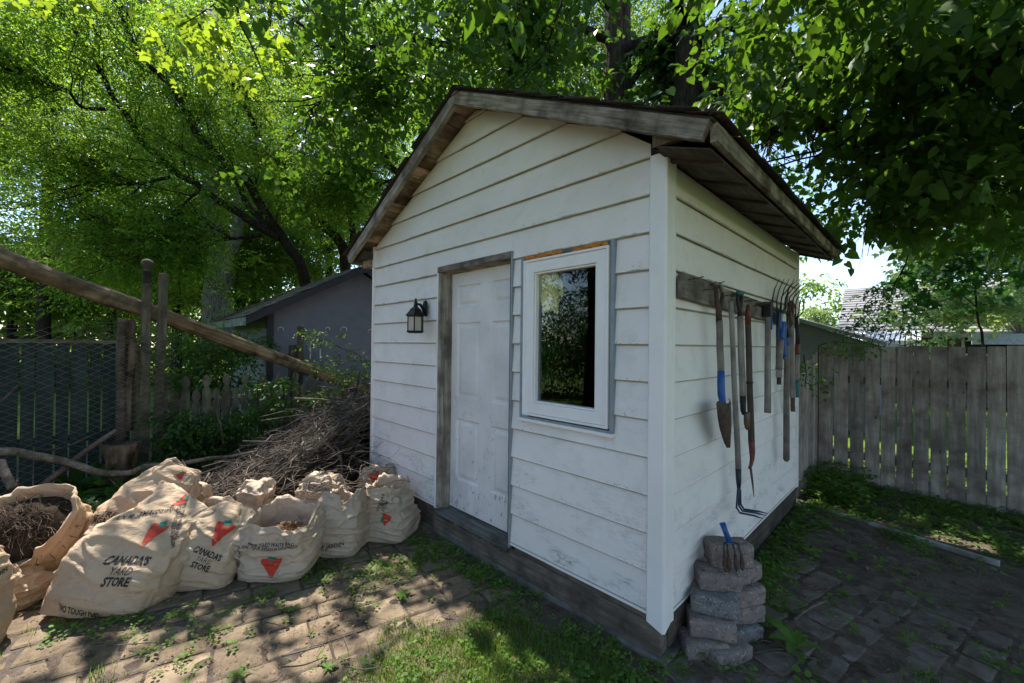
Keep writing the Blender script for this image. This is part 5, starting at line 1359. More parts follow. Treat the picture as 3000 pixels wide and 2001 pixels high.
            for i in range(620):
                a = random.uniform(0, 2*math.pi); r = math.sqrt(random.random())*1.05; p = Vector(cz)+t1*R1*r*math.cos(a)+t2*R2*r*math.sin(a)+tnv*(.145*(1-r*r)+random.uniform(-.005, .02))
                dr = random.uniform(0, 6.28); pts = [p]; ln = random.uniform(.02, .05)
                for q in range(4):
                    dr += random.uniform(-.9, .9); p = p+(t1*math.cos(dr)+t2*math.sin(dr)-Vector((0, 0, .35)))*ln*.6+tnv*random.uniform(-.008, .012); pts.append(p)
                rb.tube(pts, random.uniform(.0009, .0024), 3, caps=False)
            o = rb.build('root_fibres', M_['root'], bagroot); o['kind'] = 'stuff'
    # flat print carried by the sack's own surface
    rg = gr[int(NZ*.4)]; sg = np.linalg.norm(np.roll(rg, -1, 0)-rg, axis=1); arc = np.concatenate([[0], np.cumsum(sg)]); per_ = arc[-1]
    def samp(px, py, face=0.0):
        kf = (face/(2*math.pi)*NT) % NT; a0 = float(np.interp(kf, np.arange(NT+1), arc)); th = float(np.interp((a0+px) % per_, arc, np.arange(NT+1))); ti = min(max(py/h, 0), .999)*NZ
        k0 = int(math.floor(th)); fk = th-k0; i0 = int(ti); fi = ti-i0
        g = lambda i, k: gr[min(i, NZ), k % NT]
        p = (g(i0, k0)*(1-fk)+g(i0, k0+1)*fk)*(1-fi)+(g(i0+1, k0)*(1-fk)+g(i0+1, k0+1)*fk)*fi
        nn = np.cross(g(i0, k0+1)-g(i0, k0), g(i0+1, k0)-g(i0, k0)); l = np.linalg.norm(nn)
        nn = nn/l if l > 1e-9 else np.array([0, 0, 1.0])
        out = p-np.array(ctr(py/h))
        if nn@out < 0: nn = -nn
        return p, nn
    for kind, x, y, size, rot, *ex in prints:
        face = ex[0] if ex else 0.0
        body_ = ex[1] if len(ex) > 1 else None
        if kind == 'text': lst = [('printed_lettering',)+text_mesh(body_, size, .02, .12)+(M_['inkblack'],)]
        elif kind == 'brand':
            a = text_mesh("CANADA'S", size, .04, .12); b_ = text_mesh("YARD", size*.95, -.004, .2); c2 = text_mesh("STORE", size, .04, .12)
            lst = []
            for (V_, F_c), dy in ((a, size*.85), (b_, 0), (c2, -size*.85)):
                V_ = V_.copy(); V_[:, 1] += dy; lst.append(('printed_lettering', V_, F_c, M_['inkblack']))
        else:
            V1, F1 = poly_mesh(tri_outline(), 'tri', .015, size); V2_, F2 = poly_mesh(leaf_outline(), 'leaf', .012, size*.46); V2_ = V2_.copy(); V2_[:, 1] += size*.62
            lst = [('printed_triangle', V1, F1, M_['inkred']), ('printed_maple_leaf', V2_, F2, M_['inkgreen'])]
        c_r, s_r = math.cos(R_(rot)), math.sin(R_(rot))
        for qi, (nm, V_, F_c, mt) in enumerate(lst):
            out = []
            for v in V_:
                xx = x+v[0]*c_r-v[1]*s_r; yy = y+v[0]*s_r+v[1]*c_r
                p, nn = samp(xx, yy, face); out.append(p+nn*(.0028+(.0012 if nm == 'printed_maple_leaf' else 0)))
            mk(nm, np.array(out), F_c, mt, bagroot)
    return bagroot

FLAT = [(0, .55), (.08, .86), (.35, 1.04), (.62, 1.0), (.8, .95), (.92, 1.0), (1, 1.05)]
FLATF = [(0, .65), (.08, .9), (.35, 1.1), (.6, .9), (.8, .45), (.92, .20), (1, .06)]
g0_ = G+.005
# the big one in front
bag('large kraft yard bag in front, leaning back with bold store print facing up', (-2.60, -2.08, g0_), -27, .58, .42, .54, lean=(.34, -.28), pr=[(0, .95), (.1, 1.02), (.35, 1.08), (.6, .98), (.78, .78), (.9, .75), (1, .85)], pf=FLATF, seed=1, wr=1.3, mat_='paper_tan',
    prints=[('brand', .07, .20, .048, 14), ('logo', .06, .36, .062, 8), ('text', -.06, .022, .028, -2, 0, 'TWO TOUGH PLIES'), ('logo', -.02, .50, .035, -20), ('text', .11, .44, .024, -30, 0, 'PAPER YARD WASTE BAG\nSAC POUR RÉSIDUS DE JARDIN'), ('logo', -.05, .22, .07, 10, -1.35), ('text', -.12, .40, .032, 26, 0, 'POUR LE MAGASIN')])
bag('second kraft bag with store print, slumped behind the right flank of the large front bag', (-2.52, -1.64, g0_), -30, .44, .36, .46, lean=(.20, -.18), pr=[(0, .9), (.1, 1.02), (.35, 1.05), (.7, .85), (1, .5)], pf=FLATF, seed=2, wr=1.25, mat_='paper_tan',
    prints=[('brand', .05, .17, .038, -3), ('logo', .05, .31, .072, 4)])
bag('round open bag standing upright with its rim folded wide and mouth towards the viewer', (-2.36, -1.15, g0_), -42, .49, .46, .41, lean=(.02, .03), pr=[(0, .82), (.06, .97), (.3, 1.06), (.7, 1.02), (.9, .92), (1, .86)], open_=1.0, depth=.42, seed=3, wr=1.3, rimvar=.09,
    prints=[('text', .03, .29, .027, 0, 0, 'PAPER YARD WASTE BAG\nSAC POUR RÉSIDUS DE JARDIN'), ('logo', .05, .155, .075, 3), ('text', -.19, .2, .022, 80, 0, 'POUR LE JARDIN')])
bag('open bag printed LE JARDIN with its front lip sagging low, third from the shed', (-2.38, -.72, g0_), -50, .42, .40, .42, lean=(.0, -.04), pr=[(0, .9), (.06, 1.0), (.35, 1.05), (.75, .88), (1, .72)], open_=1.0, depth=.35, seed=4, wr=1.4, rimvar=.09,
    prints=[('logo', -.06, .16, .065, 12), ('text', .04, .085, .045, 14, 0, 'LE JARDIN')])
bag('rightmost bag, propped against the shed wall with a tilted red triangle', (-2.33, -.32, g0_), -55, .46, .38, .44, lean=(-.03, .0), pr=[(0, .95), (.06, 1.03), (.3, 1.05), (.7, .85), (1, .66)], open_=1.0, depth=.35, seed=5, wr=1.4, rimvar=.08,
    prints=[('logo', .09, .20, .05, 100), ('text', .06, .31, .032, 60, 0, 'CANADA\'S\nYARD\nSTORE')])
bag('tall crumpled bag rising behind the large front bag, its pointed flap up to the right', (-3.18, -2.02, g0_), -28, .58, .36, .66, lean=(.34, -.18), pr=[(0, .9), (.1, 1.0), (.4, 1.0), (.7, .85), (1, .42)], pf=[(0, .8), (.2, 1.05), (.5, .8), (.75, .35), (1, .05)], seed=6, wr=1.5, mat_='paper_tan',
    prints=[('text', -.17, .28, .04, 12, 0, 'VOTRE\nMAGASIN'), ('logo', .02, .40, .05, 20), ('logo', .05, .62, .035, 40)])
bag('open bag on its side with a dark root ball bulging from its mouth', (-3.55, -2.24, g0_), -32, .42, .42, .46, lean=(.0, .46), p_lean=1.0, pr=[(0, .7), (.1, .95), (.4, 1.0), (.8, 1.1), (1, 1.18)], pf=[(0, .7), (.1, .95), (.4, 1.0), (.8, 1.1), (1, 1.22)], open_=1.0, depth=.22, seed=7, wr=1.0, mat_='paper_tan', rimvar=.08, cont='root')
bag('open bag of dry leaves at the far left edge, behind the nearest bag', (-3.42, -2.74, g0_), -30, .46, .40, .52, lean=(.04, .10), pr=[(0, .9), (.3, 1.05), (1, .9)], open_=1.0, depth=.3, seed=8, wr=1.1, mat_='paper_tan', rimvar=.14)
bag('nearest bag at the left frame edge, upright with its paper corner peaked', (-2.60, -2.66, g0_), -22, .42, .32, .62, lean=(-.04, -.04), pr=[(0, .9), (.2, 1.05), (.6, 1.0), (.85, .9), (1, .62)], pf=FLATF, seed=9, wr=1.0, mat_='paper_tan',
    prints=[('text', .12, .355, .036, 10, 0, 'PAPER YARD WASTE BAG\nSAC POUR RÉSIDUS DE JARDIN'), ('logo', .10, .51, .05, 20), ('logo', .13, .21, .075, 12)])
bag('low bag lettered WASTE BAG, lying open between the tall flap bag and the brush', (-3.02, -1.60, g0_), -38, .46, .36, .34, lean=(.06, -.04), pr=[(0, .9), (.3, 1.05), (1, .8)], open_=1.0, depth=.3, seed=10, wr=1.4, rimvar=.12,
    prints=[('text', .05, .22, .036, 2, 0, 'PAPER YARD WASTE BAG\nSAC POUR RÉSIDUS DE JARDIN')])
bag('crumpled bag with a knotted top, standing behind the round open bag', (-2.92, -1.22, g0_), -40, .40, .32, .50, lean=(.02, -.05), pr=[(0, .95), (.3, 1.05), (.55, .75), (.7, .5), (.85, .55), (1, .35)], seed=11, wr=1.8, prints=[])
bag('half hidden bag under loose twigs behind the LE JARDIN bag', (-2.98, -.66, g0_), -50, .44, .34, .42, lean=(.02, -.03), pr=[(0, .95), (.3, 1.05), (.7, .9), (1, .55)], seed=12, wr=1.4, prints=[('text', .02, .33, .03, -6, 0, 'PAPER YARD WASTE BAG\nSAC POUR RÉSIDUS')])
bag('rearmost bag squeezed against the left shed corner, one red triangle showing', (-2.88, -.14, g0_), -55, .40, .20, .42, lean=(.0, -.02), pr=[(0, .95), (.3, 1.05), (.7, .9), (1, .6)], seed=13, wr=1.4, prints=[('logo', .0, .34, .07, 20)])
bag('small flat scrap of a bag peeping out at the far left behind the root ball', (-3.35, -1.66, g0_), -35, .34, .24, .46, lean=(.12, -.05), seed=14, wr=1.7, pr=[(0, .9), (.5, 1), (1, .4)])
bag('brown bag bottom showing beneath the root ball bag', (-3.02, -2.50, g0_), -30, .34, .24, .26, lean=(.0, .0), seed=15, wr=1.2, mat_='paper_tan', pr=[(0, .9), (.5, 1), (1, .4)])

# ================================================================== brush pile against the shed
bpile = thing('brush_pile', (-4.1, -.3, G), 'large heap of dead grey brown sticks and branches piled against the left shed wall', 'brush pile')
def pile_h(x, y):
    a = math.exp(-((x+3.75)/1.35)**2*(1 if x < -3.75 else .2))*math.exp(-((y-.35)/1.35)**2 if y < .35 else -((y-.35)/2.0)**2)
    return G+1.04*a
nx, ny = 40, 46; xs = np.linspace(-6.0, -3.36, nx); ys = np.linspace(-2.2, 2.6, ny)
Vp = [(x, y, max(G-.03, pile_h(x, y)-.20+.05*mnoise.noise(Vector((x*4, y*4, 0))))) for x in xs for y in ys]
Fp = [(i*ny+j, (i+1)*ny+j, (i+1)*ny+j+1, i*ny+j+1) for i in range(nx-1) for j in range(ny-1)]
o = mk('debris_core', np.array(Vp), Fp, M_['core'], bpile, smooth=True)
def stick_pts(L0, r0, main):
    while True:
        x = random.uniform(-5.4, -3.40) if random.random() < .6 else random.uniform(-4.3, -3.38); y = random.uniform(-1.9, 1.4)
        hh = pile_h(x, y)
        if hh > G+.08: break
    dep_ = abs(random.gauss(0, .10)); z = hh-dep_
    if random.random() < .18: x = random.uniform(-3.9, -3.4); y = random.uniform(-1.0, .1); hh = pile_h(x, y); z = random.uniform(G+.05, hh)
    a = R_(random.gauss(222, 42)) if random.random() < .55 else random.uniform(0, 6.28)
    dx, dy = math.cos(a), math.sin(a); e = .1
    sl_ = (pile_h(x+dx*e, y+dy*e)-hh)/e; dz = sl_*.75+random.gauss(0, .24)
    d = Vector((dx, dy, dz)).normalized(); Ln = L0; pts = []; m = 6
    c1 = random.gauss(0, .10)*Ln; c2 = random.gauss(0, .06)*Ln; sd_ = random.random()*99
    n1 = d.orthogonal().normalized(); n2 = d.cross(n1)
    for k in range(m+1):
        t = k/m-.5
        p = Vector((x, y, z))+d*Ln*t+n1*c1*(t*t*4-1)*.5+n2*c2*math.sin(t*6)+Vector((mnoise.noise(Vector((t*4, sd_, 0))), mnoise.noise(Vector((t*4, sd_, 5))), mnoise.noise(Vector((t*4, sd_, 9)))))*.05*Ln
        if p.x > -3.36: p.x = -3.36-random.uniform(0, .01)
        if p.z < G+.01: p.z = G+.01+random.uniform(0, .02)
        pts.append(p)
    return pts
for i in range(230):
    L0 = random.uniform(.6, 1.9); r0 = random.uniform(.0045, .0125)*(1.3 if L0 > 1.4 else 1)
    pts = stick_pts(L0, r0, True)
    mb = MB().tube(pts, [r0*(1-.6*k/6) for k in range(7)], 6)
    for s in range(random.randint(0, 3)):
        k = random.randint(2, 5); p = pts[k]; q = pts[k]-pts[k-1]; q = (q.normalized()+Vector((random.gauss(0, .5), random.gauss(0, .5), random.gauss(0.1, .5)))).normalized()
        l = random.uniform(.1, .35); mb.tube([p, p+q*l*.5+Vector((0, 0, random.uniform(-.03, .03))), p+q*l], [r0*.5, r0*.4, r0*.2], 4)
    mb.build('stick', M_['stick'], bpile, smooth=True)
mb = MB()
for i in range(2900):
    pts = stick_pts(random.uniform(.25, 1.1), 0, False); r0 = random.uniform(.0018, .006)
    mb.tube(pts[::1], [r0*(1-.6*k/6) for k in range(7)], 4, caps=False)
# loose twigs that reach over the bags
for i in range(110):
    x = random.uniform(-3.3, -2.6); y = random.uniform(-1.1, -.05); z = G+random.uniform(.30, .55); a = random.uniform(0, 6.28); l = random.uniform(.15, .5)
    p = Vector((x, y, z)); d = Vector((math.cos(a), math.sin(a), random.gauss(0, .25)))
    pts = [p, p+d*l*.35+Vector((0, 0, .02)), p+d*l*.7+Vector((random.gauss(0, .03), random.gauss(0, .03), .0)), p+d*l]
    pts = [Vector((q.x, min(q.y, -.03), q.z)) for q in pts]
    mb.tube(pts, [.0035, .003, .002, .001], 4, caps=False)
o = mb.build('twigs', M_['stick'], bpile, smooth=True); o['kind'] = 'stuff'
for i, (pts, r) in enumerate((
        ([P(968, 1305, 4.7), P(965, 1230, 4.75), P(985, 1150, 4.8), P(1000, 1080, 4.85), P(1030, 1035, 4.9), P(1062, 1018, 4.95)], .010),
        ([P(1000, 1410, 4.1), P(998, 1340, 4.2), P(985, 1310, 4.3), P(955, 1270, 4.4), P(935, 1225, 4.5)], .014),
        ([P(1010, 1330, 4.1), P(1060, 1322, 4.0), P(1105, 1330, 3.9), P(1150, 1348, 3.8), P(1168, 1362, 3.75)], .004),
        ([P(920, 1408, 3.5), P(1000, 1430, 3.4), P(1090, 1430, 3.4), P(1165, 1408, 3.45), P(1205, 1412, 3.4)], .004),
        ([P(860, 1250, 4.7), P(890, 1180, 4.8), P(880, 1140, 4.8), P(872, 1120, 4.8)], .008))):
    limb('stick', pts, r, r*.45, M_['stick'], None, None, 6, i+30, parent=bpile)
# ================================================================== vegetation
def leafshape(kind):
    "outline (x across, y along) of one leaf as a fan around the midrib; returns verts, tris"
    if kind == 'small':
        v = [(0, 0, 0), (-.27, .45, .07), (0, 1, -.05), (.27, .45, .07)]; f = [(0, 3, 2), (0, 2, 1)]
    elif kind == 'oval':
        v = [(0, 0, 0), (-.30, .28, .06), (-.27, .65, .05), (0, 1, -.08), (.27, .65, .05), (.30, .28, .06)]; f = [(0, 5, 3), (5, 4, 3), (0, 3, 1), (1, 3, 2)]
    elif kind == 'heart':
        v = [(0, .08, 0), (-.26, -.04, .03), (-.46, .22, .06), (-.38, .58, .04), (0, 1.05, -.12), (.38, .58, .04), (.46, .22, .06), (.26, -.04, .03), (0, .5, -.02)]
        f = [(0, 7, 8), (7, 6, 8), (6, 5, 8), (5, 4, 8), (4, 3, 8), (3, 2, 8), (2, 1, 8), (1, 0, 8)]
    elif kind == 'maple':
        o = [(0, 0), (.18, -.06), (.42, .06), (.34, .22), (.62, .52), (.36, .50), (.24, .58), (.16, .72), (0, 1.05)]
        o = o+[(-x, y) for x, y in o[-2:0:-1]]
        v = [(x, y, .05*abs(x)-.06*y*y) for x, y in o]+[(0, .38, 0)]; n = len(o); f = [(i, (i+1) % n, n) for i in range(n)]
    elif kind == 'round':
        v = [(0, 0, 0)]+[(.45*math.sin(a), .5-.5*math.cos(a), .03) for a in np.linspace(.7, 5.6, 6)]; f = [(0, i+1, i) for i in range(1, 6)]
    return np.array(v, float), np.array(f)
def spray(kind, K, twig, size, droop=.25, spread=1.0, seed=0, flatten=.45):
    r = np.random.default_rng(seed); lv, lf = leafshape(kind); V = []; Fa = []
    for i in range(K):
        t = (i+1)/K; side = 1 if i % 2 else -1
        px = np.array([r.normal(0, .03)*twig, t*twig, -droop*twig*t*t+r.normal(0, .03)*twig])
        ang_ = side*(.9+r.normal(0, .35))*spread if i < K-1 else r.normal(0, .2)
        dy = np.array([math.sin(ang_), math.cos(ang_), -.15-abs(r.normal(0, .35))]); dy /= np.linalg.norm(dy)
        up = np.array([r.normal(0, flatten), r.normal(0, flatten), 1.0]); dx = np.cross(dy, up); dx /= np.linalg.norm(dx); dz = np.cross(dx, dy)
        s = size*r.uniform(.5, 1.3); st = .35*size; cu_ = r.normal(-.05, .22); fo_ = r.normal(.12, .22); wi_ = r.uniform(.8, 1.1)
        lz = lv[:, 2:3]+cu_*lv[:, 1:2]**2+fo_*np.abs(lv[:, :1])
        B = px+dy*st+s*(wi_*lv[:, :1]*dx+lv[:, 1:2]*dy+lz*dz)
        Fa.append(lf+len(V)*len(lv)); V.append(B)
    return np.concatenate(V), np.concatenate(Fa)
def scatter(name, sprays, pos, yaw, pitch, scl, mat, parent, droll=.5, gap=True, kind=None, loc=None):
    "place many sprays; each is a small leafy twig with its own heading"
    VV = []; FF = []; n0 = 0; pos = np.asarray(pos)
    which = rng.integers(0, len(sprays), len(pos))
    for si, (sv, sf) in enumerate(sprays):
        m = which == si; P_ = pos[m]; k = len(P_)
        if k == 0: continue
        a = yaw[m]; b_ = pitch[m]; c = rng.normal(0, droll, k)
        d = np.stack([np.cos(a)*np.cos(b_), np.sin(a)*np.cos(b_), np.sin(b_)], -1)
        up = np.tile([0, 0, 1.0], (k, 1)); x = np.cross(d, up); x /= np.linalg.norm(x, axis=1, keepdims=True)+1e-9; z = np.cross(x, d)
        x2 = x*np.cos(c)[:, None]+z*np.sin(c)[:, None]; z2 = -x*np.sin(c)[:, None]+z*np.cos(c)[:, None]
        R3 = np.stack([x2, d, z2], -1)                        # columns
        W3 = np.einsum('kij,vj->kvi', R3, sv)*scl[m][:, None, None]+P_[:, None, :]
        VV.append(W3.reshape(-1, 3)); f = sf[None]+(np.arange(k)*len(sv))[:, None, None]+n0
        FF.append(f.reshape(-1, 3)); n0 += k*len(sv)
    return_o = mk(name, np.concatenate(VV), np.concatenate(FF), mat, parent, loc=loc)
    if kind: return_o['kind'] = kind
    return return_o
SUNV = np.array(SUN)
def lit_keep(pos, keep=.03):
    "gaps cut into the canopy along sun rays, to light the bags and the paving"
    t = (pos[:, 2]-(G+.2))/SUNV[2]; gx = pos[:, 0]-SUNV[0]*t; gy = pos[:, 1]-SUNV[1]*t
    n1 = np.array([mnoise.noise(Vector((a*1.5, b*1.5, 3.3))) for a, b in zip(gx, gy)])
    lit = (gx > -3.9) & (gx < -.55+.25*n1) & (gy < -.15+.15*n1) & (gy > -3.6) & (n1 < .40)
    lit |= (gx > -1.6) & (gx < -.35+.2*n1) & (gy < -.38) & (gy > -2) & (n1 < .36)
    lit |= (np.abs(gx-1.9+.3*n1) < .5) & (np.abs(gy-2.35) < .10)
    return (~lit) | (rng.random(len(pos)) < keep)
def cloud(n, centers, radii, hollow=.0):
    "points in a union of ellipsoids, gathered in smaller clumps"
    out = []
    per = np.array([r[0]*r[1]*r[2] for r in radii]); per = per/per.sum()
    for (c, r, p) in zip(centers, radii, per):
        k = max(8, int(n*p)); m = max(4, k//14)
        g = rng.normal(size=(m, 3)); g /= np.linalg.norm(g, axis=1, keepdims=True); rad = rng.random(m)**.42
        cl = g*rad[:, None]
        pts = cl[rng.integers(0, m, k)]+rng.normal(0, .13, (k, 3))*np.array([1, 1, .6])
        out.append(np.array(c)+pts*np.array(r))
    return np.concatenate(out)
def branchset(name, paths, mat, parent, n=6):
    mb = MB()
    for pts, r0, r1 in paths:
        ps = [Vector(p) for p in pts]; m = len(ps)
        mb.tube(ps, [r0+(r1-r0)*(i/(m-1))**.8 for i in range(m)], n, caps=False)
    return mb.build(name, mat, parent, smooth=True)
def smooth_path(pts, k=5, wob=.0, seed=0):
    ps = [Vector(p) for p in pts]; res = []; m = len(ps)
    for i in range(m-1):
        a = ps[max(0, i-1)]; b_ = ps[i]; c = ps[i+1]; d = ps[min(m-1, i+2)]
        for q in range(k):
            t = q/k; res.append(.5*((2*b_)+(c-a)*t+(2*a-5*b_+4*c-d)*t*t+(3*b_-a-3*c+d)*t**3))
    res.append(ps[-1])
    return [p+wob*Vector((mnoise.noise(p*1.7+Vector((seed, 0, 0))), mnoise.noise(p*1.7+Vector((0, seed, 9))), mnoise.noise(p*1.7+Vector((9, 0, seed))))) for p in res]
def twigs_from(paths, n, ln, r0, updir=(0, 0, .25), child=2, seed=0):
    "side branches and twiglets growing off limb paths; returns paths and leaf anchor points"
    rr = random.Random(seed); out = []; tips = []
    for i in range(n):
        pts, ra, rb = rr.choice(paths); k = rr.randint(len(pts)//5, len(pts)-2); p = Vector(pts[k]); ax = (Vector(pts[k+1])-p).normalized()
        perp = Vector((rr.gauss(0, 1), rr.gauss(0, 1), rr.gauss(0, .6))); perp = (perp-ax*perp.dot(ax)).normalized()
        d = (ax*.75+perp*.8+Vector(updir)).normalized(); L_ = ln*rr.uniform(.5, 1.3); q = [p]
        for s in range(6):
            d = (d+Vector((rr.gauss(0, .16), rr.gauss(0, .16), rr.gauss(.0, .12)))).normalized(); q.append(q[-1]+d*L_/6)
            tips.append((q[-1], math.atan2(d.y, d.x)))
        r = r0*rr.uniform(.6, 1.2); out.append((q, r, r*.25))
        for c in range(child):
            k2 = rr.randint(1, 5); dd = (d+Vector((rr.gauss(0, .6), rr.gauss(0, .6), rr.gauss(0, .4)))).normalized(); l2 = L_*rr.uniform(.25, .5)
            w2 = [q[k2], q[k2]+dd*l2*.5+Vector((0, 0, rr.gauss(0, .03))), q[k2]+dd*l2]; out.append((w2, r*.45, r*.12)); tips.append((w2[1], math.atan2(dd.y, dd.x))); tips.append((w2[2], math.atan2(dd.y, dd.x)))
    return out, tips
def rnd(n, s=.25, m=0.0): return rng.normal(m, s, n)
def leafy(name, sprays, pos, mat, parent, scale=(.75, 1.3), outc=None, gap=True, droop=-.15, gapkeep=.03, kind=None, loc=None):
    pos = np.asarray(pos, float)
    if gap: pos = pos[lit_keep(pos, gapkeep)]
    n = len(pos); yaw = rng.uniform(0, 2*np.pi, n)
    if outc is not None:
        o_ = pos-np.array(outc); yaw = np.arctan2(o_[:, 1], o_[:, 0])+rnd(n, .7)
    return scatter(name, sprays, pos, yaw, rnd(n, .3, droop), rng.uniform(*scale, n), mat, parent, kind=kind, loc=loc)

S_small = [spray('small', 16, .42, .062, seed=i) for i in range(6)]
S_bg = [spray('small', 14, .7, .13, seed=20+i) for i in range(5)]
S_lin = [spray('heart', 7, .34, .10, droop=.35, seed=40+i, flatten=.35) for i in range(7)]
S_lin2 = [spray('heart', 8, .42, .105, droop=.35, seed=60+i, flatten=.35) for i in range(6)]
S_maple = [spray('maple', 9, .40, .11, droop=.3, seed=80+i) for i in range(5)]
S_mapbig = [spray('maple', 6, .36, .17, droop=.45, seed=90+i, flatten=.3) for i in range(5)]
S_shrub = [spray('oval', 11, .26, .055, droop=.3, seed=100+i) for i in range(6)]
S_vine = [spray('oval', 7, .20, .045, droop=.3, seed=110+i) for i in range(5)]

# ---- left ash-leaved maple: several limbs sweeping up to the left over the green fence
tl = thing('ash_leaf_maple', tuple(P(930, 1100, 9.6)*np.array([1, 1, 0])+np.array([0, 0, G])) if False else (P(905, 990, 9.6).x, P(905, 990, 9.6).y, G),
           'tall leaning tree with fine bright foliage, its limbs fanning up left behind the grey shed', 'tree')
def zp(pts, s=1.8085): return [P(a/s, b_/s, d) for a, b_, d in pts]
L1 = smooth_path([P(905, 990, 9.6)]+zp([(1600, 1430, 9.4), (1540, 1320, 9.2), (1480, 1240, 9.1), (1400, 1100, 8.9), (1300, 950, 8.7), (1180, 850, 8.5), (1070, 740, 8.3), (1000, 620, 8.1), (940, 520, 8.0), (870, 420, 7.8), (790, 340, 7.6), (700, 190, 7.4), (640, 50, 7.2), (560, -150, 7.0)]), 4, .06)
L2 = smooth_path(zp([(1480, 1262, 9.1), (1340, 1180, 8.9), (1200, 1090, 8.7), (1040, 980, 8.5), (920, 900, 8.3), (770, 770, 8.0), (700, 660, 7.8), (600, 530, 7.6), (560, 460, 7.5), (500, 340, 7.3), (450, 230, 7.2), (330, 60, 7.0), (200, -150, 6.8)]), 4, .06, 3)
L3 = smooth_path(zp([(1450, 1230, 9.2), (1330, 1110, 9.6), (1240, 900, 9.8), (1200, 760, 10), (1060, 560, 10), (960, 400, 10), (850, 200, 10), (760, -50, 10)]), 4, .06, 5)
L4 = smooth_path(zp([(1390, 1240, 9.0), (1270, 1260, 8.8), (1080, 1275, 8.5), (860, 1270, 8.2), (700, 1275, 8.0), (560, 1300, 7.8)]), 4, .05, 6)
L5 = smooth_path(zp([(1040, 1010, 8.5), (980, 1080, 8.3), (900, 1200, 8.1), (870, 1330, 8.0)]), 4, .05, 7)
L6 = smooth_path(zp([(900, 930, 8.3), (700, 980, 8.0), (520, 970, 7.7), (370, 960, 7.5)]), 4, .05, 8)
L7 = smooth_path(zp([(560, 570, 7.6), (430, 560, 7.3), (340, 470, 7.0), (220, 450, 6.8), (60, 380, 6.6), (-120, 300, 6.4)]), 4, .05, 9)
LP = [(L1, .13, .025), (L2, .09, .02), (L3, .09, .02), (L4, .045, .01), (L5, .03, .01), (L6, .035, .01), (L7, .035, .01)]
branchset('limbs', LP, M_['barkd'], tl, 10)
tw1, tips1 = twigs_from(LP, 230, 1.5, .018, child=3, seed=1)
o = branchset('twigs', tw1, M_['barkd'], tl, 4); o['kind'] = 'stuff'
tp = np.array([tuple(p) for p, a in tips1]); tp = tp[rng.random(len(tp)) < .85]; tp = np.repeat(tp, 2, 0)+rng.normal(0, .14, (len(tp)*2, 3))
cl = cloud(1700, [tuple(P(u, v, d)) for u, v, d in ((150, 180, 8.0), (420, 300, 8.8), (620, 560, 9.6), (250, 560, 9.0), (700, 250, 9.5), (40, 760, 9.0), (480, 820, 10), (420, 40, 7.4), (-250, 350, 7.5), (760, 760, 10.5))],
          [(2.4, 2.2, 1.4), (2.2, 2.2, 1.5), (2.0, 2.0, 1.4), (2.2, 2.2, 1.2), (2.0, 2.2, 1.6), (1.8, 1.8, .9), (1.8, 1.8, .9), (2.0, 2.2, 1.3), (2.2, 2.2, 1.8), (1.4, 1.6, .8)])
leafy('crown', S_small, np.concatenate([tp, cl]), M_['leaf_small'], tl)

# ---- second tree, right of it, with crooked twiggy limbs
t2 = thing('twiggy_tree', (P(1000, 990, 10).x, P(1000, 990, 10).y, G), 'crooked tree with many thin twigs between grey shed roof and white shed rake', 'tree')
K1 = smooth_path([P(1010, 990, 10)]+zp([(1830, 1400, 10), (1800, 1290, 9.9), (1740, 1220, 9.8), (1650, 1140, 9.7), (1560, 1030, 9.5), (1500, 900, 9.3), (1430, 800, 9.2), (1360, 700, 9), (1300, 560, 8.8), (1150, 300, 8.6), (1000, 50, 8.4)]), 4, .06, 11)
K2 = smooth_path(zp([(1840, 1350, 10), (1880, 1230, 9.8), (1850, 1080, 9.6), (1870, 950, 9.4), (1900, 800, 9.2), (1820, 650, 9.0), (1780, 500, 8.8)]), 4, .06, 12)
K3 = smooth_path(zp([(2200, 1000, 8.6), (2100, 900, 8.7), (2030, 820, 8.8), (1960, 760, 8.9), (1850, 650, 9.0), (1700, 580, 9.0), (1500, 400, 9.0)]), 4, .06, 13)
K4 = smooth_path(zp([(2090, 950, 8.7), (1990, 970, 8.8), (1880, 975, 8.9), (1760, 1010, 9)]), 4, .06, 14)
KP = [(K1, .15, .03), (K2, .09, .02), (K3, .08, .02), (K4, .05, .02)]
branchset('limbs', KP, M_['barkd'], t2, 8)
tw2, tips2 = twigs_from(KP, 170, 1.1, .016, child=4, seed=2)
o = branchset('twigs', tw2, M_['barkd'], t2, 4); o['kind'] = 'stuff'
tp = np.array([tuple(p) for p, a in tips2]); tp = tp[rng.random(len(tp)) < .75]; tp = np.repeat(tp, 2, 0)+rng.normal(0, .16, (len(tp)*2, 3))
leafy('crown', S_small, tp, M_['leaf_small'], t2)

# ---- old grey trunk far left of the grey shed
t3 = thing('grey_trunk_tree', (P(640, 1000, 13).x, P(640, 1000, 13).y, G), 'old tree with a thick pale grey split trunk behind the long brown log', 'tree')
branchset('trunk', [(smooth_path([P(640, 1010, 13), P(640, 930, 13), P(636, 850, 13), P(645, 760, 13), P(630, 680, 13), P(610, 560, 13), P(640, 430, 13)], 4, .1, 20), .52, .18),
                    (smooth_path([P(640, 780, 13), P(690, 700, 13), P(700, 600, 13), P(720, 480, 13)], 4, .08, 21), .22, .10),
                    (smooth_path([P(632, 740, 13), P(570, 690, 12.8), P(500, 660, 12.6), P(440, 640, 12.4)], 4, .08, 22), .16, .06)], M_['barkg'], t3, 14)
c3 = cloud(1500, [tuple(P(u, v, d)) for u, v, d in ((560, 560, 13), (720, 380, 13.5), (420, 420, 13), (300, 700, 13))], [(2.6, 2.6, 1.6)]*4)
leafy('crown', S_bg, c3, M_['leaf_bg'], t3)

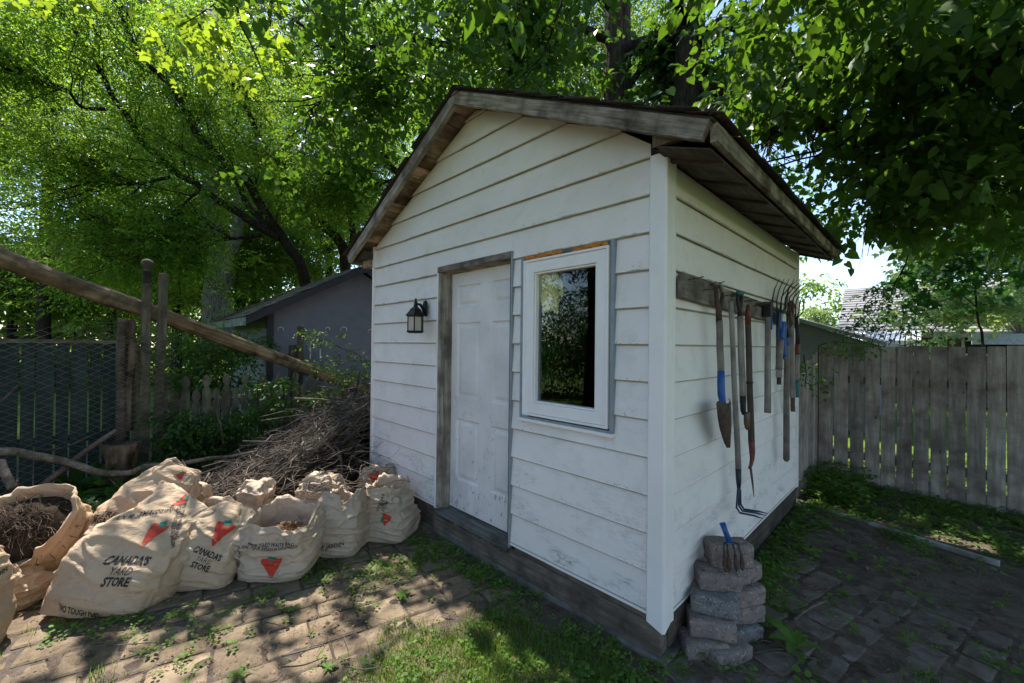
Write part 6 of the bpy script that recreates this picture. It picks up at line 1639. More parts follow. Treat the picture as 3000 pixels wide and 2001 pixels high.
# ---- bright background trees, one crown each, far beyond the fence
bgd = [((40, 800, 17), (3.5, 3.0, 1.9), 'pale leafy tree low at the left edge, beyond the green fence', 1100), ((330, 800, 18), (3.4, 3.0, 1.9), 'yellow green tree low behind the ball finial post', 1100),
       ((-250, 400, 16), (4.0, 4.0, 4.0), 'pale tree filling the gap at the upper left edge', 1600), ((250, 330, 19), (5.2, 4.5, 3.9), 'tall sunlit tree glowing behind the sweeping limbs at the upper left', 2300),
       ((820, 500, 19), (4.6, 4.2, 4.0), 'sunlit tree glowing behind the twiggy tree', 1900), ((1250, 260, 18), (4.0, 4.0, 3.6), 'bright tree behind the ridge of the white shed', 1700),
       ((760, 60, 17), (5, 4, 3.4), 'yellow green crown at the top, left of the shed ridge', 1700), ((1700, 150, 19), (5.0, 4.0, 3.5), 'bright crown seen between the two big trunks', 2300), ((150, -150, 14), (5, 4.5, 2.5), 'bright crown cut by the upper left frame edge', 900), ((700, 800, 15.5), (2.6, 2.6, 1.7), 'low bushy tree filling the gap behind the roof of the grey shed', 900), ((960, 640, 16), (3.0, 2.6, 2.2), 'leafy tree just left of the white shed rake', 1000), ((520, 700, 16), (3.0, 2.8, 2.0), 'mid green tree behind the finial post and the grey trunk', 1000)]
for (u, v, d), r, lab, n_ in bgd:
    c = P(u, v, d); tb = thing('background_tree', (c.x, c.y, G), lab, 'tree', 'trees in the neighbouring gardens')
    branchset('trunk', [(smooth_path([Vector((c.x, c.y, G)), Vector((c.x+.2, c.y, c.z*.5)), c], 3, .1, u), .22, .08), (smooth_path([Vector((c.x+.1, c.y, c.z*.55)), c+Vector((r[0]*.4, 0, r[2]*.3)), c+Vector((r[0]*.7, 0, r[2]*.6))], 3, .1, u+3), .10, .03),
                       (smooth_path([Vector((c.x+.1, c.y, c.z*.5)), c+Vector((-r[0]*.4, .5, r[2]*.2)), c+Vector((-r[0]*.7, .3, r[2]*.5))], 3, .1, u+5), .10, .03)], M_['barkd'], tb, 7)
    leafy('crown', S_bg, cloud(int(n_*1.9), [tuple(c)], [r]), M_['leaf_bg'], tb, outc=tuple(c), gap=True, scale=(.8, 1.4))
# far hedge that closes the horizon
hd = [];
for i in range(30):
    hd.append((-34+i*.35, -24+i*1.75, 2.4))
for i in range(11): hd.append((-24+i*2.0, 27+i*.3, 2.4))
for i in range(20): hd.append((-21-.2*(i % 3), -20+i*1.9, 1.0))
o = leafy('distant_hedge', S_bg, cloud(9500, hd, [(1.8, 1.8, 3.6)]*41+[(1.2, 1.4, 1.9)]*20), M_['leaf_bg'], None, gap=False, scale=(1.8, 3.0), kind='stuff', loc=(-26, 5, G))
tag(o, 'far continuous hedge closing the gardens on the left')

# ---- linden: two trunks behind the shed, one big low canopy reaching over the yard
def trunk_tree(name, base, top, r0, r1, lab, seed, limbs):
    t = thing(name, (base[0], base[1], G), lab, 'tree')
    m = 40; n = 22; vs = []; b0 = Vector(base); t0 = Vector(top)
    for i in range(m+1):
        s = i/m; c = b0.lerp(t0, s)+Vector((.05*mnoise.noise(Vector((s*3, seed, 0))), .05*mnoise.noise(Vector((s*3, seed, 4))), 0)); r = r0+(r1-r0)*s+.12*math.exp(-s*14)
        for k in range(n):
            a = 2*math.pi*k/n; q = Vector((math.cos(a)*3, math.sin(a)*3, s*3.5+seed))
            rr = r*(1+.07*mnoise.noise(q)+.05*mnoise.noise(q*2.7)); vs.append((c.x+rr*math.cos(a), c.y+rr*math.sin(a), c.z))
    MB().add(vs, [(i*n+k, i*n+(k+1) % n, (i+1)*n+(k+1) % n, (i+1)*n+k) for i in range(m) for k in range(n)]).build('trunk', M_['bark'], t, smooth=True)
    paths = [(smooth_path(p, 5, .06, seed+i), a, b_) for i, (p, a, b_) in enumerate(limbs)]
    branchset('limbs', paths, M_['barkd'], t, 9); return t, paths
b2 = P(2000, 330, 6.4); t2b = P(2030, 0, 6.4)
dz = (b2.z-G)
lin, lpaths = trunk_tree('linden_tree', (b2.x-.12, b2.y+.1, G), (t2b.x+.06, t2b.y, 10.5), .27, .19, 'large-leaved tree whose straight furrowed trunk rises over the right half of the shed roof', 31, [
    ([P(2040, 120, 6.3), P(2120, 70, 5.8), P(2230, 90, 5.2), P(2330, 160, 4.6), P(2420, 220, 4.2), P(2560, 260, 3.8), P(2760, 300, 3.4)], .10, .02),
    ([P(2040, 250, 6.3), P(2150, 285, 5.8), P(2280, 300, 5.2), P(2360, 330, 4.8), P(2480, 420, 4.4), P(2640, 520, 4.2), P(2800, 640, 4.1)], .09, .015),
    ([P(2020, 60, 6.3), P(1900, -100, 5.2), P(1700, -150, 4.0), P(1300, -100, 3.2)], .09, .02),
    ([P(2050, 0, 6.3), P(2200, -200, 5.0), P(2500, -250, 3.6), P(3000, -150, 2.8)], .09, .02),
    ([P(2330, 160, 4.6), P(2350, 250, 4.7), P(2300, 330, 4.9), P(2290, 420, 5.0)], .04, .01),
    ([P(2050, 200, 6.5), P(2300, 150, 7.4), P(2600, 100, 8.2), P(2900, 60, 8.8)], .09, .02),
    ([P(2560, 260, 3.8), P(2700, 180, 3.5), P(2900, 130, 3.2), P(3100, 60, 3.0)], .035, .01),
    ([P(2480, 420, 4.4), P(2600, 400, 4.2), P(2800, 420, 4.0), P(3000, 470, 3.8)], .03, .01)])
b1 = P(1812, 300, 7.2)
lin2, lp2 = trunk_tree('maple_tree', (b1.x, b1.y, G), (b1.x-.05, b1.y, 10), .28, .20, 'dark trunked tree left of the straight trunk, one thick bough curving between the two', 47, [
    ([P(1830, 150, 7.1), P(1900, 118, 6.9), P(1960, 125, 6.7), P(2010, 160, 6.6)], .13, .09),
    ([P(1840, 260, 7.1), P(1880, 200, 7.0), P(1930, 190, 6.9), P(1990, 250, 6.8)], .06, .03),
    ([P(1790, 120, 7.2), P(1650, 60, 6.8), P(1450, 70, 6.4), P(1330, 130, 6.2), P(1180, 110, 6.0), P(1000, 150, 5.8), P(850, 60, 5.6)], .09, .02),
    ([P(1540, 300, 6.9), P(1530, 240, 6.8), P(1515, 180, 6.7), P(1530, 100, 6.6)], .06, .03),
    ([P(1800, 30, 7.2), P(1600, -150, 6.2), P(1300, -250, 5.2), P(900, -200, 4.4)], .09, .02),
    ([P(1330, 130, 6.2), P(1230, 230, 6.2), P(1120, 260, 6.2), P(1010, 240, 6.2), P(900, 330, 6.2)], .04, .01)])
# canopy anchor points
def canopy(n):
    out = []
    while sum(len(o_) for o_ in out) < n:
        k = 6000
        p = np.stack([rng.uniform(-5.2, 5.0, k), rng.uniform(-3.6, 7.5, k), rng.uniform(2.4, 8.5, k)], -1)
        cz = np.array([mnoise.noise(Vector((a*.9, b_*.9, c*1.1))) for a, b_, c in p])
        zl = 3.75-.95*np.clip((p[:, 0]-.4)/1.4, 0, 1)+.35*np.array([mnoise.noise(Vector((a*1.1, b_*1.1, 7))) for a, b_ in p[:, :2]])
        zl = np.where(p[:, 0] < -2.2, zl+.55*(-2.2-p[:, 0]), zl)
        zl = np.where(p[:, 1] > 4.8, zl-.35*np.clip(p[:, 1]-4.8, 0, 2), zl)
        ok = (p[:, 2] > zl) & (cz > -.12)
        # thin out well above the underside: only what shades or shows is grown
        ok &= rng.random(k) < np.exp(-(p[:, 2]-zl)/1.2)
        # keep clear of the viewpoint and the roof
        d = np.linalg.norm(p-CAM, axis=1); ok &= d > 2.3
        rz = 3.39-.503*np.abs(p[:, 0]+1.6)
        ok &= ~((p[:, 0] > -3.8) & (p[:, 0] < .6) & (p[:, 1] > -.5) & (p[:, 1] < 3.4) & (p[:, 2] < rz+.35))
        # the corner by the left edge of the crown stays open
        q = p-CAM; dep = q@FW; u = 1500+F_*(q@RT)/np.maximum(dep, .1); v = 1000-F_*(q@UP)/np.maximum(dep, .1)
        infr = dep > .3
        ok &= ~(infr & (u < 560+.35*v))
        ok &= ~(infr & (dep < 4.3) & (u < 1900) & (v > 60) )
        ok &= ~(infr & (v > 700+40*cz))
        ok &= ~(infr & (u > 1730) & (u < 2090) & (v < 360) & (dep < 6.6) & (rng.random(k) < .93))
        ok &= ~(infr & (u > 1600) & (u < 2090) & (v < 340) & (dep < 6.4) & (rng.random(k) < .6))
        ok &= ~(infr & (u > 2380) & (u < 2620) & (v > 640))
        ok &= ~(infr & (u < 2420) & (u > 560) & (dep < 7) & (v > 330+.55*np.abs(u-1335)*(u < 1335)+.0))
        out.append(p[ok])
    return np.concatenate(out)[:n]
can = canopy(8400)
dcam = np.linalg.norm(can-CAM, axis=1)
left = can[:, 0] < -1.4
leafy('crown', S_lin, can[~left], M_['leaf_lin'], lin, scale=(.6, 1.15), droop=-.35)
leafy('crown', S_lin2, can[left], M_['leaf_lin'], lin2, scale=(.5, .85), droop=-.3)
tw3, tips3 = twigs_from(lpaths, 150, 1.3, .014, child=3, seed=3, updir=(0, 0, -.1)); o = branchset('twigs', tw3, M_['barkd'], lin, 4); o['kind'] = 'stuff'
tw4, tips4 = twigs_from(lp2, 150, 1.3, .014, child=3, seed=4, updir=(0, 0, 0)); o = branchset('twigs', tw4, M_['barkd'], lin2, 4); o['kind'] = 'stuff'
def vis_ok(p):
    q = p-CAM; dep = q@FW; u = 1500+F_*(q@RT)/np.maximum(dep, .1); v = 1000-F_*(q@UP)/np.maximum(dep, .1)
    bad = (dep > .3) & ((v > 690) | ((u < 1950) & (dep < 4.5)) | ((u > 1335) & (u < 2000) & (v > 300) & (dep < 6)) | ((u > 1730) & (u < 2090) & (v < 360) & (dep < 6.6)) | ((u < 2450) & (u > 900) & (v > 330) & (dep < 5.5)))
    return (~bad) & (np.linalg.norm(p-CAM, axis=1) > 1.9)
tp = np.array([tuple(p) for p, a in tips3]); tp = tp+rng.normal(0, .08, tp.shape); tp = tp[vis_ok(tp)]
leafy('crown', S_lin, tp, M_['leaf_lin'], lin, droop=-.35)
tp = np.array([tuple(p) for p, a in tips4]); tp = tp+rng.normal(0, .08, tp.shape); tp = tp[vis_ok(tp)]
leafy('crown', S_lin2, tp, M_['leaf_lin'], lin2, droop=-.3)
# bright big leaves hanging in at the top, left of the middle
branchset('bough', [(smooth_path([P(900, -200, 4.4), P(780, -160, 4.7), P(690, -40, 4.9), P(700, 60, 4.9), P(750, 150, 5.0), P(790, 260, 5.1)], 5, .04, 50), .03, .006), (smooth_path([P(690, -40, 4.9), P(600, 30, 4.8), P(520, 80, 4.7)], 4, .03, 51), .011, .004), (smooth_path([P(780, -160, 4.7), P(500, -110, 4.5), P(300, -80, 4.4), P(140, -20, 4.2)], 4, .03, 52), .015, .004)], M_['barkd'], lin2, 6)
pts = np.concatenate([rng.normal(0, 1, (42, 3))*np.array([.5, .5, .22])+np.array(P(590, 40, 5.0)), rng.normal(0, 1, (22, 3))*np.array([.3, .3, .25])+np.array(P(720, 150, 5.2)), rng.normal(0, 1, (7, 3))*np.array([.25, .2, .08])+np.array(P(140, -10, 4.6))])
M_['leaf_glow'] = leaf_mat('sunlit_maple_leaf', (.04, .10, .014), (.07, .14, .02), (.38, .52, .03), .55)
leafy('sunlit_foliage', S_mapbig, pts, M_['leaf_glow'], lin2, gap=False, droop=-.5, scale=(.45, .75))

# ---- drooping spruce behind the ridge
sp = thing('spruce_tree', (P(1620, 300, 9).x, P(1620, 300, 9).y, G), 'dark drooping spruce branches behind the shed ridge, left of the two trunks', 'tree')
S_sp = [spray('small', 26, .5, .055, droop=.5, spread=.8, seed=200+i, flatten=1.2) for i in range(4)]
c = P(1620, 150, 9)
MB().tube([(c.x, c.y, G), (c.x, c.y, c.z+3)], [.16, .05], 10).build('trunk', M_['bark'], sp, smooth=True)
pts = []
for i in range(60):
    a = random.uniform(0, 6.28); z = c.z+random.uniform(-1.3, 2.6); L_ = random.uniform(.8, 1.8)
    for s in np.linspace(.15, 1, 7): pts.append((c.x+math.cos(a)*L_*s, c.y+math.sin(a)*L_*s, z-.45*L_*s*s))
    MB
pts = np.array(pts)+rng.normal(0, .06, (len(pts), 3))
leafy('needles', S_sp, pts, M_['needle'], sp, droop=-.7)

# ---- right side: silver maple in the sun, dark sapling, vines
ma = thing('silver_maple', (P(2985, 1000, 11.5).x, P(2985, 1000, 11.5).y, G), 'pale sunlit maple beyond the board fence, its trunk at the right frame edge', 'tree')
R1 = smooth_path([Vector((P(2985, 1000, 11.5).x, P(2985, 1000, 11.5).y, G)), P(2985, 960, 11.5), P(2985, 860, 11.5), P(2970, 740, 11.4), P(2900, 640, 11.2), P(2850, 560, 11), P(2790, 480, 11)], 4, .06, 70)
R2 = smooth_path([P(2985, 930, 11.5), P(2920, 900, 11.2), P(2820, 900, 10.9), P(2700, 930, 10.6)], 4, .05, 71)
R3 = smooth_path([P(2980, 800, 11.5), P(2860, 760, 11), P(2740, 780, 10.6), P(2600, 850, 10.2)], 4, .05, 72)
R4 = smooth_path([P(2975, 750, 11.5), P(3050, 560, 11.5), P(3100, 400, 11.5)], 4, .05, 73)
R5 = smooth_path([P(3000, 980, 11.4), P(2950, 1010, 11.2), P(2925, 950, 11.1)], 4, .02, 74)
RP = [(R1, .22, .04), (R2, .07, .015), (R3, .06, .015), (R4, .1, .03)]
branchset('limbs', RP, M_['barkg'], ma, 10)
twr, tipr = twigs_from(RP, 110, 1.2, .014, child=2, seed=7); o = branchset('twigs', twr, M_['barkg'], ma, 4); o['kind'] = 'stuff'
tp = np.array([tuple(p) for p, a in tipr]); 
cm = cloud(1500, [tuple(P(u, v, d)) for u, v, d in ((2860, 700, 11), (2760, 880, 10.8), (2960, 520, 11.5), (2640, 720, 11), (2700, 560, 11.5), (2950, 880, 12))], [(1.2, 1.4, .75), (1.15, 1.2, .5), (1.4, 1.4, 1.0), (.8, 1.0, .45), (1.2, 1.2, .7), (.9, 1.0, .6)])
cm = np.concatenate([tp, cm]); q = cm-CAM; dep = q@FW; u = 1500+F_*(q@RT)/dep; v = 1000-F_*(q@UP)/dep
cm = cm[~((v > 985) | (u < 2500) | ((u < 2620) & (v < 690)) | ((u < 2760) & (v > 800) & (rng.random(len(u)) < .55)))]
leafy('crown', S_maple, cm, M_['leaf_maple'], ma, gap=False, scale=(.8, 1.3))
sap = thing('dark_sapling', (P(2868, 1050, 6.2).x, P(2868, 1050, 6.2).y, G), 'young dark leaved maple sapling rising just behind the board fence', 'sapling')
Z1 = smooth_path([Vector((P(2868, 1050, 6.2).x, P(2868, 1050, 6.2).y, G)), P(2880, 1010, 6.2), P(2868, 940, 6.2), P(2858, 850, 6.2), P(2850, 760, 6.2)], 4, .02, 75)
branchset('stem', [(Z1, .022, .008), ([P(2862, 900, 6.2), P(2790, 840, 6.1), P(2740, 800, 6.0)], .008, .004), ([P(2858, 850, 6.2), P(2920, 800, 6.3), P(2960, 790, 6.3)], .008, .004), ([P(2852, 780, 6.2), P(2800, 730, 6.1), P(2720, 700, 6)], .008, .004)], M_['barkd'], sap, 6)
pts = np.concatenate([rng.normal(0, 1, (30, 3))*np.array([.30, .2, .16])+np.array(P(u, v, 6.15)) for u, v in ((2820, 760), (2740, 800), (2930, 800), (2800, 860), (2850, 720))])
leafy('crown', [spray('maple', 6, .24, .10, droop=.4, seed=230+i) for i in range(4)], pts, M_['leaf_dark'], sap, gap=False)
rt_ = thing('small_far_tree', (P(2395, 1000, 24).x, P(2395, 1000, 24).y, G), 'small round far tree against the sky above the green roof', 'tree')
MB().tube([(P(2395, 1000, 24).x, P(2395, 1000, 24).y, G), tuple(P(2395, 930, 24))], [.12, .06], 8).build('trunk', M_['barkg'], rt_)
leafy('crown', S_bg, cloud(210, [tuple(P(2395, 915, 24)), tuple(P(2425, 905, 24))], [(1.0, 1.0, .55), (.7, .7, .45)]), M_['leaf_maple'], rt_, gap=False, scale=(.7, 1.1))
for nm, base, segs, n_, lab in (
    ('climbing_vine', (2545, 1020, 5.4), [[(2545, 1020, 5.4), (2560, 960, 5.3), (2530, 900, 5.2), (2580, 850, 5.2), (2600, 840, 5.2)], [(2600, 1010, 5.4), (2640, 960, 5.3), (2650, 900, 5.3), (2700, 930, 5.3)], [(2520, 1010, 5.4), (2500, 960, 5.3), (2540, 920, 5.2)], [(2640, 1010, 5.4), (2720, 990, 5.4), (2740, 960, 5.4)]], 95, 'thin dark leaved vine sticking up from the board fence in front of the bungalow roof'),
    ('fence_creeper', (2420, 1030, 4.8), [[(2400, 1015, 4.75), (2450, 1000, 4.8), (2500, 1005, 4.9), (2560, 1008, 5)], [(2352, 1040, 4.5), (2360, 1090, 4.4), (2358, 1130, 4.4)]], 42, 'light green creeper spilling over the corner where side fence meets board fence')):
    tv = thing(nm, (P(*base).x, P(*base).y, G), lab, 'vine'); paths = [(smooth_path([P(*q) for q in s], 4, .03, 80), .006, .003) for s in segs]
    paths[0] = ([Vector((paths[0][0][0].x, paths[0][0][0].y, G))]+paths[0][0], .006, .003)
    branchset('stem', paths, M_['barkd'], tv, 5)
    allp = np.array([tuple(p) for s, a, b_ in paths for p in s[1:]]); pts = allp[rng.integers(0, len(allp), n_)]+rng.normal(0, .045, (n_, 3))
    leafy('foliage', S_vine, pts, M_['leaf_dark'] if nm == 'climbing_vine' else M_['leaf_shrub'], tv, gap=False)

# ---- shrubs by the pickets
for nm, cs, rs, n_, lab, seed in (
    ('shrub', [(600, 1000, 5.9), (560, 1100, 5.6), (640, 1090, 5.8)], [(.42, .5, .32), (.3, .35, .35), (.45, .4, .25)], 330, 'bushy bright leaved shrub growing over the pickets right of the flat-topped post', 1),
    ('shrub', [(640, 1010, 6.6), (720, 1010, 6.6)], [(.4, .5, .25), (.35, .4, .22)], 170, 'darker wispy shrub in front of the pale side wall of the grey shed', 2),
    ('shrub', [(600, 1260, 5.3), (520, 1300, 5.2), (700, 1250, 5.5)], [(.45, .5, .35), (.3, .3, .3), (.4, .4, .25)], 300, 'shady low shrub at the foot of the pickets beside the brush pile', 3),
    ('shrub', [(830, 1140, 5.6), (900, 1160, 5.6), (780, 1190, 5.5)], [(.22, .25, .15), (.2, .25, .12), (.22, .22, .15)], 90, 'sunlit sprig shrub behind the reddish stake', 4)):
    c = P(*cs[0]); ts = thing(nm, (c.x, c.y, G), lab, 'shrub')
    paths = []
    for i in range(9):
        e = np.array(P(*random.choice(cs)))+rng.normal(0, .18, 3); paths.append((smooth_path([Vector((c.x+random.gauss(0, .08), c.y+random.gauss(0, .08), G)), (Vector((c.x, c.y, G)).lerp(Vector(e), .5))+Vector((random.gauss(0, .1), random.gauss(0, .1), 0)), Vector(e)], 4, .04, i), .009, .003))
    branchset('stems', paths, M_['barkd'], ts, 5)
    leafy('foliage', S_shrub, cloud(n_, [tuple(P(*q)) for q in cs], rs), M_['leaf_shrub'], ts, gap=False)
vn = thing('climbing_vine', (P(1090, 1080, 5.2).x-.05, P(1090, 1080, 5.2).y, G), 'trailing vine reaching from the white shed corner across the grey wall above the log', 'vine')
segs = [[(1090, 1090, 5.1), (1050, 1040, 5.2), (1000, 1020, 5.3), (960, 1000, 5.4), (920, 985, 5.4), (885, 965, 5.5)], [(1092, 1060, 5.1), (1040, 1060, 5.2), (985, 1060, 5.3), (940, 1065, 5.4)], [(1085, 1110, 5.1), (1030, 1100, 5.2), (1000, 1090, 5.2)]]
paths = [(smooth_path([P(*q) for q in s], 4, .03, 90+i), .006, .002) for i, s in enumerate(segs)]; paths.append(([Vector((paths[0][0][0].x, paths[0][0][0].y, G)), paths[0][0][0]], .007, .006))
branchset('stem', paths, M_['barkd'], vn, 5)
allp = np.array([tuple(p) for s, a, b_ in paths[:3] for p in s]); pts = allp[rng.integers(0, len(allp), 75)]+rng.normal(0, .05, (75, 3))
leafy('foliage', S_vine, pts, M_['leaf_shrub'], vn, gap=False)
ho = thing('broad_leaved_plant', (P(330, 1440, 4.4).x, P(330, 1440, 4.4).y, G), 'clump of broad green leaves between the stump and the bags', 'plant')
pts = np.array([tuple(P(random.uniform(230, 400), random.uniform(1410, 1465), 4.35)) for _ in range(34)]); 
leafy('foliage', [spray('oval', 6, .12, .15, droop=.5, seed=240+i) for i in range(4)], pts, M_['leaf_shrub'], ho, gap=False, droop=.3)

# ---- hanging cables with red insulators inside the canopy
cb = thing('service_cable', tuple(P(2180, 500, 4.6)), 'bundle of black cables with two red clips looping through the leaves above the eave', 'cable')
for i, s in enumerate(([(2160, 520, 4.9), (2230, 480, 4.7), (2330, 455, 4.6), (2420, 430, 4.5), (2560, 330, 4.6), (2900, 150, 5.2), (3200, 0, 6)],
                       [(2170, 530, 4.9), (2250, 500, 4.7), (2330, 470, 4.6), (2440, 440, 4.5), (2580, 350, 4.6), (2950, 160, 5.2)],
                       [(2280, 475, 4.7), (2320, 500, 4.65), (2360, 495, 4.6), (2375, 450, 4.55), (2360, 430, 4.5)],
                       [(2300, 460, 4.7), (2470, 510, 4.8), (2700, 560, 5.2), (3050, 600, 6.0)])):
    MB().tube(smooth_path([P(*q) for q in s], 5, .0), [.011, .010, .008, .005][i], 6).build('cable', M_['cable'], cb, smooth=True)
for u, v in ((2214, 408), (2355, 372)):
    p = P(u, v, 4.7); MB().tube([p+Vector((0, 0, .03)), p+Vector((0, 0, -.03))], [.012, .016], 8).build('red_clip', M_['redplastic'], cb); MB().tube([p+Vector((0, 0, .03)), p+Vector((.02, 0, .2))], .003, 4).build('tie', M_['cable'], cb)

# ---- trees behind the photographer that the window mirrors
rb_ = thing('rear_tree', (-4.9, -6.4, G), 'leafy tree behind the photographer, mirrored dark in the shed window', 'tree')
MB().tube([(-4.9, -6.4, G), (-4.8, -6.4, 2), (-4.9, -6.3, 6)], [.22, .18, .1], 10).build('trunk', M_['bark'], rb_, smooth=True)
leafy('crown', S_small, cloud(6500, [(-4.2, -6.4, 3.6), (-5.6, -6.0, 4.6), (-3.2, -7.0, 5), (-6.2, -7.5, 1.4), (-3.2, -6.6, 1.0), (-6.8, -5.4, 3.4), (-8.0, -4.8, 4.6)], [(1.3, 1.2, 1.3), (1.5, 1.3, 1.3), (1.5, 1.3, 1.3), (1.4, 1, 1.2), (1.2, .6, .9), (1.3, 1.1, 1.6), (1.5, 1.2, 1.6)]), M_['leaf_dark'], rb_, gap=True)
rd = [(-9, -8.5, 1.2), (-7.5, -9, 1.2), (-6, -9.3, 1.4), (-4, -9.4, 1.2), (-2, -9.6, 1.0), (0, -9.6, 1.4), (2, -9, 1.2), (4.5, -8, 1.4)]
o = leafy('rear_hedge', S_bg, cloud(2600, rd, [(1.3, 1.0, 2.2)]*len(rd)), M_['leaf_dark'], None, gap=False, kind='stuff', loc=(-3, -9, G)); tag(o, 'hedge behind the photographer')

# ================================================================== ground plants and litter
def ground_pts(n, fn, dens):
    out = []
    while len(out) < n:
        x, y = fn()
        if random.random() < dens(x, y): out.append((x, y, gz(x, y)))
    return np.array(out)
def fbm(x, y, s, k=0): return mnoise.noise(Vector((x*s, y*s, k)))+.5*mnoise.noise(Vector((x*s*2.1, y*s*2.1, k+3)))
def notshed(x, y): return not (-3.4 < x < .03 and -.03 < y < 3.3)
# grass blades
def blades(name, pts, hmin, hmax, w_, mat, label):
    n = len(pts); a = rng.uniform(0, 2*np.pi, n); h = rng.uniform(hmin, hmax, n); bend = rng.uniform(.2, .9, n)*h; ww = w_*rng.uniform(.6, 1.3, n)
    d = np.stack([np.cos(a), np.sin(a), np.zeros(n)], -1); s_ = np.stack([-np.sin(a), np.cos(a), np.zeros(n)], -1)
    p = np.asarray(pts); up = np.array([0, 0, 1.0])
    v0 = p-s_*ww[:, None]; v1 = p+s_*ww[:, None]; m_ = p+up*(h*.6)[:, None]+d*(bend*.35)[:, None]
    v2 = m_-s_*(ww*.7)[:, None]; v3 = m_+s_*(ww*.7)[:, None]; v4 = p+up*h[:, None]*.95+d*bend[:, None]
    V = np.stack([v0, v1, v3, v2, v4], 1).reshape(-1, 3); i = np.arange(n)[:, None]*5
    Fc = np.concatenate([i+np.array([[0, 1, 2]]), i+np.array([[0, 2, 3]]), i+np.array([[3, 2, 4]])], 0)
    o = mk(name, V, Fc, mat, None, loc=tuple(np.mean(p, 0))); o['kind'] = 'stuff'; o['label'] = label; return o
def d_grass(x, y):
    if not notshed(x, y): return 0
    a = 0
    if -1.35 < x < .35 and -1.6 < y < .0:
        e = fbm(x, y, 1.6, 2); a = max(0, min(1, (x+1.15+.25*e)/.3))*max(0, min(1, (-y-.16+.12*e)/.15))*max(0, min(1, (.12-x)/.15))
    return a
pts = ground_pts(24000, lambda: (random.uniform(-1.5, .3), random.uniform(-1.6, 0)), d_grass)
blades('grass', pts, .015, .06, .0016, M_['grass'], 'short green grass growing in front of the shed corner')
def d_tuft(x, y):
    if not notshed(x, y): return 0
    c = fbm(x, y, 2.6, 5); return 1.0 if c > .52 else (.08 if c > .2 else 0)
pts = ground_pts(3800, lambda: (random.uniform(-3.0, 2.4), random.uniform(-3.0, 3.0)), lambda x, y: d_tuft(x, y)*(1 if x < .1 else .5))
blades('weed_grass', pts, .02, .075, .0017, M_['grass'], 'thin tufts of grass in the joints of the paving')
# clover and creeping weeds: little three-leaf rosettes
def rosette(k, size, h, seed, kind='round'):
    r = np.random.default_rng(seed); lv, lf = leafshape(kind); V = []; Fa = []
    for i in range(k):
        a = 2*math.pi*i/k+r.normal(0, .4); tl_ = r.uniform(.2, .9); dy = np.array([math.cos(a), math.sin(a), r.uniform(-.25, .35)]); dy /= np.linalg.norm(dy)
        dx = np.cross(dy, [0, 0, 1.0]); dx /= np.linalg.norm(dx); dz = np.cross(dx, dy); s = size*r.uniform(.6, 1.2); b_ = np.array([math.cos(a), math.sin(a), 0])*s*tl_+np.array([0, 0, h*r.uniform(.4, 1.2)])
        Fa.append(lf+len(V)*len(lv)); V.append(b_+s*(lv[:, :1]*dx+lv[:, 1:2]*dy+lv[:, 2:3]*dz))
    return np.concatenate(V), np.concatenate(Fa)
RO = [rosette(k, s, h, i, kd) for i, (k, s, h, kd) in enumerate(((5, .022, .02, 'round'), (7, .024, .03, 'round'), (6, .03, .035, 'oval'), (4, .018, .012, 'round'), (8, .026, .045, 'round')))]
def plants(name, pts, mat, label, scale=(.45, 1.0), rs=RO):
    n = len(pts); o = scatter(name, rs, pts, rng.uniform(0, 6.28, n), rng.normal(0, .2, n), rng.uniform(*scale, n), mat, None, droll=.25, kind='stuff', loc=tuple(np.mean(pts, 0))); o['label'] = label; return o
def d_left(x, y):
    if not notshed(x, y) or x > .1: return 0
    c = fbm(x, y, 2.0, 8); base = max(0, (c-.1))*1.0
    wall = math.exp(-((y+.16)/.12)**2)*(.9 if x > -1.6 else .4)*(1 if c > -.15 else .2)
    gr_ = d_grass(x, y)*.35
    bagrow = math.exp(-((x+2.02-.35*(y+1.0))/.22)**2)*.5*(c > 0)
    return min(1, (base*.5 if c > .2 else .015)+wall+gr_+bagrow)
plants('creeping_weeds', ground_pts(2000, lambda: (random.uniform(-2.9, .15), random.uniform(-3.0, -.02)), d_left), M_['leaf_cover'], 'low clover like weeds along the shed timber and in the paving joints')
def d_right(x, y):
    if not notshed(x, y): return 0
    c = fbm(x, y, 1.8, 12)
    band = max(0, min(1, (y-(3.0-.2*x)+.15*c)/.25))*(.35+.65*(c > -.15))
    wall = math.exp(-((x-.12-.10*c)/.14)**2)*(1 if y > .45 else .3)
    return min(1, band*.85+wall+(.35 if c > .42 else .03)+.25*max(0, (x-1.5)))
plants('ground_cover', ground_pts(5600, lambda: (random.uniform(.0, 3.2), random.uniform(-.6, 4.45)), d_right), M_['leaf_cover'], 'low green ground cover spreading from the board fence over the shaded paving', (.6, 1.4))
def d_side(x, y): return 1.0 if y < 4.45 else 0
pts = ground_pts(300, lambda: (random.uniform(-.0, .5), random.uniform(3.3, 4.4)), d_side); pts[:, 2] += rng.uniform(0, .2, len(pts))
plants('corner_weeds', pts, M_['leaf_cover'], 'taller weeds crowding the corner behind the shed', (1.2, 2.2))
pts = ground_pts(1500, lambda: (random.uniform(-5.4, -3.0), random.uniform(-3.4, -.6)), lambda x, y: .8 if fbm(x, y, 1.5, 30) > -.1 else .1)
plants('shade_weeds', pts, M_['leaf_shrub'], 'shaded weeds between the bags and the chain link mesh', (1.0, 2.4))
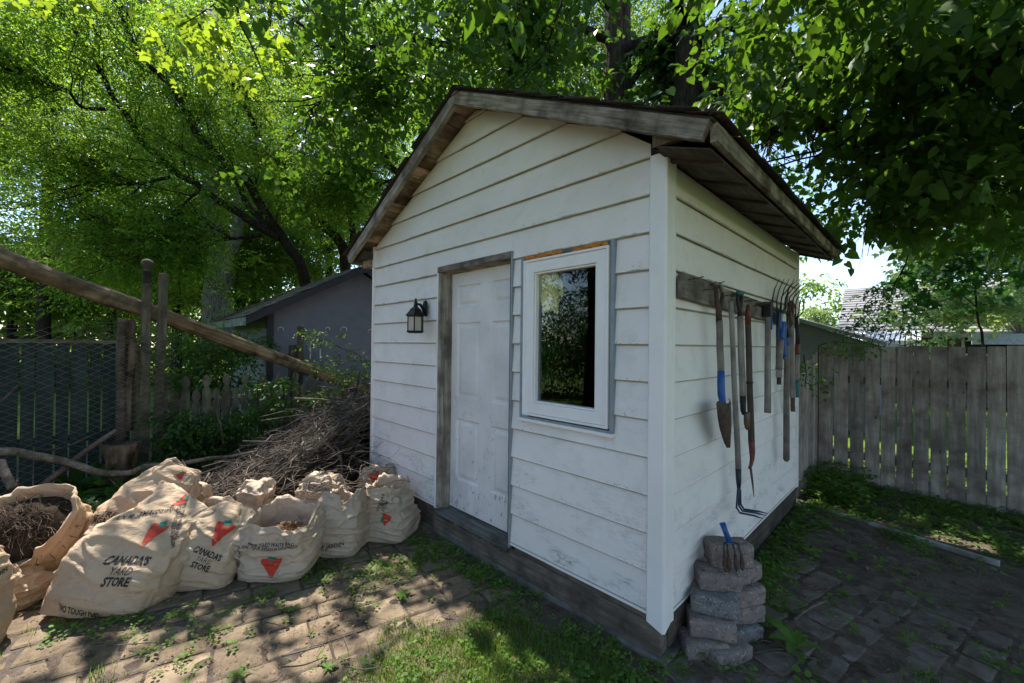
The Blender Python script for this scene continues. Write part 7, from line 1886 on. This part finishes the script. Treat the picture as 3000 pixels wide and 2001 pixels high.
# individual bigger weeds
def weed(name, x, y, k, size, lab, mat='leaf_cover', kind='oval', h=.03, up=.5):
    t = thing(name, (x, y, gz(x, y)), lab, 'weed'); r = np.random.default_rng(int(abs(x*1000+y*77)))
    lv, lf = leafshape(kind)
    for i in range(k):
        a = 2*math.pi*i/k+r.normal(0, .25); e = r.uniform(.1, up); s = size*r.uniform(.7, 1.15); n = 7; V = []; Fc = []
        for j in range(n+1):
            q = j/n; w_ = s*.17*math.sin(math.pi*min(1, q*.9+.08))**.8*(1+.18*math.cos(j*3.1)); rad = s*q; z = h*.3+s*(e*q-.55*e*q*q*1.2)
            c_ = np.array([x+math.cos(a)*rad, y+math.sin(a)*rad, gz(x, y)+.008+z]); sd_ = np.array([-math.sin(a), math.cos(a), 0])
            V += [c_-sd_*w_+[0, 0, w_*.35], c_, c_+sd_*w_+[0, 0, w_*.35]]
        for j in range(n): Fc += [(3*j, 3*j+1, 3*j+4, 3*j+3), (3*j+1, 3*j+2, 3*j+5, 3*j+4)]
        mk('leaf', np.array(V), Fc, M_[mat], t, smooth=True)
    return t
def gp(u, v): d = at(u, v, 1)-CAM; q = CAM+d*((G-CAM[2])/d[2]); return q[0], q[1]
for (u, v, k, s, lab) in ((2330, 1915, 8, .17, 'large dandelion clump with long toothed leaves right of the wall blocks'), (2500, 1640, 5, .09, 'small plantain with two broad leaves in the middle of the shaded paving'),
                          (1215, 1590, 6, .09, 'broad leaved weed at the left end of the shed timber'), (1180, 1740, 7, .08, 'grey green weed rosette on the paving in front of the doorway'),
                          (1390, 1680, 7, .08, 'weed with upright leaves against the timber below the window'), (1860, 1800, 7, .07, 'round leaved weed close to the shed corner timber'),
                          (560, 1790, 5, .06, 'single sunlit seedling in front of the large paper bag'), (1740, 1730, 7, .07, 'leafy weed against the middle of the front timber'),
                          (2740, 1420, 8, .28, 'tall bright weed leaning on the foot of the board fence'), (2470, 1750, 5, .06, 'small bright weed between shaded stones'), (2120, 1965, 6, .06, 'small dark weed at the foot of the wall blocks'),
                          (700, 1985, 5, .07, 'oak leaved seedling at the bottom frame edge'), (960, 1960, 5, .05, 'tiny rosette on the sunlit paving'), (860, 1790, 6, .05, 'tiny clover plant on the paving before the round bag')):
    x, y = gp(u, v); weed('weed', x, y, k, s, lab, up=.9 if s > .15 else .5)
# leaf litter, crumbs of bark, pebbles
def litter(name, n, xr, yr, smin, smax, mat, label, dens=lambda x, y: 1):
    p = ground_pts(n, lambda: (random.uniform(*xr), random.uniform(*yr)), lambda x, y: dens(x, y) if notshed(x, y) else 0); i = 0
    V = []; Fc = []
    for q in p:
        s = random.uniform(smin, smax); a = random.uniform(0, 6.28); t = random.gauss(0, .25); c = Vector(q)+Vector((0, 0, .019+s*.15)); ax = Vector((math.cos(a), math.sin(a), t))*s; bx_ = Vector((-math.sin(a), math.cos(a), random.gauss(0, .3)))*s*random.uniform(.25, .6)
        k = len(V); V += [c-ax, c+bx_, c+ax, c-bx_]; Fc += [(k, k+1, k+2), (k, k+2, k+3)]
    o = mk(name, np.array([tuple(v) for v in V]), np.array(Fc), mat, None, loc=tuple(np.mean(p, 0))); o['kind'] = 'stuff'; o['label'] = label
dl = lambda x, y: .15+.85*max(0, min(1, fbm(x, y, 2.2, 40)*2.2+.2))
litter('leaf_litter', 2200, (-3.4, .1), (-3.2, -.05), .004, .014, M_['litter'], 'dry leaf scraps scattered over the sunny paving', dl)
litter('soil_crumbs', 9000, (-3.0, .1), (-3.1, -.05), .002, .005, M_['litter'], 'pale crumbs and seeds strewn over the sunny paving')
litter('bark_crumbs', 9000, (-3.6, .1), (-3.3, -.05), .002, .006, M_['litterd'], 'dark crumbs of bark and soil on the paving', dl)
litter('shade_litter', 2600, (0, 3.2), (-.6, 4.4), .004, .014, M_['litter'], 'dull leaf scraps on the shaded paving')
litter('shade_crumbs', 5000, (0, 3.0), (-.6, 4.4), .002, .006, M_['litterd'], 'dark crumbs on the shaded paving', dl)
litter('far_litter', 1200, (-5.4, -2.8), (-3.4, -.4), .01, .03, M_['litter'], 'dry leaves heaped behind the bags')
# soil washed over the stones
def soil_patch(n, xr, yr, dens, name, label):
    p = ground_pts(n, lambda: (random.uniform(*xr), random.uniform(*yr)), lambda x, y: dens(x, y) if notshed(x, y) else 0)
    V = []; Fc = []
    for q in p:
        r = random.uniform(.02, .06); k = len(V); a0 = random.random()*6
        V.append((q[0], q[1], q[2]+.021)); m = 7
        for j in range(m):
            a = a0+2*math.pi*j/m; rr = r*random.uniform(.6, 1.3); V.append((q[0]+rr*math.cos(a), q[1]+rr*math.sin(a), q[2]+.004))
        Fc += [(k, k+1+j, k+1+(j+1) % m) for j in range(m)]
    o = mk(name, np.array(V), np.array(Fc), M_['soil'], None, smooth=True, loc=tuple(np.mean(p, 0))); o['kind'] = 'stuff'; o['label'] = label
soil_patch(130, (-2.9, .0), (-3.1, -.1), lambda x, y: 1 if fbm(x, y, 1.4, 50) > .12 or y > -.45 else .06, 'washed_soil', 'thin soil lying over the sunny paving stones')
soil_patch(160, (.05, 2.6), (-.7, 3.1), lambda x, y: 1 if fbm(x, y, 1.5, 55) > -.05 else .25, 'shaded_soil', 'thin dark soil lying over the shaded paving stones')
# individual sticks on the ground
for i, (u0, v0, u1, v1, r, lab) in enumerate(((830, 1940, 955, 1912, .006, 'straight dark stick lying on the sunny paving near the bottom'), (768, 1846, 825, 1850, .004, 'short thin stick on the big paving stone before the bags'),
        (2130, 1965, 2300, 1915, .008, 'pale crooked stick beside the wall blocks, pointing right'), (2300, 1920, 2400, 1960, .006, 'thin stick crossing the dandelion clump'), (2330, 1830, 2420, 1780, .010, 'forked grey stick in the shade right of the wall blocks'),
        (380, 1910, 460, 1905, .003, 'tiny twig on the sunlit stones at lower left'), (1010, 1975, 1130, 1970, .003, 'thin curved twig by the grass edge'), (2390, 1640, 2560, 1700, .005, 'long thin dark stick across the shaded paving'), (2160, 1690, 2300, 1740, .004, 'thin stick at the foot of the side wall'))):
    a = gp(u0, v0); b_ = gp(u1, v1); z = G+.035
    mid = ((a[0]+b_[0])/2+random.gauss(0, .02), (a[1]+b_[1])/2+random.gauss(0, .02), z+.01)
    pth = smooth_path([(a[0], a[1], z), mid, (b_[0], b_[1], z)], 5, .02, i)
    o = MB().tube(pth, [r*(1-.5*k/len(pth)) for k in range(len(pth))], 6).build('ground_stick', M_['stick'], loc=(a[0], a[1], G), smooth=True); tag(o, lab, 'stick')
mb = MB()
for i in range(520):
    x, y = random.choice([(random.uniform(-3, 0), random.uniform(-3, -.2)), (random.uniform(.1, 2.4), random.uniform(-.4, 3)), (random.uniform(.1, 2.4), random.uniform(-.4, 3))]); a = random.uniform(0, 6.28); l = random.uniform(.03, .14)*(2 if x > 0 and random.random() < .35 else 1); z = gz(x, y)+.024
    mb.tube([(x, y, z), (x+l*.5*math.cos(a)+random.gauss(0, .006), y+l*.5*math.sin(a)+random.gauss(0, .006), z+.004), (x+l*math.cos(a), y+l*math.sin(a), z)], random.uniform(.0008, .002), 4, caps=False)
o = mb.build('small_twigs', M_['stick'], loc=(-1, -1, G)); o['kind'] = 'stuff'; o['label'] = 'tiny twigs strewn over the whole yard'
